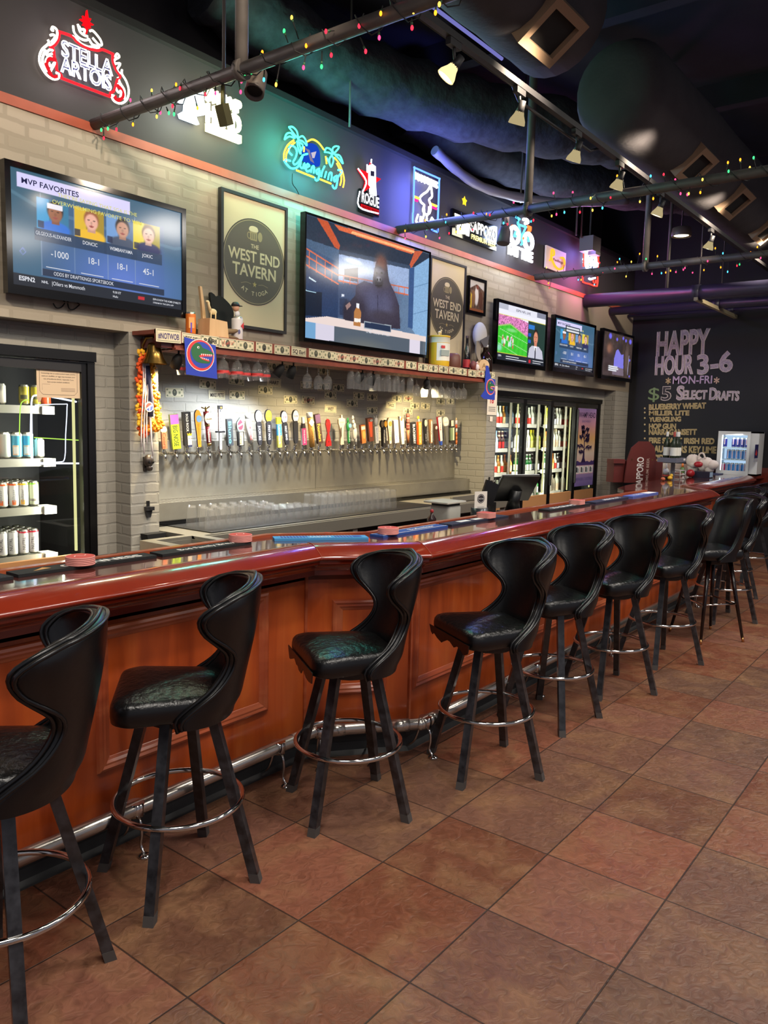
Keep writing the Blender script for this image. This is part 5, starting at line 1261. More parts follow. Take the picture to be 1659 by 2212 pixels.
# bell, flower garland, openers on the left pillar
q = atY(333, 745, 4.30)
t = thing('bell', 'brass ship bell hanging on a bracket from the left pillar', 'bell', (q.x, 4.30, 2.0))
b = MB(); b.lathe([(.083, 0), (.080, .006), (.062, .035), (.048, .075), (.044, .11), (.036, .128), (.012, .137), (.010, .15)], 'brass', seg=24, capb=False); b.build('bell_body', t)
b = MB(); b.tube([(0, .10, .04), (-.02, .09, .12), (-.02, .05, .165), (-.01, 0, .165), (0, 0, .145)], .010, 'brass', 8); b.build('bracket', t); b = MB(); b.cyl((0, 0, .1), (0, 0, -.02), .004, 'brass'); b.ell((0, 0, -.025), (.012, .012, .012), 'brass'); b.build('clapper', t)
lei = thing('flower_garland', 'orange and yellow flower garlands with a campaign badge hanging below the bell', 'garland', (3.12, 4.36, 2.07))
rg = random.Random(4); FCOL = [C((236, 120, 24), .7), C((242, 150, 30), .7), C((226, 84, 26), .7), C((246, 186, 40), .7)]
def flower(b, P0, r, m):
    for k in range(6):
        a = k * math.pi / 3 + rg.random(); b.ell(P0 + Vector((math.cos(a) * r * .6, rg.uniform(-.4, .2) * r, math.sin(a) * r * .6)), (r * .55, r * .35, r * .5), m, 6, 4)
for s in range(2):
    pts = [atY(x, y, 4.375) for x, y in ([(303, 762), (301, 800), (300, 840), (301, 880), (302, 915), (308, 938), (318, 925)] if s == 0 else [(322, 790), (328, 830), (335, 862), (338, 895), (341, 915), (334, 925), (326, 912)])]
    pp = smooth_path([(p.x, p.z) for p in pts], 4); n = 25
    for i in range(len(pp)):
        b = MB(); flower(b, Vector((pp[i][0] - 3.12 + rg.uniform(-.012, .012), 4.375 - 4.36 + rg.uniform(-.015, .0), pp[i][1] - 2.07)), .026, FCOL[rg.randrange(4)] if s == 0 else FCOL[(rg.randrange(2) * 2 + 1) % 4]); b.build('flower', lei)
b = MB()
for x0, x1, y1 in ((309, 306, 965), (313, 312, 980), (318, 318, 960), (321, 329, 945), (316, 331, 985)): b.tube([tuple(atY(x0 + (x1 - x0) * u + 1.5 * math.sin(6 * u), 785 + (y1 - 785) * u, 4.345) - Vector((3.12, 4.36, 2.07))) for u in np.linspace(0, 1, 9)], .0045, C((232, 220, 220), .7), 5)
b.build('ribbons', lei)
b = MB(); b.tube([tuple(atY(x, y, 4.35) - Vector((3.12, 4.36, 2.07))) for x, y in ((317, 790), (322, 830), (326, 870), (325, 900))], .02, C((34, 36, 70), .8), 6); b.build('scarf', lei)
q = atY(322, 879, 4.33) - Vector((3.12, 4.36, 2.07)); F = Fr(q, (1, 0, 0), (0, 0, 1), (0, -1, 0)); b = MB(); b.prism(F, oval(0, 0, .032), 0, .004, 'white_plastic'); b.flat(F, oval(0, 0, .026, None, 14, 20, 200), .0045, C((206, 60, 60))); b.flat(F, oval(0, 0, .026, None, 14, 215, 380), .0046, C((60, 80, 170))); b.line(F, [(-.02, -.01), (.02, .014)], .008, .005, 'white_plastic'); b.line(F, [(0, -.024), (.004, .0)], .007, .005, 'white_plastic'); b.build('badge', lei)
q = atY(317, 1000, 4.405); t = thing('skull', 'dark metal skull bottle opener on the left pillar', 'bottle opener', (q.x, 4.405, q.z)); b = MB(); sk = C((74, 66, 62), .4, metal=.6); b.ell((0, -.02, .015), (.036, .030, .042), sk); b.ell((.004, -.024, -.032), (.022, .022, .022), sk); b.bb((-.02, 0, -.05), (.02, .014, .04), sk)
for s in (-.012, .018): b.ell((s, -.046, .008), (.009, .006, .010), 'matte_black', 8, 6)
b.ell((.004, -.048, -.012), (.004, .004, .007), 'matte_black', 6, 4); b.build('skull_body', t)
for k, (px, py, X) in enumerate(((319, 1098, 0), (1056, 1040, 1))):
    q = atY(px, py, 4.415); t = thing('bottle_opener', ('black wall bottle opener below the skull', 'black wall bottle opener on the brick pillar beside the right-hand cooler')[k], 'bottle opener', (q.x, 4.415, q.z)); b = MB()
    b.slab(LOCF, -.010, .0, .010, .05, 0, .01, 'black_steel'); b.slab(LOCF, -.028, -.012, .030, .012, 0, .034, 'black_steel'); b.prism(LOCF, [(-.026, -.012), (.026, -.012), (.012, -.06), (-.012, -.06)], 0, .018, 'black_steel'); b.build('opener_body', t)
q = atY(325, 1168, 4.40); t = thing('cap_catcher', 'black tapered bottle-cap box on the foot of the left pillar', 'box', (q.x, 4.405, q.z)); b = MB()
b.prism(LOCF, [(-.055, -.055), (.055, -.055), (.075, .055), (-.075, .055)], 0, .075, 'matte_black'); b.build('box', t)
# paper and printed bag on the right pillar
a0 = atY(1066, 832, 4.412); t = thing('notice', 'white paper notice with red figures on the brick pillar', 'notice', (a0.x - .02, 4.412, 1.90)); b = MB(); F = LOCF
b.slab(F, -.10, -.13, .11, .19, 0, .001, 'white_paper'); b.text(F, '18', .0, .0, .07, C((196, 40, 50)), .0016, .03); b.text(F, 'NO', .02, .09, .05, C((196, 40, 50)), .0016, .02)
for i in range(3): b.rect(F, -.07, -.05 - .02 * i, .08, -.04 - .02 * i, .0016, C((150, 146, 140)))
b.rect(F, -.03, -.20, .03, -.145, .0, 'white_paper'); b.build('sheet', t)
def gator(b, F, s, d=.0015):
    """round crest with a reptile head"""
    O = C((220, 90, 50)); B_ = C((44, 70, 170)); Gn = C((40, 100, 62)); W = C((238, 236, 232))
    b.flat(F, oval(0, 0, 1.02 * s, .92 * s, 28), d, W); b.flat(F, oval(0, 0, .98 * s, .88 * s, 28), d + .0006, C((222, 60, 60))); b.flat(F, oval(.06 * s, .02 * s, .84 * s, .76 * s, 28), d + .0012, B_)
    b.flat(F, smooth_path([(x * s, y * s) for x, y in ((-.70, .30), (-.40, .66), (-.05, .60), (.10, .46), (.45, .40), (.86, .30), (.92, .16), (.5, .10), (.1, .06), (-.15, -.10), (.2, -.18), (.7, -.22), (.66, -.36), (.2, -.44), (-.3, -.40), (-.62, -.12))], 3, True), d + .0018, Gn)
    b.flat(F, [(x * s, y * s) for x, y in ((-.15, -.06), (.1, .10), (.5, .14), (.86, .18), (.8, .04), (.3, -.02), (.0, -.12), (.3, -.14), (.66, -.2), (.6, -.28), (.1, -.22))], d + .0024, C((206, 50, 54)))
    for i in range(6): b.flat(F, [((.0 + .14 * i) * s, (.09 + .015 * i) * s), ((.09 + .14 * i) * s, (.10 + .015 * i) * s), ((.05 + .14 * i) * s, (-.02 + .01 * i) * s)], d + .003, W)
    for i in range(5): b.flat(F, [((-.02 + .13 * i) * s, (-.16 - .01 * i) * s), ((.07 + .13 * i) * s, (-.16 - .01 * i) * s), ((.025 + .13 * i) * s, (-.07 - .01 * i) * s)], d + .003, W)
    b.flat(F, oval(-.22 * s, .42 * s, .09 * s, .07 * s, 10), d + .003, W); b.flat(F, oval(-.20 * s, .41 * s, .04 * s, None, 8), d + .0036, 'matte_black')
BLU = C((38, 62, 176), .6)
q = atY(432, 762, YS - .012); t = thing('pennant', 'blue cloth pennant with a reptile crest hanging from the left of the shelf', 'flag', (q.x, YS - .014, 2.06)); b = MB()
b.prism(LOCF, [(-.128, .115), (.128, .085), (.142, -.135), (-.115, -.12)], 0, .002, BLU); gator(b, LOCF.sub(.0, .01, .003, -.08), .112); b.build('cloth', t)
q = atY(1055, 828, YS - .014); t = thing('pennant', 'small blue cloth pennant with a reptile crest at the right end of the shelf', 'flag', (q.x, YS - .016, 2.05)); b = MB()
b.prism(LOCF, [(-.07, .21), (-.02, .21), (.04, .09), (.13, .08), (.135, -.13), (-.09, -.125), (-.15, -.10), (-.075, -.04)], 0, .003, BLU); gator(b, LOCF.sub(.035, .0, .004, -.08), .088); b.build('cloth', t)

# ------------------------------------------------------------------ back counter with pint glasses
t = thing('back_counter', 'stainless under-tap counter with black drain mats and open base', 'counter', (5.3, 4.3, 0))
def Q(fn, name, parent=t, o=(5.3, 4.3, 0)):
    b = MB(); fn(b); b.v = [p - Vector(o) for p in b.v]; return b.build(name, parent)
Q(lambda b: (b.bb((3.25, 4.06, .868), (7.5, 4.60, .898), 'steel'), b.bb((3.25, 4.05, .80), (7.5, 4.065, .888), 'steel')), 'top')
Q(lambda b: b.bb((3.42, 4.09, .898), (6.1, 4.56, .905), 'rubber'), 'drain_mat')
Q(lambda b: b.bb((3.25, 4.57, .898), (7.5, 4.602, .935), 'gloss_black'), 'rear_curb')  # black strip put in for the shaded slot below the drip ledge
for x in (3.5, 4.9, 6.3, 7.4): Q(lambda b: b.bb((x - .03, 4.07, .0), (x + .03, 4.12, .80), 'steel'), 'leg')
Q(lambda b: b.bb((3.25, 4.35, .02), (7.5, 4.6, .80), 'cooler_dark'), 'base_cabinet')
Q(lambda b: (b.bb((6.4, 4.12, .90), (7.4, 4.42, .915), 'steel'), b.bb((6.4, 4.10, .915), (7.4, 4.13, .96), 'steel')), 'bottle_rail')
t = thing('hand_sink', 'small stainless hand sink at the left end of the back counter', 'sink', (3.06, 3.98, 0))
b = MB(); F = topF(0, 0, .90)
for x0, y0, x1, y1 in ((-.16, -.24, .26, -.16), (-.16, .10, .26, .16), (-.16, -.16, -.09, .10), (.19, -.16, .26, .10)): b.slab(F, x0, y0, x1, y1, -.02, 0, 'steel')
b.slab(F, -.16, -.245, .26, -.24, -.14, 0, 'steel'); b.slab(F, -.165, -.245, -.16, .16, -.14, 0, 'steel'); b.slab(F, -.09, -.16, .19, .10, -.15, -.14, 'dark_metal'); b.slab(F, -.09, -.16, -.086, .10, -.14, -.02, 'steel'); b.slab(F, -.09, .096, .19, .10, -.14, -.02, 'steel'); b.slab(F, .186, -.16, .19, .10, -.14, -.02, 'steel')
b.build('basin', t); b = MB(); b.bb((-.1, .11, 0), (.15, .13, .75), 'dark_metal'); b.build('support', t)
def pint_mb(h, r0, r1):
    b = MB(); b.lathe([(r1, 0), (r1 * .99, .004), (r0, h - .016), (r0, h), (r0 * .94, h), (r0 * .94, h - .012)], 'clear_glass', seg=16, capb=False); return b   # rim down
pp = {}
def pint(kind, x, y, label):
    if kind not in pp: o = (pint_mb(.148, .030, .043) if kind == 'pint' else (pint_mb(.098, .032, .038) if kind == 'rocks' else pint_mb(.165, .029, .038))).build('pint_glass'); pp[kind] = o
    else: o = pp[kind].copy(); COL.objects.link(o)
    o.location = (x, y, .906); tag(o, label, 'glass', {'pint': 'pint glasses on the left mat', 'rocks': 'short glasses on the mat', 'tall': 'tall glasses on the right mat'}[kind])
RW = ('front', 'second', 'third', 'back')
for r in range(3):
    for c in range(7): pint('pint', 3.50 + .094 * c + .03 * (r % 2), 4.20 + .098 * r, 'upturned pint glass, %s from left, %s row of left group on the mat' % (ORD[c], RW[r]))
    for c in range(6): pint('rocks', 4.16 + .083 * c, 4.24 + .088 * r, 'short upturned glass, %s from left, %s row of the short glasses' % (ORD[c], RW[r]))
    for c in range(12): pint('tall', 4.66 + .083 * c + .02 * (r % 2), 4.20 + .092 * r, 'tall upturned glass, %s from left, %s row of the right-hand group' % (ORD[c], RW[r]))
# ------------------------------------------------------------------ pictures for the screens
class Paint:
    def __init__(s, U, V, base):
        s.U, s.V = U, V; s.im = np.zeros(U.shape + (3,)); s.im[:] = base
    def mix(s, m, c, a=1.):
        m = (m * a)[..., None]; s.im = s.im * (1 - m) + np.array(c, float) * m; return s
    def rect(s, u0, v0, u1, v1, c, a=1.): return s.mix(((s.U >= u0) & (s.U <= u1) & (s.V >= v0) & (s.V <= v1)).astype(float), c, a)
    def ell(s, u, v, ru, rv, c, a=1., soft=.12):
        d = np.sqrt(((s.U - u) / ru) ** 2 + ((s.V - v) / rv) ** 2); return s.mix(np.clip((1 + soft - d) / (2 * soft), 0, 1), c, a)
    def poly(s, pts, c, a=1.):
        ins = np.zeros(s.U.shape, bool); n = len(pts)
        for i in range(n):
            (x0, y0), (x1, y1) = pts[i], pts[(i + 1) % n]
            if y0 == y1: continue
            cnd = ((y0 > s.V) != (y1 > s.V)) & (s.U < (x1 - x0) * (s.V - y0) / (y1 - y0) + x0); ins ^= cnd
        return s.mix(ins.astype(float), c, a)
    def line(s, pts, w, c, a=1., asp=1.78):
        m = np.zeros(s.U.shape)
        for (x0, y0), (x1, y1) in zip(pts[:-1], pts[1:]):
            dx, dy = (x1 - x0) * asp, y1 - y0; L = dx * dx + dy * dy + 1e-12
            t = np.clip((((s.U - x0) * asp) * dx + (s.V - y0) * dy) / L, 0, 1)
            d = np.hypot((s.U - x0) * asp - t * dx, (s.V - y0) - t * dy); m = np.maximum(m, np.clip((w / 2 - d) / (w * .25) + .5, 0, 1))
        return s.mix(m, c, a)
    def grad(s, c0, c1, f): s.im = np.array(c0, float) * (1 - f[..., None]) + np.array(c1, float) * f[..., None]; return s
    def noise(s, amt, n=40, seed=0):
        rg = np.random.RandomState(seed); g = rg.rand(n, n * 2); iy = np.clip((s.V * (n - 1)).astype(int), 0, n - 1); ix = np.clip((s.U * (2 * n - 1)).astype(int), 0, 2 * n - 1)
        s.im = s.im * (1 + amt * (g[iy, ix] - .5)[..., None]); return s
def face(p, u, v, k, skin, hair, shirt, band=None):
    p.ell(u, v - .155 * k, .085 * k, .07 * k, shirt); p.rect(u - .022 * k, v - .11 * k, u + .022 * k, v - .05 * k, tuple(c * .85 for c in skin))
    p.ell(u, v + .015 * k, .045 * k, .085 * k, hair); p.ell(u, v - .012 * k, .039 * k, .078 * k, skin)
    if band: p.rect(u - .042 * k, v + .03 * k, u + .042 * k, v + .075 * k, band)
    for s in (-1, 1): p.ell(u + s * .016 * k, v + .004 * k, .007 * k, .006 * k, (40, 30, 28))
    p.ell(u, v - .022 * k, .007 * k, .014 * k, tuple(c * .86 for c in skin)); p.ell(u, v - .052 * k, .015 * k, .009 * k, (150, 70, 66))
CARDS = [(.215, (60, 150, 200), (150, 96, 70), (40, 30, 28), (50, 110, 200), (226, 222, 230)), (.415, (214, 176, 50), (226, 170, 150), (150, 90, 60), (230, 180, 50), None), (.60, (110, 150, 200), (190, 140, 116), (40, 30, 28), (70, 80, 100), None), (.765, (222, 200, 60), (220, 176, 156), (110, 80, 60), (40, 44, 90), None)]
def scr_odds(U, V):
    p = Paint(U, V, (60, 92, 112)); p.grad((58, 92, 110), (70, 106, 150), np.clip(.3 * U + .3 * (1 - V), 0, 1))
    p.rect(.15, .11, .88, .82, (62, 92, 130), .7); p.ell(.62, .2, .26, .26, (98, 124, 206), .8, .8)
    for q in (.15, .33, .52, .69): p.line([(q, .12), (q, .84)], .005, (130, 150, 176), .7)
    p.line([(.0, .80), (.16, .70), (.95, .62), (1, .64)], .03, (130, 170, 190), .25)
    for (u, bg, sk, hr, st, bd) in CARDS:
        p.rect(u - .085, .53, u + .085, .80, bg); p.rect(u - .02, .53, u + .085, .80, tuple(.55 * c + 20 for c in bg), .7); face(p, u + .012, .70, .95, sk, hr, st, bd); p.rect(u - .1, .42, u + .1, .528, (44, 62, 88), .9); p.rect(u - .082, .535, u - .05, .60, (40, 44, 70), .8)
    p.rect(.035, .845, .66, .975, (206, 200, 238)); p.rect(.155, .12, .88, .185, (40, 52, 74)); p.rect(0, 0, 1, .105, (36, 40, 48)); p.rect(.70, .02, .702, .09, (220, 220, 220)); p.rect(.705, .045, .745, .075, (190, 44, 50))
    p.line([(.04, .30), (.055, .33), (.07, .30), (.055, .27), (.04, .30)], .008, (96, 120, 180))
    return p.im
def g2(pts):
    out = []
    for x, y in pts:
        t = 237 + .344 * (x - 738); b_ = 1080 + .135 * (x - 738); out.append(((x - 738) / 815., 1 - (y - t) / (b_ - t)))
    return out
def scr_gorilla(U, V):
    p = Paint(U, V, (70, 92, 120)); p.grad((58, 78, 104), (120, 146, 178), np.clip(.2 + .5 * U, 0, 1))
    W = lambda pts, c, a=1.: p.poly(g2(pts), c, a)
    W([(930, 470), (1400, 590), (1400, 780), (930, 680)], (150, 170, 206)); W([(738, 237), (1560, 520), (1560, 560), (1440, 600), (930, 470), (738, 400)], (44, 54, 70))
    W([(800, 262), (860, 280), (935, 440), (930, 470), (905, 455)], (190, 84, 50)); W([(900, 300), (1000, 330), (1440, 480), (1420, 510), (930, 340)], (214, 104, 66)); W([(1010, 345), (1440, 490), (1436, 505), (1000, 360)], (248, 176, 120)); W([(1440, 490), (1505, 495), (1415, 605), (1400, 590)], (190, 90, 60))
    W([(930, 470), (1410, 585), (1410, 610), (930, 500)], (60, 74, 96)); W([(738, 450), (930, 560), (930, 700), (738, 600)], (60, 84, 118))
    W([(1435, 600), (1560, 540), (1560, 1180), (1435, 1010)], (130, 168, 206)); W([(1405, 600), (1440, 600), (1440, 1010), (1405, 1000)], (56, 84, 130))
    for y in (720, 900): W([(1440, y + 10), (1560, y - 14), (1560, y - 10), (1440, y + 14)], (90, 126, 166))
    W([(738, 590), (930, 700), (930, 960), (738, 940)], (40, 58, 92)); W([(742, 750), (835, 765), (835, 930), (742, 925)], (22, 32, 50)); W([(742, 750), (800, 764), (800, 770), (742, 757)], (190, 230, 255)); W([(760, 660), (800, 690), (796, 696), (758, 668)], (220, 240, 255))
    W([(930, 700), (1050, 700), (1050, 940), (930, 930)], (60, 76, 108)); W([(940, 800), (985, 802), (985, 920), (940, 915)], (44, 56, 84)); W([(950, 770), (966, 772), (966, 790), (950, 788)], (220, 226, 240))
    W([(965, 600), (1050, 590), (1050, 690), (965, 670)], (40, 46, 66))
    for a, c in (((745, 470), (930, 600)), ((745, 520), (930, 645)), ((745, 580), (930, 705)), ((930, 640), (1400, 735)), ((930, 680), (1400, 780))): p.line(g2([a, c]), .012, (214, 106, 66))
    for x in (760, 800, 850, 890): p.line(g2([(x, 480 + (x - 745) * .7), (x, 590 + (x - 745) * .67)]), .008, (214, 106, 66))
    for x in (960, 1000, 1050, 1290, 1330, 1370): p.line(g2([(x, 645 + (x - 930) * .2), (x, 690 + (x - 930) * .21)]), .008, (206, 100, 64))
    p.ell(*g2([(1015, 545)])[0], .06, .02, (236, 244, 255), .9, .5)
    fur = (54, 48, 62); 
    W([(1150, 640), (1165, 560), (1195, 505), (1235, 540), (1252, 640), (1262, 690), (1300, 760), (1335, 850), (1348, 1010), (1000, 985), (962, 960), (970, 860), (1035, 780), (1040, 710), (1090, 680), (1145, 700)], fur)
    p.ell(*g2([(1110, 740)])[0], .09, .10, (82, 80, 110), .7, .5); p.ell(*g2([(1255, 800)])[0], .08, .14, (84, 80, 104), .6, .6); p.ell(*g2([(1190, 860)])[0], .09, .14, (72, 72, 98), .7, .5)
    p.ell(*g2([(1150, 830)])[0], .05, .09, (92, 94, 126), .6, .6); p.ell(*g2([(1235, 845)])[0], .05, .09, (92, 92, 122), .6, .6)
    p.ell(*g2([(1200, 560)])[0], .045, .07, (128, 84, 70), .8, .5); p.ell(*g2([(1190, 640)])[0], .042, .075, (66, 60, 76), 1, .2); p.ell(*g2([(1188, 610)])[0], .040, .020, (90, 84, 100), .9, .4)
    for x in (1172, 1206): p.ell(*g2([(x, 628)])[0], .009, .010, (16, 12, 16))
    p.ell(*g2([(1187, 690)])[0], .036, .050, (44, 40, 52), 1, .2); p.ell(*g2([(1187, 668)])[0], .020, .022, (190, 190, 206), .6, .5)
    for x in (1178, 1197): p.ell(*g2([(x, 672)])[0], .007, .012, (20, 18, 24))
    p.line(g2([(1165, 712), (1187, 716), (1210, 712)]), .008, (24, 20, 26)); p.line(g2([(1182, 780), (1186, 900)]), .008, (46, 44, 62))
    p.ell(*g2([(990, 900)])[0], .035, .10, (46, 42, 54), 1, .3); W([(975, 850), (1000, 825), (1010, 850), (985, 880)], (150, 120, 116)); p.ell(*g2([(1230, 930)])[0], .12, .055, (60, 54, 68), 1, .4); p.noise(.10, 90, 3)
    W([(738, 945), (870, 927), (1548, 1065), (1548, 1100), (738, 966)], (224, 206, 200)); W([(738, 966), (1548, 1100), (1548, 1195), (738, 1082)], (82, 92, 104)); W([(800, 975), (910, 992), (910, 1098), (800, 1088)], (206, 200, 216)); W([(1420, 1080), (1502, 1094), (1502, 1185), (1420, 1172)], (214, 206, 220)); W([(738, 966), (800, 975), (800, 1088), (738, 1080)], (110, 156, 196))
    p.ell(*g2([(1100, 1130)])[0], .16, .06, (120, 120, 110), .5, .6)
    W([(1030, 890), (1044, 860), (1044, 835), (1062, 838), (1062, 865), (1075, 895), (1072, 992), (1028, 986)], (176, 118, 66)); W([(1044, 832), (1062, 835), (1062, 868), (1044, 864)], (230, 230, 236)); W([(1032, 935), (1074, 940), (1072, 965), (1031, 960)], (236, 230, 222))
    W([(1095, 955), (1283, 985), (1281, 1033), (1095, 1004)], (150, 160, 170)); W([(1100, 961), (1278, 989), (1277, 1027), (1100, 999)], (38, 50, 76))
    return p.im
def scr_football(U, V):
    p = Paint(U, V, (60, 186, 50)); p.noise(.06, 30, 1)
    for i in range(9): p.poly([(-.1 + .09 * i, .1), (-.055 + .09 * i, .1), (.1 + .08 * i, .68), (.06 + .08 * i, .68)], (74, 206, 56), .5)
    p.poly([(0, .60), (.25, .68), (.62, .50), (.62, .9), (0, .9)], (210, 130, 176)); q = Paint(U, V, (200, 120, 170)); q.noise(.7, 60, 5)
    m = (V > np.interp(U, [0, .25, .62], [.60, .68, .50])) & (V < .9) & (U < .62); p.im[m] = q.im[m]; p.poly([(0, .80), (.3, .83), (.62, .76), (.62, .9), (0, .9)], (236, 230, 244))
    p.line([(0, .59), (.25, .665), (.62, .49)], .02, (170, 190, 120))
    for a, c in (((.02, .30), (.62, .05)), ((.02, .42), (.62, .22)), ((.05, .55), (.62, .38))): p.line([a, c], .008, (214, 240, 206), .8)
    p.ell(.28, .56, .10, .03, (190, 230, 200), .5, .4)
    rg = np.random.RandomState(4)
    for i in range(16):
        u, v = .10 + .22 * rg.rand(), .27 + .14 * rg.rand(); c = ((220, 90, 90), (240, 236, 240), (170, 210, 230))[i % 3]; p.ell(u, v, .013, .04, c, .9, .3); p.ell(u, v + .035, .009, .016, (230, 226, 226), .9)
    p.ell(.05, .22, .05, .06, (170, 214, 230), .7, .4)
    p.rect(.62, .13, 1, .80, (40, 62, 56)); p.rect(.63, .66, .76, .74, (50, 120, 200)); p.rect(.63, .52, .69, .58, (40, 90, 190)); p.rect(.63, .40, .69, .46, (40, 90, 190))
    p.poly([(.64, .12), (.66, .30), (.72, .36), (.87, .36), (.95, .28), (.98, .12)], (190, 190, 206)); p.poly([(.76, .36), (.83, .36), (.80, .18)], (236, 236, 240)); p.poly([(.788, .33), (.806, .33), (.81, .12), (.784, .12)], (44, 40, 60))
    p.ell(.795, .55, .052, .125, (40, 32, 30)); p.ell(.795, .51, .047, .12, (214, 140, 112)); p.rect(.765, .36, .825, .42, (200, 128, 104))
    for s in (-1, 1): p.ell(.795 + s * .018, .53, .008, .010, (50, 34, 30))
    p.ell(.795, .495, .008, .02, (186, 112, 90)); p.ell(.795, .445, .02, .01, (170, 80, 76))
    p.rect(0, .80, 1, .90, (230, 230, 240)); p.rect(0, .80, 1, .815, (222, 214, 70)); p.rect(.0, .9, .2, 1, (180, 182, 196)); p.rect(.2, .88, .8, 1, (222, 222, 234)); p.rect(.8, .9, 1, 1, (130, 132, 150))
    p.rect(0, 0, 1, .125, (38, 42, 52)); p.rect(0, .125, .62, .135, (214, 206, 70)); p.rect(.66, .03, .70, .09, (200, 40, 50))
    return p.im
def scr_dark(U, V):
    p = Paint(U, V, (62, 50, 46)); p.noise(.25, 16, 9)
    p.ell(.22, .62, .10, .14, (112, 78, 62), .9, .4); p.ell(.2, .3, .16, .28, (52, 40, 40), .9, .4); p.ell(.55, .66, .09, .16, (46, 40, 40), 1, .3)
    p.poly([(.38, .42), (.44, .62), (.50, .66), (.62, .54), (.70, .56), (.72, .22), (.38, .24)], (120, 116, 214)); p.poly([(.36, .24), (.72, .22), (.74, .05), (.34, .05)], (110, 96, 110)); p.ell(.82, .45, .07, .30, (96, 80, 76), .9, .4); p.line([(.90, .55), (.88, .10)], .03, (180, 180, 226), .8)
    for u, v, r in ((.22, .92, .05), (.45, .88, .03), (.66, .94, .03), (.76, .90, .03), (.92, .90, .045), (.93, .45, .025), (.95, .06, .02)): p.ell(u, v, r, r * 1.3, (110, 104, 240), .95, .3)
    p.ell(.20, .62, .06, .09, (140, 96, 76), .8, .4)
    return p.im
def scr_bug(p): return p
def tv(label, x0, x1, z0, z1, Y, fn, nx, ny, words, bez=.032, bot=.05):
    t = thing('television', label, 'television', ((x0 + x1) / 2, Y, z0)); wd, ht = x1 - x0, z1 - z0
    F = Fr((-wd / 2, 0, 0), (1, 0, 0), (0, 0, 1), (0, -1, 0)); b = MB()
    for q in ((0, 0, wd, bot), (0, ht - bez, wd, ht), (0, bot, bez, ht - bez), (wd - bez, bot, wd, ht - bez)): b.slab(F, *q, -.045, .006, 'gloss_black')
    b.slab(F, .004, .004, wd - .004, ht - .004, -.05, -.008, 'black_plastic'); b.build('housing', t)
    G = F.sub(bez, bot, 0); sw, sh = wd - 2 * bez, ht - bez - bot
    s = picture_obj('screen', G, sw, sh, nx, ny, fn, 'screen_picture', t, -.004)
    b = MB(); words(b, G, sw, sh)
    if b.v: b.build('screen_caption', s)
    b = MB(); b.slab(F, wd * .35, ht * .3, wd * .65, ht * .7, -(YW - Y) + .001, -.05, 'matte_black'); b.build('wall_mount', t)
    return t
WHT = E_((226, 228, 236), .95); NAV = E_((44, 44, 84), .8); YEL = E_((226, 222, 120), .95)
def w_odds(k=1.):
    def f(b, G, w, h):
        b.text(G, 'MVP FAVORITES', .055 * w, .885 * h, .05 * h, NAV, .001, .012, align='l', width=.30 * w)
        b.text(G, "THEY'RE SAYING THAT SGA IS THE", .47 * w, .845 * h, .036 * h, YEL, .0014, .005, width=.46 * w); b.text(G, 'OVERWHELMING FAVORITE TO WIN', .47 * w, .775 * h, .036 * h, YEL, .0014, .005, width=.52 * w)
        for u, s in zip((.215, .415, .60, .765), ('GILGEOUS-ALEXANDER', 'DONCIC', 'WEMBANYAMA', 'JOKIC')): b.text(G, s, u * w, .47 * h, .034 * h, WHT, .001, .01, width=min(.19, .014 * len(s)) * w)
        for u, s in zip((.245, .435, .605, .77), ('-1000', '18-1', '18-1', '45-1')): b.text(G, s, u * w, .30 * h, .062 * h, WHT, .001, .008, sx=.9)
        b.text(G, 'ODDS BY DRAFTKINGS SPORTSBOOK', .21 * w, .135 * h, .034 * h, WHT, .001, .006, align='l', width=.34 * w)
        b.text(G, 'ESPN2', .03 * w, .045 * h, .04 * h, WHT, .001, .03, align='l'); b.text(G, 'NHL', .145 * w, .05 * h, .024 * h, WHT, .001, .02, align='l'); b.text(G, '|Oilers vs Mammoth', .20 * w, .045 * h, .036 * h, WHT, .001, .004, align='l', width=.18 * w)
        b.text(G, '9:30 ET', .57 * w, .062 * h, .022 * h, WHT, .001, .01); b.text(G, 'Hulu', .56 * w, .022 * h, .022 * h, WHT, .001, .01)
        b.text(G, 'ESPN IS NOW THE HOME OF MLB.TV', .80 * w, .058 * h, .020 * h, WHT, .001, .01, align='l', width=.19 * w); b.text(G, 'STREAM IN THE ESPN APP', .80 * w, .026 * h, .016 * h, WHT, .001, .01, align='l', width=.14 * w)
        for u in (.17, .36, .54, .71): b.line(G, [(u * w, .2 * h), ((u + .13) * w, .2 * h)], .004, .001, WHT)
    return f
def w_gor(b, G, w, h):
    p = g2([(1102, 1002)])[0]; b.text(G, 'CHIEF TOUGH OFFICER', .553 * w, .125 * h, .030 * h, WHT, .001, .004, width=.20 * w)
def w_foot(b, G, w, h):
    b.text(G, 'ESPN NFL LIVE', .5 * w, .915 * h, .045 * h, NAV, .001, .01, width=.30 * w); b.text(G, 'ESPN', .03 * w, .06 * h, .035 * h, WHT, .001, .02, align='l'); b.line(G, [(.18 * w, .08 * h), (.44 * w, .08 * h)], .014 * h, .001, WHT); b.line(G, [(.18 * w, .04 * h), (.60 * w, .04 * h)], .014 * h, .001, WHT); b.line(G, [(.74 * w, .075 * h), (.98 * w, .075 * h)], .014 * h, .001, WHT); b.line(G, [(.74 * w, .035 * h), (.92 * w, .035 * h)], .012 * h, .001, WHT)
def w_dark(b, G, w, h):
    for i, s in enumerate((.30, .33, .27)): b.rect(G, .20 * w, (.21 - .045 * i) * h, (.20 + s) * w, (.245 - .045 * i) * h, .001, WHT)
tv('large wall television showing four basketball portraits and odds, far left', 2.205, 3.405, 2.318, 3.02, 4.33, scr_odds, 220, 130, w_odds())
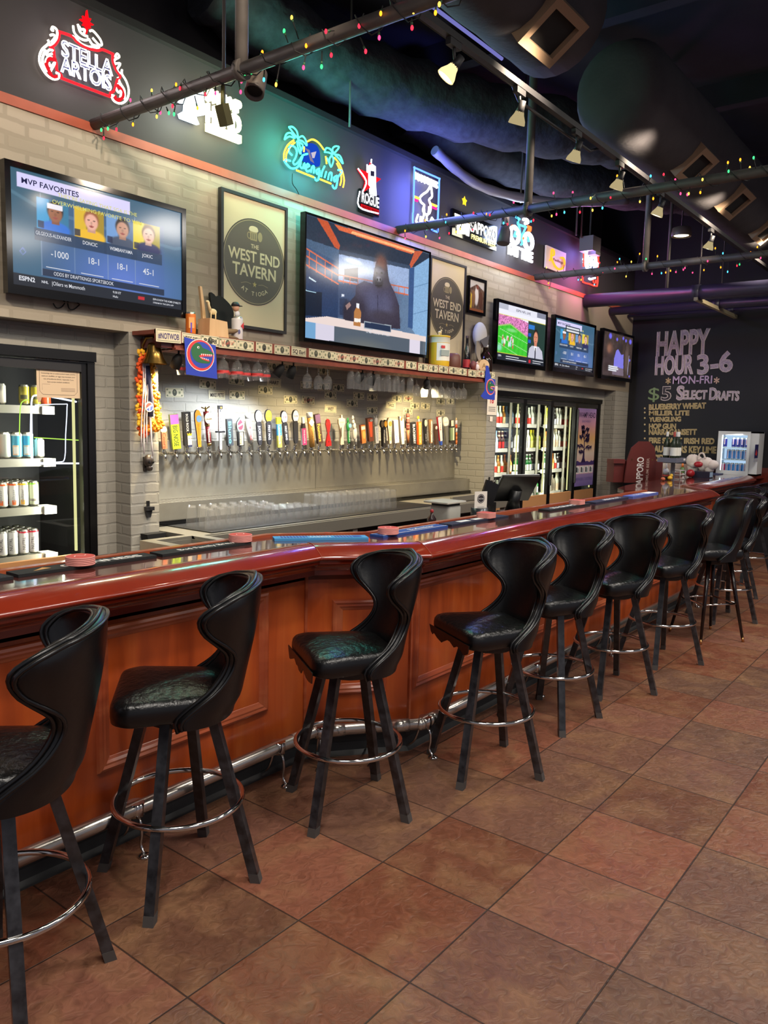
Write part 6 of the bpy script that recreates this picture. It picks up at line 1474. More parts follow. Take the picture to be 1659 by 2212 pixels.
tv('largest wall television showing a gorilla at a desk', 4.52, 6.215, 2.275, 3.248, 4.32, scr_gorilla, 360, 210, w_gor, .016, .028)
tv('wall television showing a football game and a man in grey suit', 7.465, 8.655, 2.315, 2.998, 4.31, scr_football, 170, 100, w_foot, .034, .05)
tv('wall television showing small portraits and odds, between football and dark screens', 8.845, 10.08, 2.328, 2.998, 4.31, scr_odds, 150, 90, lambda b, G, w, h: (w_odds()(b, G, w, h), b.rect(G, .24 * w, .76 * h, .60 * w, .90 * h, .002, E_((46, 56, 70), .8)), b.rect(G, .26 * w, .84 * h, .58 * w, .88 * h, .003, WHT), b.rect(G, .26 * w, .78 * h, .58 * w, .82 * h, .003, WHT)), .034, .05)
tv('wall television with a dark brown scene, nearest the chalkboard corner', 10.33, 11.467, 2.328, 2.998, 4.31, scr_dark, 110, 80, w_dark, .034, .05)
t = thing('cable', 'two black cable loops hanging below the far left television', 'cable', (0, 0, 0)); b = MB()
for pts in (((115, 655), (122, 665), (132, 664), (140, 655)), ((146, 655), (150, 667), (160, 668), (172, 658))): b.tube([tuple(atY(x, y, 4.40)) for x, y in smooth_path(pts, 4)], .004, 'matte_black', 5)
b.build('loop', t)

# ------------------------------------------------------------------ framed posters
def tavern_poster(label, x0, x1, z0, z1, cz):
    t = thing('framed_poster', label, 'poster', ((x0 + x1) / 2, 4.395, z0)); wd, ht = x1 - x0, z1 - z0
    F = Fr((-wd / 2, 0, 0), (1, 0, 0), (0, 0, 1), (0, -1, 0)); b = MB(); f = .022
    for q in ((0, 0, wd, f), (0, ht - f, wd, ht), (0, f, f, ht - f), (wd - f, f, wd, ht - f)): b.slab(F, *q, -.02, .014, C((40, 39, 40), .35))
    b.build('frame', t)
    b = MB(); b.slab(F, f, f, wd - f, ht - f, -.02, .002, C((206, 194, 160), .28)); G = F.sub(wd / 2, cz - z0, .0); g = C((92, 88, 78), .3); cr = C((206, 196, 160), .35); r = wd * .47
    b.disc(G, 0, 0, r, .0026, g, None, 56); b.line(G, oval(0, 0, r * .965, None, 56), .006, .0032, C((150, 140, 108), .35), True); b.line(G, oval(0, 0, r * .99, None, 56), .008, .0032, C((70, 66, 60), .35), True)
    k = r / .30
    b.text(G, 'THE', .0, .095 * k, .030 * k, cr, .0034, .012); b.text(G, 'WEST END', 0, .0, .078 * k, cr, .0034, .022, width=.50 * k); b.text(G, 'TAVERN', 0, -.105 * k, .085 * k, cr, .0034, .022, width=.42 * k)
    b.flat(G, star(0, -.155 * k, .022 * k, .009 * k), .0034, C((190, 172, 110), .35))
    for s in (-1, 1): b.line(G, smooth_path([(s * .035 * k, -.155 * k), (s * .08 * k, -.148 * k), (s * .13 * k, -.16 * k)], 4), .004 * k, .0034, C((150, 140, 108), .35))
    st = 'AT TIOGA'; 
    for i, ch in enumerate(st):
        a = R_(-90 + (i - 3.5) * 8.6); 
        if ch != ' ': b.text(G, ch, .235 * k * math.cos(a), .235 * k * math.sin(a) + .0, .030 * k, cr, .0034, .018, rot=a + R_(90))
    mg = C((150, 140, 104), .35); b.flat(G, [(-.045 * k, .15 * k), (.02 * k, .15 * k), (.022 * k, .215 * k), (-.048 * k, .215 * k)], .0034, mg); b.flat(G, oval(.05 * k, .185 * k, .022 * k, .034 * k, 14), .0034, mg)
    for q in (-.03, -.012, .006): b.rect(G, (q - .003) * k, .16 * k, (q + .003) * k, .20 * k, .004, g)
    b.flat(G, smooth_path([(-.055 * k, .215 * k), (-.05 * k, .24 * k), (-.02 * k, .25 * k), (.02 * k, .245 * k), (.03 * k, .22 * k), (.0, .21 * k)], 3, True), .0042, cr)
    b.line(G, oval(-.056 * k, .18 * k, .016 * k, .022 * k, 14), .006 * k, .0036, mg, True); b.build('print', t)
tavern_poster('framed cream WEST END TAVERN poster between the odds and gorilla screens', 3.752, 4.400, 2.318, 3.254, 2.80)
tavern_poster('framed cream WEST END TAVERN poster right of the gorilla screen', 6.315, 6.955, 2.236, 3.250, 2.79)
t = thing('framed_picture', 'small black framed team photograph above the wall-hung cap', 'picture', (7.18, 4.395, 2.80)); F = Fr((-.178, 0, 0), (1, 0, 0), (0, 0, 1), (0, -1, 0)); wd, ht = .356, .37
b = MB()
for q in ((0, 0, wd, .03), (0, ht - .03, wd, ht), (0, .03, .03, ht - .03), (wd - .03, .03, wd, ht - .03)): b.slab(F, *q, -.02, .014, 'gloss_black')
b.build('frame', t)
def pic_team(U, V):
    p = Paint(U, V, (96, 76, 66)); p.noise(.6, 14, 2); p.poly([(0, .7), (.5, .9), (1, .72), (1, 1), (0, 1)], (190, 190, 196)); p.ell(.5, .5, .13, .3, (216, 212, 212)); p.ell(.55, .8, .08, .08, (120, 70, 60)); p.poly([(.1, .1), (.2, .1), (.2, .5), (.12, .6)], (220, 190, 60)); p.ell(.78, .4, .14, .3, (90, 60, 50)); p.ell(.3, .4, .12, .28, (130, 96, 70)); p.rect(0, 0, 1, .1, (150, 90, 60)); return p.im
picture_obj('photograph', F.sub(.03, .03), wd - .06, ht - .06, 40, 40, pic_team, 'print_picture', t, .002)
t = thing('cap', 'grey and white cap hung on the wall above the dark bottle', 'cap', (7.22, 4.36, 2.55)); b = MB()
b.ell((0, .0, .04), (.115, .055, .135), C((206, 204, 204), .8), 18, 12); b.build('crown', t); b = MB(); b.flat(Fr((0, -.055, 0), (1, 0, 0), (0, 0, 1), (0, -1, 0)), [(-.085, -.02), (.10, .05), (.06, -.07), (.0, -.085)], .003, C((96, 96, 104), .8)); b.prism(Fr((-.03, -.02, -.05), (1, 0, 0), (0, 0, 1), (0, -1, 0)), smooth_path([(-.075, .02), (-.08, -.10), (-.03, -.17), (.03, -.18), (.0, -.10), (.02, .0)], 3, True), 0, .012, C((150, 142, 132), .8)); b.build('brim', t)

# ------------------------------------------------------------------ neon and lit signs on the black wall
YG = 4.395
def tr(ox, oy, s, Y=YG):
    """points measured on a zoomed view of the sign, laid onto the wall plane"""
    return lambda pts: [(lambda q: (q.x, q.z))(atY(ox + x / s, oy + y / s, Y)) for x, y in pts]
GF = Fr((0, YG, 0), (1, 0, 0), (0, 0, 1), (0, -1, 0))
NW = E_((255, 244, 220), 5.); NWb = E_((236, 240, 255), 6.); NR = E_((255, 26, 34), 3.2); NY = E_((255, 190, 50), 5.); NG = E_((60, 255, 190), 5.5); NB = E_((40, 60, 255), 5.); NC = E_((70, 190, 255), 4.5); NO = E_((255, 90, 40), 4.); DIMB = E_((62, 56, 150), .8); WG = E_((255, 250, 190), 7.)
def sign(name, label): return thing(name, label, 'neon sign', (0, 0, 0), group='lit signs along the black wall')
def tubes(b, T, paths, r, mat, d=.0, n=4, closed=False):
    for p in paths: b.ftube(GF, smooth_path(T(p), n, closed), r, d, mat, closed)
# 1 red framed sign
T = tr(70, 10, 7.54); t = sign('neon_sign', 'red framed STELLA ARTOIS sign with white scrolls and a red star')
b = MB(); tubes(b, T, [[(415, 435), (640, 515), (720, 600), (860, 690), (1050, 745), (1150, 735), (1320, 810)], [(440, 470), (420, 570), (360, 660), (290, 700), (340, 720), (360, 860), (390, 960), (400, 1070), (470, 1150), (470, 1200)], [(470, 1195), (860, 1345), (1270, 1500)], [(1310, 815), (1310, 920), (1360, 1060), (1430, 1170), (1380, 1230), (1330, 1400), (1270, 1440), (1270, 1500)]], .0075, NR)
tubes(b, T, [[(380, 900), (270, 880), (230, 960), (260, 1060), (330, 1180), (400, 1170)], [(1380, 1310), (1460, 1400), (1470, 1500), (1380, 1560), (1340, 1480)]], .011, E_((206, 30, 40), 1.4)); b.build('red_outline', t)
b = MB()
tubes(b, T, [[(345, 420), (310, 410), (330, 365), (390, 400), (405, 470), (385, 570), (285, 675)], [(290, 500), (340, 490), (370, 530), (310, 610)], [(250, 570), (265, 630), (160, 730), (115, 850), (130, 980), (220, 1130), (330, 1210), (420, 1200), (435, 1130), (385, 1110)], [(215, 740), (170, 850), (170, 960), (230, 1100)], [(340, 750), (270, 740), (230, 820), (320, 800)], [(345, 880), (270, 850), (215, 920), (240, 1010), (290, 1100)], [(270, 940), (300, 1010), (370, 940), (290, 1090)],
 [(1400, 870), (1350, 850), (1380, 800), (1415, 850), (1340, 900), (1340, 960), (1430, 960), (1380, 1060), (1430, 1130)], [(1460, 1060), (1460, 1130), (1530, 1250), (1570, 1400), (1540, 1540), (1440, 1610), (1330, 1570), (1290, 1480), (1340, 1490)], [(1390, 1180), (1430, 1280), (1500, 1400), (1500, 1540)], [(1350, 1340), (1400, 1430), (1450, 1400), (1420, 1560)], [(1390, 1290), (1460, 1340), (1500, 1450)]], .0065, NW)
tubes(b, T, [[(665, 345), (680, 450), (760, 540), (860, 580), (920, 560)], [(740, 320), (770, 430), (830, 490), (900, 520)], [(760, 350), (790, 400), (850, 410), (840, 470)], [(650, 510), (720, 560), (800, 640), (920, 690), (1000, 680)], [(1000, 690), (1060, 700), (1090, 690)]], .0065, NW)
tubes(b, T, [[(935, 430), (990, 430), (1100, 560), (1130, 650), (1080, 650), (980, 540)], [(920, 560), (980, 650), (1080, 680)]], .0065, NW, closed=False); b.build('white_scroll', t)
b = MB(); b.prism(GF, T([(885, 90), (905, 220), (950, 235), (925, 290), (995, 335), (925, 335), (945, 385), (905, 370), (880, 480), (865, 350), (815, 330), (840, 285), (770, 235), (835, 245), (815, 180), (860, 230)])[::-1], -.01, .008, E_((240, 14, 24), 1.6)); b.build('red_star', t)
b = MB(); l0, l1 = T([(432, 800), (1330, 1125)]); h = .092
b.text_out(GF, 'STELLA', (l0[0] + l1[0]) / 2, (l0[1] + l1[1]) / 2 - .012, .088, NWb, .0036, .006, bold=.01, width=l1[0] - l0[0] - .03); b.text(GF, 'STELLA', (l0[0] + l1[0]) / 2, (l0[1] + l1[1]) / 2 - .012, .088, DIMB, -.004, .0, width=l1[0] - l0[0] - .04)
l0, l1 = T([(415, 1040), (1310, 1350)]); b.text_out(GF, 'ARTOIS', (l0[0] + l1[0]) / 2, (l0[1] + l1[1]) / 2 - .018, .088, NWb, .0036, .006, bold=.01, width=l1[0] - l0[0] - .03); b.text(GF, 'ARTOIS', (l0[0] + l1[0]) / 2, (l0[1] + l1[1]) / 2 - .018, .088, DIMB, -.004, .0, width=l1[0] - l0[0] - .04); b.build('lettering', t)
# 2 white and yellow sign
T = tr(370, 150, 8.295); t = sign('lit_sign', 'white and yellow SWAMP HEAD sign with a tree cut-out, behind the first light string')
b = MB(); b.prism(GF, T([(105, 540), (200, 470), (280, 460), (300, 430), (430, 390), (545, 355), (560, 480), (575, 600), (650, 740), (620, 810), (500, 830), (415, 765), (440, 880), (485, 990), (170, 870), (145, 790), (240, 740), (250, 610), (200, 610), (150, 580)])[::-1], -.02, .012, E_((226, 246, 255), 4.)); b.build('tree_cutout', t)
b = MB(); (xa, za), (xb, zb) = T([(640, 940), (1240, 1175)]); wd = xb - xa; zm = (za + zb) / 2
b.text(GF, 'HEAD', (xa + xb) / 2, zm + .006, .118, WG, .012, .03, width=wd, thick=.03); b.text(GF, 'SWAMP', (xa + xb) / 2, zm + .142, .080, WG, .012, .04, width=wd * 1.02, thick=.03); b.slab(GF, xa, zm - .058, xb, zm - .006, -.02, .012, WG); b.build('lettering', t)
# 3 script neon with palms
T = tr(600, 260, 6.9125); t = sign('neon_sign', 'green and yellow Yuengling script neon with two palm trees')
b = MB(); tubes(b, T, [[(165, 100), (225, 100), (285, 165), (300, 260), (262, 225), (215, 165), (165, 100)], [(100, 285), (130, 205), (195, 190), (255, 265), (175, 240), (100, 285)], [(295, 275), (365, 235), (415, 290), (432, 375), (375, 315), (300, 290)], [(300, 300), (335, 400), (345, 505)], [(285, 305), (305, 420), (340, 505)], [(325, 330), (375, 370), (350, 450)]], .0065, NG); b.build('palm_tubes', t)
b = MB(); tubes(b, T, [[(700, 475), (725, 415), (785, 430), (825, 505), (760, 480), (700, 475)], [(830, 495), (818, 425), (858, 388), (915, 398), (872, 460), (832, 495)], [(850, 510), (930, 530), (972, 645), (915, 575), (850, 510)], [(805, 520), (770, 590), (795, 695), (832, 600), (815, 530)], [(735, 560), (760, 620), (790, 690)]], .0065, NG); b.build('palm_tubes', t)
b = MB(); tubes(b, T, [[(215, 520), (165, 465), (185, 385), (250, 395), (285, 470), (265, 560), (230, 620), (255, 660), (320, 610), (370, 525), (445, 500)], [(370, 540), (330, 640), (285, 705), (200, 715), (130, 650), (100, 590), (190, 605)], [(345, 615), (338, 690), (370, 710), (398, 640), (395, 725)], [(420, 710), (470, 680), (445, 650), (415, 700), (440, 765), (480, 745)], [(495, 775), (512, 700), (540, 690), (538, 790)], [(620, 720), (575, 750), (590, 805), (628, 745), (605, 880), (570, 895), (555, 850)], [(650, 840), (665, 760), (700, 685)], [(700, 855), (725, 765)], [(750, 885), (770, 795), (805, 790), (798, 905)], [(885, 825), (840, 855), (850, 915), (895, 850), (872, 1000), (835, 1010), (815, 965)], [(895, 850), (960, 760), (900, 740)]], .0075, E_((60, 245, 225), 5.)); b.build('script_tubes', t)
b = MB(); tubes(b, T, [[(92, 600), (95, 490), (150, 370), (240, 295)], [(125, 620), (130, 500), (190, 390), (255, 330)], [(445, 315), (520, 285), (610, 335), (690, 440)], [(845, 555), (920, 650), (970, 780), (992, 900), (975, 1000)], [(880, 640), (935, 760), (950, 880), (930, 970)], [(280, 745), (540, 850)], [(635, 880), (795, 945)], [(395, 395), (390, 470)], [(715, 535), (730, 650)]], .0065, NY); b.build('yellow_tubes', t)
b = MB(); b.prism(GF, smooth_path(T([(545, 340), (620, 400), (650, 520), (640, 680), (520, 650), (390, 590), (400, 430), (440, 350)]), 4, True)[::-1], -.02, -.012, E_((24, 70, 190), 1.1)); b.flat(GF, T([(415, 405), (490, 440), (510, 530), (545, 600), (560, 640), (500, 600), (470, 480)])[::-1], -.010, E_((150, 140, 170), .8)); b.flat(GF, T([(510, 480), (590, 460), (560, 560), (530, 560)])[::-1], -.009, E_((220, 210, 226), .9)); b.build('crest', t)
b = MB(); b.tube([tuple(atY(x, y, 4.40)) for x, y in smooth_path([(632, 375), (632, 396), (640, 408), (646, 420)], 4)], .004, 'matte_black', 5); b.build('power_cord', t)
# 4 star sign
t = sign('lit_sign', 'red star ROGUE sign with a white bottle figure'); b = MB()
b.prism(GF, T([(1205, 720), (1345, 775), (1400, 620), (1450, 835), (1545, 875), (1465, 935), (1480, 1110), (1385, 1000), (1290, 1065), (1325, 905)])[::-1], -.02, .0, E_((226, 24, 34), 1.5)); b.build('star_panel', t)
b = MB(); b.prism(GF, T([(1350, 680), (1400, 650), (1455, 690), (1458, 960), (1470, 1130), (1420, 1120), (1410, 1000), (1395, 1110), (1375, 1100), (1380, 1000), (1350, 960)])[::-1], -.01, .008, E_((240, 240, 250), 1.8)); b.flat(GF, T([(1375, 755), (1430, 765), (1428, 840), (1375, 830)])[::-1], .0085, E_((60, 56, 90), .6)); tubes(b, T, [[(1200, 720), (1320, 905), (1275, 1055)], [(1335, 660), (1335, 780)], [(1400, 580), (1395, 640)], [(1225, 1060), (1215, 1290), (1500, 1390)]], .006, NWb); b.build('bottle_figure', t)
b = MB(); (xa, za), (xb, zb) = T([(1250, 1215), (1510, 1305)]); b.slab(GF, xa - .015, (za + zb) / 2 - .075, xb + .01, (za + zb) / 2 + .105, -.025, -.006, 'gloss_black'); b.text(GF, 'ROGUE', (xa + xb) / 2, (za + zb) / 2, .085, E_((244, 244, 250), 1.8), .002, .03, width=xb - xa); b.rect(GF, xa - .008, (za + zb) / 2 - .060, xb + .004, (za + zb) / 2 - .018, .0, E_((200, 20, 30), 1.3)); b.text(GF, 'WASTED BREWS', (xa + xb) / 2, (za + zb) / 2 - .05, .024, E_((110, 16, 20), .6), .002, .02, width=(xb - xa) * .95); b.build('lettering', t)
# 5 blue framed neon
T = tr(870, 340, 7.54); t = sign('neon_sign', 'tall blue framed neon with a white hound-like figure and orange bars')
b = MB(); tubes(b, T, [[(170, 900), (180, 620), (190, 190), (200, 172), (400, 260), (590, 345), (594, 380), (580, 800), (568, 1070)], [(165, 900), (165, 1060), (200, 1100), (260, 1125)], [(470, 1175), (560, 1215), (572, 1200), (572, 1160)]], .0085, E_((70, 110, 255), 5.), n=3); b.build('blue_frame', t)
b = MB(); tubes(b, T, [[(455, 450), (400, 550), (330, 600), (280, 660), (300, 730), (350, 780), (330, 860), (375, 930), (440, 900), (455, 790), (430, 690), (475, 640), (470, 540), (455, 450)], [(340, 800), (350, 900), (330, 1000)], [(430, 800), (420, 900), (390, 960)], [(250, 930), (220, 1040), (280, 1080), (290, 960)], [(320, 960), (330, 1080)], [(390, 980), (395, 1080), (440, 1080)], [(460, 1000), (470, 1080), (500, 1030), (470, 980)]], .010, E_((240, 240, 255), 7.))
tubes(b, T, [[(200, 240), (200, 340), (240, 270), (260, 370), (300, 300), (310, 390), (350, 320), (360, 410), (400, 340), (420, 430), (460, 370), (480, 450), (520, 400), (560, 500)], [(210, 270), (380, 340), (560, 420)], [(210, 330), (380, 400), (555, 480)]], .012, E_((240, 240, 255), 7.)); b.build('white_figure', t)
b = MB(); tubes(b, T, [[(190, 640), (270, 670)], [(455, 755), (550, 795)]], .010, NY); tubes(b, T, [[(195, 690), (240, 710)], [(460, 800), (550, 840)]], .010, E_((255, 30, 110), 3.)); b.build('bars', t)
# 6 Sapporo
t = sign('lit_sign', 'white and yellow SAPPORO PREMIUM BEER sign'); b = MB(); (xa, za), (xb, zb) = T([(1100, 1225), (1520, 1365)]); zm = (za + zb) / 2
b.slab(GF, xa - .33, zm - .09, xb + .02, zm + .16, -.025, -.004, 'gloss_black'); b.build('panel', t)
b = MB(); b.text(GF, 'SAPPORO', (xa + xb) / 2, zm + .01, .115, E_((250, 246, 236), 3.), .002, .02, width=xb - xa); b.text(GF, 'PREMIUM BEER', (xa + xb) / 2 + .01, zm - .062, .05, E_((255, 236, 150), 2.5), .002, .02, width=(xb - xa) * .95); b.build('lettering', t)
b = MB(); b.flat(GF, [(xa - .30, zm + .12), (xa - .06, zm + .12), (xa - .02, zm - .03), (xa - .25, zm - .07)][::-1], .001, E_((250, 246, 220), 3.)); b.flat(GF, star(xa - .16, zm + .075, .05, .022), .003, E_((226, 160, 30), 1.6)); b.flat(GF, [(xa - .06, zm + .15), (xa, zm + .15), (xa - .02, zm - .05), (xa - .08, zm - .05)][::-1], .002, E_((250, 246, 236), 3.)); b.flat(GF, star(xa - .13, zm + .27, .05, .03), .0, E_((250, 214, 40), 2.)); b.build('star_mark', t)
# 7 bicycle
T = tr(1080, 450, 6.9125); t = sign('neon_sign', 'bicycle neon with white wheels, blue frame and FAT TIRE lettering')
def ring(T, c, rx, ry, n=20, sk=.45): return [(c[0] + rx * math.cos(2 * math.pi * i / n), c[1] + ry * math.sin(2 * math.pi * i / n) + sk * rx * math.cos(2 * math.pi * i / n)) for i in range(n)]
b = MB(); b.ftube(GF, T(ring(T, (215, 400), 62, 118)), .024, 0, NWb, True, 8); b.ftube(GF, T(ring(T, (425, 495), 58, 112)), .024, 0, NWb, True, 8); tubes(b, T, [[(350, 165), (405, 175), (415, 215), (375, 225)]], .018, NWb); b.build('wheels', t)
b = MB(); tubes(b, T, [[(240, 130), (295, 165)], [(270, 160), (270, 235), (300, 250), (390, 280)], [(280, 240), (310, 420)], [(390, 275), (315, 440)], [(235, 345), (215, 410), (245, 415)], [(310, 420), (335, 520), (315, 540)], [(420, 430), (430, 500)]], .012, NC, n=3); b.build('blue_frame', t)
b = MB(); tubes(b, T, [[(150, 320), (180, 260), (230, 262)], [(415, 265), (465, 285)], [(415, 290), (465, 310)], [(420, 320), (460, 335)], [(410, 345), (445, 355)], [(340, 470), (350, 440), (365, 470)]], .010, NO, n=3); b.build('orange_tubes', t)
b = MB(); (xa, za), (xb, zb) = T([(130, 690), (490, 790)]); b.text(GF, 'FAT TIRE', (xa + xb) / 2, (za + zb) / 2 + .0, .11, E_((250, 252, 255), 5.), .004, .04, width=xb - xa, thick=.02); b.build('lettering', t)
# 8 orange script on a white board
t = sign('lit_sign', 'square white board with orange script lettering'); q = T([(695, 570), (990, 650), (975, 970), (685, 905)]); xa, xb = q[0][0], q[1][0]; z0, z1 = (q[2][1] + q[3][1]) / 2, (q[0][1] + q[1][1]) / 2
b = MB(); b.slab(GF, xa, z0, xb, z1, -.02, .0, C((206, 190, 186), .6, emit=(190, 150, 150), es=.25)); b.build('board', t); b = MB(); w_, h_ = xb - xa, z1 - z0; G = GF.sub(xa, z0, 0)
P_ = lambda pts: [(x * w_, y * h_) for x, y in pts]
b.ftube(G, smooth_path(P_([(.14, .36), (.2, .45), (.22, .85), (.32, .86), (.34, .68), (.22, .56), (.30, .36), (.42, .20), (.62, .12), (.82, .24), (.90, .48), (.84, .70), (.70, .68)]), 4), .012, .012, E_((255, 150, 40), 2.2)); b.text(G, 'Redlings', .60 * w_, .44 * h_, .12 * h_, E_((150, 60, 30), .7), .004, .01, width=.5 * w_); b.build('script', t)
# 9 red frame with a round white-blue badge
t = sign('neon_sign', 'red framed neon with a glowing white round badge, last toward the chalkboard')
b = MB(); tubes(b, T, [[(1258, 515), (1252, 620)], [(1252, 650), (1248, 870)], [(1244, 930), (1240, 1000)], [(1240, 1035), (1240, 1100), (1340, 1130), (1450, 1160), (1458, 1020)], [(1462, 960), (1468, 800), (1470, 615)], [(1280, 530), (1300, 620)], [(1390, 1050), (1400, 1110), (1430, 1110), (1430, 1070)]], .010, E_((255, 50, 40), 4.), n=2); b.build('red_frame', t)
b = MB(); tubes(b, T, [ring(T, (1350, 760), 78, 180, 18)], .022, E_((170, 200, 255), 7.), n=2, closed=True); tubes(b, T, [[(1250, 760), (1350, 790), (1455, 830)], [(1255, 800), (1350, 830), (1450, 860)], [(1300, 640), (1340, 900), (1380, 650)], [(1310, 900), (1300, 980)]], .020, E_((220, 230, 255), 7.), n=2); tubes(b, T, [[(1330, 1050), (1360, 1060), (1380, 1050), (1420, 1040)]], .014, E_((210, 220, 255), 5.)); b.build('badge', t)

# light thrown by the signs onto the black wall and the ceiling
def glow(px, py, col, e, d=.16, r=.10):
    q = atY(px, py, YG - d); lamp('sign_glow', 'POINT', q, e, col, r)
glow(180, 125, (1, .85, .8), 5); glow(420, 235, (.9, 1, .85), 9); glow(485, 250, (1, 1, .55), 12); glow(640, 305, (.1, 1, .62), 16); glow(715, 345, (.1, 1, .7), 14); glow(685, 370, (.1, .9, 1), 12); glow(800, 400, (.8, .85, 1), 4)
glow(920, 400, (.16, .2, 1), 30); glow(918, 460, (.16, .2, 1), 22); glow(1040, 505, (1, .95, .7), 5); glow(1125, 500, (.45, .6, 1), 16); glow(1125, 545, (.9, .95, 1), 8); glow(1275, 545, (.3, .25, 1), 40); glow(1275, 600, (1, .2, .5), 16)
# ------------------------------------------------------------------ overhead pipes, ducts and lights
ZP = 3.385
PIPES = [('steel pipe wound with coloured lights, nearest us', 2.80, -1.5, .032, 'pipe_paint'), ('steel pipe wound with coloured lights, middle one of three', 5.83, -1.5, .036, 'pipe_paint'), ('steel pipe wound with coloured lights, farthest of three', 8.50, -1.5, .036, 'pipe_paint')]
for lab, X, y1, r, mt in PIPES:
    t = thing('ceiling_pipe', lab, 'pipe', (X, 0, ZP)); b = MB(); b.cyl((0, YW, 0), (0, y1, 0), r, mt, seg=14); b.build('pipe_run', t)
    for yy in (3.12, .4):
        b = MB(); b.lathe([(r * 1.6, -.02), (r * 1.6, .02)], mt, (0, yy, 0), 12, (0, 1, 0)); b.cyl((0, yy, 0), (0, yy, 5.3 - ZP), .033, mt, seg=10); b.build('hanger', t)
for lab, X, z, r, mt in (('thick purple-grey pipe meeting the wall above the dark screen', 9.92, 3.30, .085, 'pipe_blue'), ('thinner pipe running to the wall near the chalkboard corner', 10.78, 3.275, .055, 'pipe_blue'), ('thinnest pipe skirting the chalkboard wall', 11.45, 3.29, .025, 'pipe_blue')):
    t = thing('ceiling_pipe', lab, 'pipe', (X, 0, z)); b = MB(); b.cyl((0, YW - .02, 0), (0, -2.5, 0), r, mt, seg=18); b.build('pipe_run', t)
    for yy in (3.0, 1.4):
        b = MB(); b.lathe([(r * 1.12, -.05), (r * 1.12, .05)], mt, (0, yy, 0), 16, (0, 1, 0)); b.build('coupling', t)
t = thing('strut', 'pale strut bar crossing under the thick pipes toward the chalkboard', 'strut', (0, 0, 0)); b = MB()
q0 = Vector((9.85, 2.98, 3.22)); q1 = Vector((XR, 2.98, 3.22)); b.box((q0 + q1) / 2, (q1.x - q0.x, .045, .045), C((150, 140, 112), .5)); b.build('bar', t)
for x in (9.95, 10.9): b = MB(); b.cyl((x, 2.98, 3.2), (x, 2.98, 5.3), .008, 'pipe_paint', seg=6); b.build('rod', t)
# strings of lights
BC = [E_((255, 40, 60), 3.2), E_((255, 140, 30), 3.6), E_((60, 240, 120), 2.6), E_((70, 200, 255), 3.), E_((255, 60, 110), 3.4), E_((255, 190, 70), 3.4)]
for i, X in enumerate((2.80, 5.83, 8.50)):
    rg = random.Random(20 + i); t = thing('string_light', ('string of coloured lights on the nearest pipe', 'string of coloured lights on the middle pipe', 'string of coloured lights on the farthest pipe')[i], 'string lights', (X, 0, ZP), group='string lights')
    b = MB(); pts = []; n = 150; y1 = .2
    for k in range(n + 1):
        y = YW - .04 - (YW - .04 - y1) * k / n; a = k * .9; r = .045 + .012 * math.sin(k * 1.7); pts.append((r * math.cos(a), y, r * math.sin(a)))
    b.tube(pts, .003, 'matte_black', 4); b.build('cord', t)
    for k in range(78):
        y = YW - .08 - (YW - y1 - .1) * (k + rg.random() * .7) / 78; a = rg.uniform(0, 6.28); out = Vector((.3 * math.cos(a), 0, math.sin(a))); out.normalize(); r0 = .04; L = rg.uniform(.01, .045) if rg.random() < .85 else .08
        P0 = Vector((r0 * out.x, y, r0 * out.z)); dn = Vector((out.x, rg.uniform(-.4, .4), out.z if rg.random() < .5 else -abs(out.z) - .3)).normalized(); P1 = P0 + dn * L
        b = MB(); b.cyl(P0, P1, .003, 'matte_black', seg=4, cap=False); b.cyl(P1, P1 + dn * .012, .005, C((30, 70, 40)), seg=6); b.ell(P1 + dn * .022, (.0065, .0065, .011), BC[rg.randrange(6)], 6, 5); b.build('bulb', t)
# track with lamp heads
t = thing('track_light', 'black ceiling track with white lamp heads running along the bar', 'track light', (0, 2.33, 3.6)); b = MB(); b.bb((2.2, -.018, -.02), (11.0, .018, .015), 'dark_metal'); b.tube([(2.2, .05, .01), (4.2, .05, .01), (4.3, .06, -.04), (5.3, .05, -.05), (5.45, .05, .01), (11.0, .05, .01)], .010, 'dark_metal', 6); b.build('track', t)
LIT = {0: True}
for i, (px, py, aim) in enumerate(((985, 140, (-.35, -.5)), (1130, 236, (.25, -.8)), (1247, 322, (.15, -.8)), (1342, 385, (.1, -.8)), (1425, 446, (.0, -.8)), (1488, 526, (.1, -.9)))):
    q = atY(px, py, 2.33); q = Vector((atZ(px, py, 3.47).x, 0, 3.47 - 3.6)); d = Vector((aim[0] * .6, .35, aim[1])).normalized()
    b = MB(); b.box((q.x - .02, 0, -.035), (.10, .03, .04), 'dark_metal'); b.cyl((q.x - .02, 0, -.04), q, .008, 'dark_metal', seg=6); b.lathe([(.020, -.05), (.022, -.01), (.026, .015)], 'dark_metal', q, 12, d); h = b.build('lamp_head', t)
    b = MB(); b.lathe([(.022, .0), (.030, .025), (.046, .055), (.050, .075), (.046, .078)], E_((236, 214, 160), .55) if i else E_((255, 226, 160), 1.4), q, 16, d, capb=False, capt=False); b.lathe([(.044, .074), (.001, .078)], E_((255, 240, 206), 5.) if i in (0, 4, 5) else E_((255, 232, 190), 1.2), q, 14, d, capb=False, capt=False); b.build('bulb', h)
    if i in (0, 4, 5): lamp('track_lamp', 'SPOT', q + Vector((0, 2.33, 3.6)) + d * .09, 30, WARM, .04, q + Vector((0, 2.33, 3.6)) + d * 2, 80, .7)
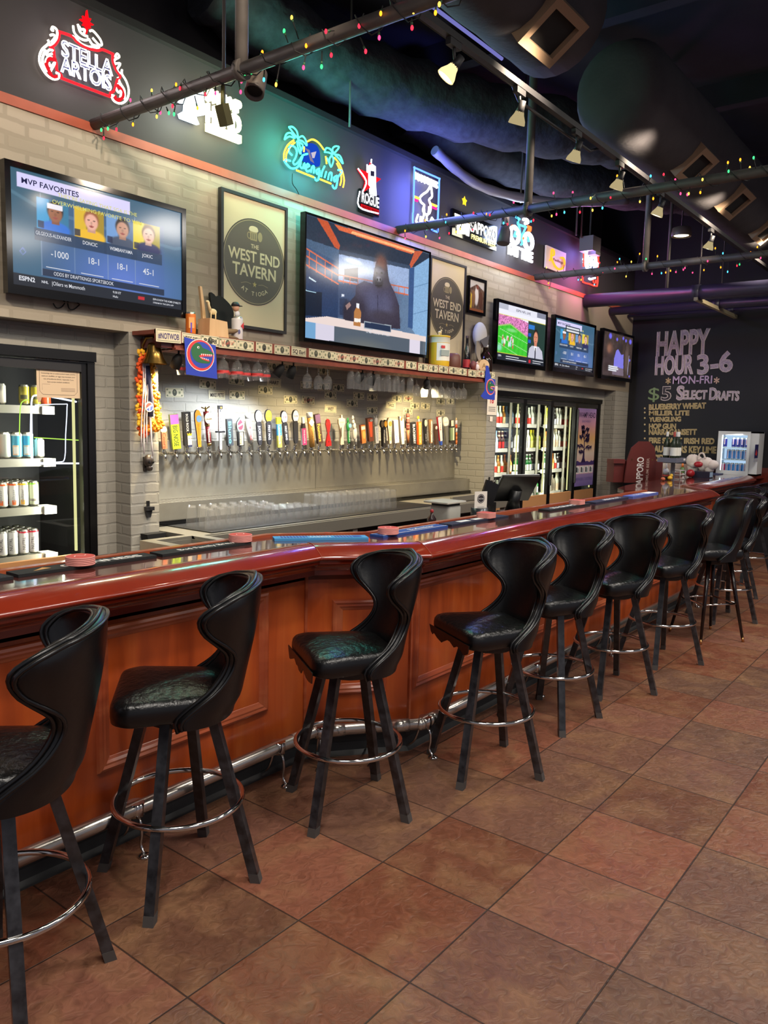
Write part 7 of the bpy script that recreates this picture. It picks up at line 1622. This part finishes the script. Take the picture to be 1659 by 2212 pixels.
# round hanging warmer lamp near the far end
q = atY(1472, 502, 2.6); t = thing('pendant_lamp', 'round metal pendant lamp with a warm glow above the far end of the bar', 'lamp', (9.2, 1.75, 3.33)); qq = atX(1472, 505, 9.2); t.location = qq
b = MB(); b.lathe([(.105, -.03), (.11, .0), (.10, .06), (.06, .075), (.02, .08)], C((96, 84, 72), .4), (0, 0, 0), 24, capb=False); b.build('shade', t); b = MB(); b.lathe([(.08, -.02), (.0, -.022)], E_((255, 236, 190), 4.), (0, 0, 0), 20, capb=False, capt=False); b.build('bulb', t); b = MB(); b.cyl((0, 0, .08), (0, 0, 5.3 - qq.z), .008, 'dark_metal', seg=6); b.build('rod', t)
# cloth air duct with framed vents
def duct(label, x0, x1, yc, zc, r, vents, capstart=True):
    t = thing('air_duct', label, 'duct', (0, yc, zc)); b = MB(); n = 26
    prof = ([(.02, 0), (r * .55, .01), (r * .86, .05), (r, .16)] if capstart else [(r, 0)]) + [(r * (1 + .02 * (i % 2)), .16 + (x1 - x0 - .16) * (i + 1) / 8) for i in range(8)]
    b.lathe(prof, 'duct_cloth', (x0, 0, 0), n, (1, 0, 0), capt=True); b.build('duct_body', t)
    for (x, a) in vents:
        v = MB(); n_ = Vector((0, math.cos(R_(a)), math.sin(R_(a)))); F = Fr(Vector((x, 0, 0)) + n_ * r * .97, (1, 0, 0), Vector((0, -n_.z, n_.y)), n_); w_, h_ = .20, .15
        for q in ((-w_, -h_, w_, -h_ + .05), (-w_, h_ - .05, w_, h_), (-w_, -h_ + .05, -w_ + .05, h_ - .05), (w_ - .05, -h_ + .05, w_, h_ - .05)): v.slab(F, *q, -.06, .05, 'duct_frame')
        o = v.build('vent_frame', t); v = MB(); v.rect(F, -w_ + .05, -h_ + .05, w_ - .05, h_ - .05, .02, 'matte_black'); v.build('grille', o)
duct('big dark cloth duct with square vents, receding toward the chalkboard', 5.75, 11.6, 2.42, 4.15, .36, [(7.0, -128), (8.3, -128), (9.6, -128), (10.8, -128)])
duct('nearer dark duct with a large vent, cut off by the top of the picture', 3.0, 4.78, 2.42, 4.20, .33, [(4.35, -125)], True)
t = thing('light_strip', 'thin curved light strip along the nearer duct', 'light', (0, 0, 0)); b = MB(); b.tube([tuple(Vector((x, 2.80 + .02 * math.sin(x), 4.05))) for x in np.linspace(3.95, 4.75, 8)], .012, E_((130, 130, 210), .8), 6); b.build('tube', t)  # bright curved edge of the duct put in as a glowing tube
# insulated flexible ducts and other clutter in the black ceiling
def flex(label, pts, r, mat='insulation'):
    t = thing('flexible_duct', label, 'duct', (0, 0, 0)); b = MB(); P_ = smooth_path(pts, 8); b.tube(P_, [r * (1 + .08 * math.sin(i * 2.2)) for i in range(len(P_))], mat, 14); b.build('hose', t)
flex('fuzzy insulated duct slung under the ceiling above the neon signs', [(3.9, 4.7, 4.75), (4.8, 4.55, 4.55), (6.0, 4.2, 4.5), (7.2, 3.6, 4.5), (8.2, 3.1, 4.55)], .27)
flex('fuzzy insulated duct farther back under the ceiling', [(6.3, 4.75, 4.6), (7.6, 4.4, 4.45), (9.0, 3.9, 4.45), (10.6, 3.3, 4.6)], .22)
flex('pale bundle of cables sagging beneath the ceiling', [(6.2, 4.3, 4.15), (6.9, 4.2, 3.98), (7.8, 3.9, 4.0), (8.6, 3.4, 4.12)], .045, C((120, 116, 130), .5))
flex('dark duct crossing high above the bar', [(2.2, 1.4, 4.9), (5.0, 1.2, 4.95), (8.0, .8, 5.0), (11.5, .3, 5.0)], .30)
for i, (x, y, z0, z1, r) in enumerate(((3.1, 3.6, 3.42, 5.3, .010), (5.0, 4.3, 4.0, 5.3, .009), (7.5, 4.1, 3.95, 5.3, .009), (9.3, 4.3, 4.0, 5.3, .012), (9.45, 4.3, 4.0, 5.3, .012), (9.6, 4.25, 4.0, 5.3, .012), (9.9, 3.35, 3.3, 5.3, .02), (10.2, 2.2, 3.3, 5.3, .03))):
    tag(MB().cyl((x, y, z0), (x, y, z1), r, 'pipe_paint', seg=8).build('hanger_rod'), 'thin hanger rod dropping from the black ceiling, %s from the left' % ORD[i], 'rod', 'hanger rods')
for i, x in enumerate((4.2, 6.6, 9.0)):
    tag(MB().bb((x, -3, 5.05), (x + .14, 4.98, 5.3), 'ceiling_black').build('ceiling_joist'), 'dark steel joist under the black ceiling, %s from the left' % ORD[i], 'joist', 'ceiling joists')
t = thing('junction_box', 'pale electrical box above the red framed neon', 'junction box', (9.62, 4.25, 3.93)); b = MB(); b.bb((-.12, -.09, -.08), (.12, .09, .1), C((130, 124, 128), .5)); b.bb((-.05, -.1, -.12), (.1, .0, -.08), C((170, 166, 166), .5)); b.build('box', t)
def speaker_cam(px, py, X, label, s=1.):
    q = atX(px, py, X); t = thing('spotlight', label, 'spotlight', q); b = MB(); d = Vector((-.35, -.2, -.75)).normalized(); b.lathe([(.03, -.10), (.05, -.09), (.052, .05), (.048, .052), (.04, .03)], C((92, 84, 78), .45), (0, 0, 0), 16, d, capt=False); b.lathe([(.044, .03), (.001, .028)], 'matte_black', (0, 0, 0), 14, d, capb=False, capt=False); b.build('can', t); b = MB(); b.tube([(0, 0, .0), (.05, 0, .03), (.05, 0, .10), (.0, 0, .14)], .008, C((92, 84, 78), .45), 6); b.build('yoke', t)
speaker_cam(552, 186, 2.95, 'grey can spotlight clamped beside the nearest light string'); 
q = atX(481, 243, 2.83); t = thing('spotlight', 'dark spotlight hanging in front of the white and yellow sign', 'spotlight', q); b = MB(); b.cyl((0, 0, .14), (0, 0, .03), .010, C((110, 108, 60), .5)); b.box((.01, 0, -.01), (.045, .06, .10), C((88, 86, 50), .6), M=Matrix.Rotation(-.35, 3, 'Y')); b.build('can', t)
q = atX(1090, 500, 5.9); t = thing('spotlight', 'white-rimmed dark spotlight below the middle light string', 'spotlight', q); b = MB(); b.cyl((0, 0, .17), (0, 0, .05), .035, C((150, 146, 160), .4)); b.lathe([(.03, .05), (.05, .0), (.055, -.10), (.05, -.105)], C((70, 66, 84), .5), (0, 0, 0), 14, (.2, 0, 1)); b.build('can', t)

# ------------------------------------------------------------------ things on the bar top
ZT = 1.0705
def mat_on(label, x0, y0, x1, y1, w, col, draw, th=.012):
    d = Vector((x1 - x0, y1 - y0, 0)); L = d.length; a = math.atan2(d.y, d.x); t = thing('bar_mat', label, 'bar mat', ((x0 + x1) / 2, (y0 + y1) / 2, ZT), a); F = Fr((0, 0, 0), (1, 0, 0), (0, 1, 0), (0, 0, 1)); b = MB(); b.slab(F, -L / 2, -w / 2, L / 2, w / 2, 0, th, C(col, .7)); draw(b, F, L, w, th + .0008); b.build('mat', t)
MW = C((232, 228, 222), .6)
def rim(b, F, L, w, d, c): b.line(F, [(-L / 2 + .006, -w / 2 + .006), (L / 2 - .006, -w / 2 + .006), (L / 2 - .006, w / 2 - .006), (-L / 2 + .006, w / 2 - .006)], .006, d, c, True)
mat_on('black GUINNESS bar mat with a gold harp mark', 1.42, 2.815, 2.02, 2.815, .09, (18, 18, 20), lambda b, F, L, w, d: (b.text(F, 'GUINNESS', .07, -.022, .044, MW, d, .03, width=.36), b.flat(F, [(-.23, -.02), (-.15, -.005), (-.17, .025)], d, C((206, 150, 80)))))
mat_on('small black ribbed bar mat at the left edge', 1.10, 2.80, 1.39, 2.82, .13, (28, 28, 32), lambda b, F, L, w, d: [b.rect(F, -L / 2 + .012 * i, -w / 2 + .01, -L / 2 + .012 * i + .005, w / 2 - .01, d, C((60, 62, 70))) for i in range(2, 23)])
mat_on('black bar mat with white script between two coaster stacks', 2.05, 2.815, 2.56, 2.815, .09, (18, 18, 20), lambda b, F, L, w, d: b.text(F, 'Bud Family Brew', .02, -.02, .036, MW, d, .02, width=.32))
mat_on('bright blue bar mat on the angled corner of the bar', 2.735, 2.80, 3.115, 2.51, .085, (70, 150, 206), lambda b, F, L, w, d: (b.rect(F, -L / 2 + .03, -.022, -.07, .022, d, C((40, 70, 160))), b.rect(F, .07, -.022, L / 2 - .03, .022, d, C((40, 70, 160))), b.text(F, 'LABATT', 0, -.018, .036, MW, d, .02, width=.11), [b.line(F, [(-L / 2 + .016 * i, -w / 2), (-L / 2 + .016 * i, w / 2)], .003, d + .0003, C((120, 190, 230))) for i in range(2, 26)]))
mat_on('navy and white bar mat beside the third coaster stack', 3.19, 2.505, 3.80, 2.505, .09, (40, 76, 150), lambda b, F, L, w, d: (rim(b, F, L, w, d, MW), b.text(F, 'Budweiser', .10, -.016, .034, MW, d, .02, width=.24)))
mat_on('dark navy bar mat with two white patches', 3.84, 2.505, 4.52, 2.505, .09, (26, 30, 52), lambda b, F, L, w, d: (b.rect(F, -.2, -.02, -.08, .022, d, MW), b.rect(F, -.03, -.02, .12, .022, d, MW)))
mat_on('black bar mat with a white word, right of the card terminal', 5.05, 2.47, 5.75, 2.47, .09, (22, 22, 26), lambda b, F, L, w, d: b.text(F, 'SEAGRAMS', -.04, -.02, .04, MW, d, .03, width=.4))
mat_on('dark blue bar mat with white lettering, toward the far end', 5.85, 2.47, 6.55, 2.47, .09, (30, 34, 60), lambda b, F, L, w, d: b.text(F, 'ABSOLUT', .08, -.02, .04, MW, d, .03, width=.36))
mat_on('blue and white bar mat before the red-brown board', 6.65, 2.47, 7.30, 2.47, .09, (80, 100, 176), lambda b, F, L, w, d: (b.rect(F, .08, -.04, .3, .04, d, MW), b.text(F, 'MODELO', -.1, -.02, .04, MW, d, .02, width=.2)))
PK = C((226, 150, 140), .7); PR = C((206, 84, 74), .7)
def coasters(label, x, y, sq=False, zoff=.0125):
    t = thing('coaster_stack', label, 'coasters', (x, y, ZT + zoff)); 
    for i in range(5):
        b = MB()
        if sq: b.rbox((0, 0, .0035 + .0068 * i), (.10, .10, .0062), .02, PK)
        else: b.lathe([(.055, .0068 * i), (.056, .0068 * i + .003), (.055, .0068 * i + .0062)], PK, seg=28)
        if i == 4:
            F = topF(0, 0, .0068 * 5 - .0005)
            if sq: b.rect(F, -.045, -.045, .045, .045, .0008, PR)
            else: b.disc(F, 0, 0, .053, .0004, PR, None, 28); b.line(F, smooth_path([(-.03, -.01), (-.01, .015), (.01, -.01), (.03, .012)], 3), .005, .001, C((236, 190, 180)))
        b.build('coaster', t)
coasters('stack of round pink coasters on the black harp mat', 1.685, 2.80); coasters('stack of round pink coasters by the white-script mat', 2.535, 2.82); coasters('stack of round pink coasters on the navy mat past the corner', 3.27, 2.49); coasters('stack of square pink coasters by the card terminal', 4.30, 2.50, True); coasters('stack of square pink coasters near the far mats', 5.60, 2.47, True)
# card terminal, menu holder and small jars on the back work shelf
t = thing('work_shelf', 'narrow steel work shelf behind the bar at the card terminal', 'shelf', (5.15, 2.85, 0)); b = MB(); b.bb((-.75, -.20, .96), (.75, .16, .99), 'steel'); b.build('top', t); b = MB(); b.bb((-.72, -.18, 0), (.72, .14, .96), 'cooler_dark'); b.build('cabinet', t)
t = thing('payment_terminal', 'black tilted payment screen on a stand behind the bar', 'payment terminal', (5.35, 2.86, .99), R_(-25)); b = MB(); Mx = Matrix.Rotation(R_(35), 3, 'X'); b.box((0, .0, .20), (.34, .02, .24), 'black_plastic', M=Mx); b.box((0, .012, .208), (.345, .006, .245), C((206, 206, 206), .4), M=Mx); b.build('screen', t)
b = MB(); b.tube([(0, 0, .19), (0, .02, .10), (0, .03, .02)], [.05, .045, .06], 'black_plastic', 10); b.rbox((0, .02, .012), (.22, .18, .024), .03, 'black_plastic'); b.build('stand', t); b = MB(); b.box((-.26, -.02, .17), (.12, .02, .17), 'black_plastic', M=Matrix.Rotation(R_(20), 3, 'Y')); b.box((-.22, 0, .05), (.05, .05, .1), 'black_plastic'); b.build('customer_screen', t)
t = thing('menu_holder', 'steel holder with white cards marked by a round black emblem', 'menu holder', (4.72, 2.80, .99)); b = MB(); b.lathe([(.06, 0), (.062, .10), (.06, .10)], C((66, 70, 74), .3, metal=.6), seg=20); b.build('cup', t)
for i, (dx, rz) in enumerate(((-.005, -.35), (.055, -.2))):
    b = MB(); F = Fr((dx, .02 - .03 * (1 - i), .06), (math.cos(rz), math.sin(rz), 0), (0, 0, 1)); F = Fr(F.o, F.x, F.y, F.x.cross(F.y)); F.n = Vector((math.sin(rz), -math.cos(rz), 0)); w_ = .055 if i == 0 else .04; h_ = .155 if i == 0 else .08; b.slab(F, -w_, 0, w_, h_, 0, .002, 'white_paper')
    if i == 0: b.disc(F, 0, .105, .032, .003, C((44, 40, 44), .6)); b.line(F, oval(0, .105, .026), .002, .0036, MW, True); b.text(F, 'WEST END', 0, .10, .009, MW, .0036, .01, width=.045); b.rect(F, -.03, .045, .03, .048, .003, C((150, 150, 156))); b.rect(F, -.024, .035, .024, .038, .003, C((150, 150, 156)))
    b.build('card', t)
t = thing('steel_box', 'pale steel bin with a flat lid beside the menu holder', 'bin', (4.52, 2.95, .99)); b = MB(); b.rbox((0, 0, .06), (.16, .16, .12), .02, C((176, 174, 164), .4)); b.build('body', t); b = MB(); b.rbox((-.01, 0, .145), (.24, .2, .012), .01, C((196, 190, 176), .4)); b.box((0, 0, .13), (.14, .14, .03), 'dark_metal'); b.build('lid', t)
t = thing('pourer_bottle', 'small dark spout bottles lying low behind the bar near the bin', 'bottle', (4.22, 2.86, .99)); b = MB(); b.lathe([(.03, 0), (.03, .06), (.012, .085), (.010, .10)], C((40, 20, 20), .2), (0, 0, 0), 12); b.build('bottle_body', t); b = MB(); b.ell((0, 0, .108), (.012, .012, .014), C((170, 40, 44))); b.build('stopper', t)

# red-brown tap-side board, bottle rack, condiments and the small lit fridge on the end counter
MAR = C((92, 34, 30), .45, noise=(8, .5, (78, 28, 26)))
t = thing('display_board', 'red-brown upright board lettered SAPPORO PREMIUM BEER', 'board', (9.42, 3.37, 1.07)); F = Fr((0, 0, 0), Vector((.82, -.57, 0)), (0, 0, 1), Vector((-.57, -.82, 0))); b = MB()
b.prism(F, [(-.205, -.06), (.235, -.06), (.225, .22), (.19, .37), (.11, .44), (-.03, .44), (-.13, .36), (-.185, .2)], -.02, .0, MAR); wt = C((216, 210, 206), .5); b.text(F, 'SAPPORO', .045, .07, .095, wt, .001, .02, rot=R_(90), width=.36); b.text(F, 'PREMIUM BEER', .125, .06, .038, C((176, 150, 140), .5), .001, .01, rot=R_(90), width=.36)
for x in (-.12, .17): b.disc(F, x, .22, .010, .001, 'brass', None, 8)
b.build('board', t); b = MB(); b.slab(F, -.33, -.06, .36, .20, -.20, -.05, MAR); b.slab(F, -.36, .17, -.2, .22, -.16, -.02, MAR); b.build('side_box', t)
t = thing('bottle_rack', 'grey shelf clamp holding upright wine bottles beside the red-brown board', 'rack', (9.36, 2.98, 1.303)); b = MB(); b.bb((-.17, -.11, -.02), (.17, .11, .03), C((104, 104, 118), .5)); b.bb((.08, -.115, .0), (.14, -.11, .022), MW); b.build('tray', t); b = MB(); b.bb((.05, -.02, -.23), (.08, .02, -.02), C((96, 96, 110), .5)); b.build('post', t)
for i, (dx, dy) in enumerate(((-.11, -.05), (-.03, -.06), (.05, -.05), (.12, .02), (-.05, .05))):
    b = MB(); gl = C((34, 40, 26), .12); ct = C((160, 60, 50), .5) if i == 0 else C((206, 204, 200), .5); b.lathe([(.036, 0), (.037, .01), (.037, .03), (.037, .125), (.037, .17), (.016, .225), (.014, .25), (.014, .30), (.012, .305)], gl, seg=14, mats=[gl, gl, C((226, 224, 214), .6), gl, gl, gl, ct, ct]); o = b.build('wine_bottle', None, (9.36 + dx, 2.98 + dy, 1.33)); tag(o, 'white-labelled wine bottle in the grey clamp rack, %s from the left' % ORD[i], 'bottle', 'wine bottles in the clamp rack')
struct(MB().bb((11.655, .5, .95), (XR, 4.42, 1.17), 'dark_cherry'), 'trim_3')
def tiny(name, label, cat, px, py, Y, z, fn):
    q = atZ(px, py, z); t = thing(name, label, cat, (q.x, q.y, z)); fn(t); return t
def sauce(t):
    b = MB(); b.lathe([(.04, 0), (.04, .05), (.036, .06)], C((70, 80, 60), .4), seg=14); b.lathe([(.041, .03), (.041, .05)], C((200, 70, 60), .5), seg=14, capb=False, capt=False); b.build('bottle_body', t); b = MB(); b.lathe([(.034, .06), (.034, .10), (.02, .125)], 'white_plastic', seg=14); b.tube([(-.02, 0, .12), (-.012, 0, .17), (.008, 0, .18), (.02, 0, .16), (.018, 0, .12)], .006, 'white_plastic', 6); b.build('handled_cap', t)
tiny('sauce_bottle', 'white-capped sauce bottle with a loop handle on the end of the bar', 'bottle', 1438, 1034, 0, ZT, sauce)
tiny('toy_duck', 'small yellow rubber duck among the condiments', 'toy', 1447, 1037, 0, ZT, lambda t: MB().ell((0, 0, .025), (.04, .028, .025), C((236, 180, 50), .5)).ell((.01, -.01, .055), (.022, .02, .02), C((240, 190, 60), .5)).build('body', t))
tiny('orange_jar', 'tiny orange round jar beside the yellow duck', 'jar', 1432, 1039, 0, ZT, lambda t: MB().ell((0, 0, .022), (.026, .026, .022), C((190, 96, 60), .5)).build('body', t))
def caddy(t):
    b = MB()
    for z in (.005, .055, .105): b.tube([(x, y, z) for x, y in ((-.10, -.06), (.10, -.06), (.10, .06), (-.10, .06))], .006, C((196, 190, 186), .3), 6, True)
    for x, y in ((-.10, -.06), (.10, -.06), (.10, .06), (-.10, .06)): b.cyl((x, y, 0), (x, y, .105), .005, C((196, 190, 186), .3), seg=6)
    b.build('frame', t); b = MB(); b.bb((-.09, -.05, .01), (.02, .05, .08), C((150, 110, 104), .6)); b.bb((.03, -.05, .01), (.09, .05, .07), C((206, 200, 196), .6)); b.build('packets', t)
tiny('condiment_caddy', 'wire caddy of sauce packets on the end of the bar', 'caddy', 1463, 1035, 0, ZT, caddy)
tiny('sauce_bottle', 'green and orange capped sauce bottle behind the wire caddy', 'bottle', 1473, 1029, 0, ZT, lambda t: (MB().lathe([(.03, 0), (.03, .09), (.014, .12)], C((90, 120, 60), .4), seg=12).build('bottle_body', t), MB().lathe([(.016, .12), (.012, .165)], C((220, 120, 50), .5), seg=10).build('cap', t)))
tiny('squeeze_bottle', 'red squeeze bottle lying by the black napkin holder', 'bottle', 1491, 1031, 0, ZT, lambda t: (MB().ell((0, 0, .05), (.075, .05, .05), C((160, 30, 36), .35)).build('bottle_body', t)))
tiny('napkin_holder', 'black napkin holder with a pale blue end, beside the red squeeze bottle', 'napkin holder', 1505, 1031, 0, ZT, lambda t: (MB().bb((-.02, -.16, 0), (.12, .06, .075), C((34, 30, 46), .5)).build('box', t), MB().bb((-.021, -.165, .01), (.1, -.16, .07), C((150, 176, 200), .5)).build('end_panel', t)))
def bags(t):
    b = MB(); rg = random.Random(2); m_ = C((222, 206, 196), .85)
    for i in range(10): b.ell((rg.uniform(-.05, .05), rg.uniform(-.17, .17), .10 + rg.uniform(-.04, .06)), (rg.uniform(.05, .08), rg.uniform(.05, .09), rg.uniform(.06, .10)), m_, 9, 6)
    b.tube(smooth_path([(-.06, .06, .17), (-.06, .05, .25), (-.06, .0, .26), (-.06, -.03, .19)], 4), .012, m_, 6); b.build('bag', t)
    b = MB(); b.ell((-.08, .05, .11), (.04, .06, .04), C((170, 34, 44), .4)); b.build('red_print', t)
qb = atX(1519, 1023, 11.25); t = thing('plastic_bags', 'crumpled white plastic carrier bags on the end counter beside the small fridge', 'bags', (11.25, qb.y, ZT)); bags(t)
t = thing('tray', 'dark blue tray under the crumpled plastic bags', 'tray', (11.25, qb.y, ZT)); MB().bb((-.14, -.24, .0), (.14, .24, .012), C((40, 44, 84), .5)).build('tray_body', t)
t.location.z = ZT; 
for o in COL.objects:
    if o.name == 'plastic_bags': o.location.z = ZT + .013
# small fridge
FX = 11.35; y0, y1 = 3.0, 2.485; FR = thing('mini_fridge', 'small white glass-door fridge full of slim energy drink cans on the end counter', 'fridge', (FX, (y0 + y1) / 2, ZT))
F = Fr((0, .2575, 0), (0, -1, 0), (0, 0, 1), (-1, 0, 0)); wd, ht, dp = .515, .585, .28; GW = C((206, 206, 204), .35)
b = MB(); b.slab(F, 0, 0, wd, .02, -dp, 0, GW); b.slab(F, 0, ht - .02, wd, ht, -dp, 0, GW); b.slab(F, 0, 0, .02, ht, -dp, 0, GW); b.slab(F, wd - .105, 0, wd, ht, -dp, 0, GW); b.slab(F, 0, 0, wd, ht, -dp - .01, -dp, GW); b.build('cabinet', FR)
b = MB(); f = .05
for q in ((0, .0, wd - .105, .055), (0, ht - .05, wd - .105, ht), (0, .055, f, ht - .05), (wd - .105 - .035, .055, wd - .105, ht - .05)): b.slab(F, *q, .001, .022, C((214, 214, 212), .35))
d_ = b.build('door', FR); b = MB(); b.rect(F, f, .055, wd - .14, ht - .05, .012, 'door_glass'); b.build('glass_pane', d_)
b = MB(); b.rect(F, f, .055, f + .012, ht - .05, .002, E_((226, 244, 255), 3.)); b.rect(F, .02, .02, wd - .105, ht - .02, -dp + .004, E_((190, 222, 255), .9)); b.build('light_panel', FR)
b = MB(); G = Fr((FX * 0 - .12, -.2585, 0), (1, 0, 0), (0, 0, 1), (0, -1, 0)); b.slab(G, -.08, .19, .10, .42, 0, .003, C((40, 40, 90), .4)); b.flat(G, [(-.06, .29), (.0, .36), (.03, .31), (.08, .34), (.02, .27)], .004, C((206, 60, 60), .4)); b.slab(G, -.08, .19, .1, .24, .003, .004, C((190, 190, 200), .3)); b.build('side_badge', FR)
for k, z in enumerate((.205, .365)):
    b = MB(); b.slab(F, .02, z - .012, wd - .106, z, -dp + .01, -.01, C((206, 226, 240), .4)); b.build('shelf', FR)
lamp('fridge_light', 'AREA', (FX - .005, (y0 + y1) / 2 + .05, ZT + .55), 1.2, (.86, .94, 1), .2, (FX + .1, (y0 + y1) / 2, ZT))
can_kind('energyblue', .0265, .134, C((60, 130, 200), .3), C((190, 200, 214), .3), art_panel(C((206, 214, 226)), .1, .9, -.5, .1, C((200, 50, 60))), 'slim blue and silver energy can')
can_kind('energynavy', .0265, .134, C((40, 40, 130), .3), C((190, 196, 210), .3), art_panel(C((214, 216, 226)), .3, .9, -.4, .2, C((200, 50, 60))), 'slim navy and silver energy can')
can_kind('energyred', .0265, .134, C((190, 50, 90), .3), C((214, 206, 210), .3), art_panel(C((226, 216, 220)), .1, .9, -.4, .3), 'slim red energy can')
for r_, (z, row) in enumerate(((.365, ['energynavy', None, 'energynavy', 'energynavy', 'energynavy', 'energynavy']), (.205, [None, 'energyblue', 'energyblue', 'energyblue', 'energyblue', 'energyblue']), (.022, ['energyred', 'energyblue', 'energyblue', 'energyblue', 'energyblue', 'energyblue']))):
    for c, kd in enumerate(row):
        if kd:
            o = put_kind(proto, kd, 'drink_can', 'can', (FX + .06, y0 - .075 - .056 * c, ZT + z + .001), '%s, %s from left, %s shelf of the small fridge' % (kinds[kd][1], ORD[c], ('top', 'middle', 'bottom')[r_]), 'energy cans in the small fridge', kinds[kd][0], R_(-60)); 
# chalk writing on the right wall
CH1 = C((190, 172, 184), .9, noise=(60, .7, (120, 108, 124))); CH2 = C((214, 198, 196), .9); CHY = C((190, 166, 118), .9, noise=(60, .7, (136, 118, 86))); CHY2 = C((196, 174, 130), .9); CHG = C((120, 140, 100), .9)
WF = Fr((XR - .004, 0, 0), (0, -1, 0), (0, 0, 1), (-1, 0, 0))
t = thing('chalk_lettering', 'chalk HAPPY HOUR 3-6 menu lettering drawn on the black wall', 'chalk writing', (0, 0, 0))
def chalk(s, pl, pr, hpx, fill, out, r=.006, bold=.03, name='chalk_line'):
    """one line of lettering between two points on the wall (baseline left, baseline right)"""
    a = atX(*pl, XR); c = atX(*pr, XR); hh = (atX(pl[0], pl[1] - hpx, XR) - a).z; b = MB(); xa, xb = -a.y, -c.y; rot = math.atan2(c.z - a.z, xb - xa); L = math.hypot(xb - xa, c.z - a.z)
    b.text(WF, s, (xa + xb) / 2, (a.z + c.z) / 2, hh, fill, .001, bold * .6, width=L, rot=rot)
    if out: b.text_out(WF, s, (xa + xb) / 2, (a.z + c.z) / 2, hh, out, r, .001, bold=bold, width=L, rot=rot, seg=4)
    b.build(name, t)
chalk('HAPPY', (1418, 768), (1532, 762), 52, CH1, CH2, .007, .03); chalk('HOUR', (1415, 809), (1497, 806), 40, CH1, CH2, .006, .03); chalk('3-6', (1507, 808), (1583, 800), 42, CH1, CH2, .006, .03)
chalk('MON-FRI', (1453, 829), (1538, 828), 17, C((186, 160, 190), .9), None, bold=.03); chalk('*', (1437, 838), (1448, 838), 22, C((190, 160, 120), .9), None); chalk('*', (1541, 837), (1553, 837), 22, C((206, 170, 150), .9), None)
chalk('$', (1400, 864), (1424, 864), 28, CHG, None, bold=.0); chalk('5', (1428, 864), (1449, 864), 30, C((60, 54, 60), .9), CH2, .006, .02)
chalk('S', (1461, 863), (1477, 863), 30, CH1, CH2, .005, .03); chalk('ELECT', (1475, 862), (1527, 862), 19, CH1, CH2, .005, .03); chalk('D', (1532, 863), (1548, 863), 26, CH1, CH2, .005, .03); chalk('RAFTS', (1547, 864), (1596, 865), 20, CH1, CH2, .005, .03)
for s, pl, pr, hp in (('BLUEBERRY WHEAT', (1402, 885), (1525, 882), 12), ('MILLER LITE', (1402, 897), (1489, 897), 10), ('YUENGLING', (1402, 911), (1471, 910), 10), ('HOP GUN', (1402, 926), (1460, 926), 11), ('NARRAGANSETT', (1402, 939), (1505, 939), 12), ('FIRE START IRISH RED', (1402, 957), (1543, 959), 12), ('DAUGHTERS KEY LIME', (1404, 976), (1547, 979), 14), ('CIDER', (1410, 996), (1451, 996), 14)): chalk(s, pl, pr, hp, CHY, CHY2, .0035, .03)
b = MB()
for y in (882, 891, 903, 917, 931, 947): q = atX(1393, y, XR); b.disc(WF, -q.y, q.z, .014, .001, CHY2, None, 8)
b.build('chalk_dots', t)
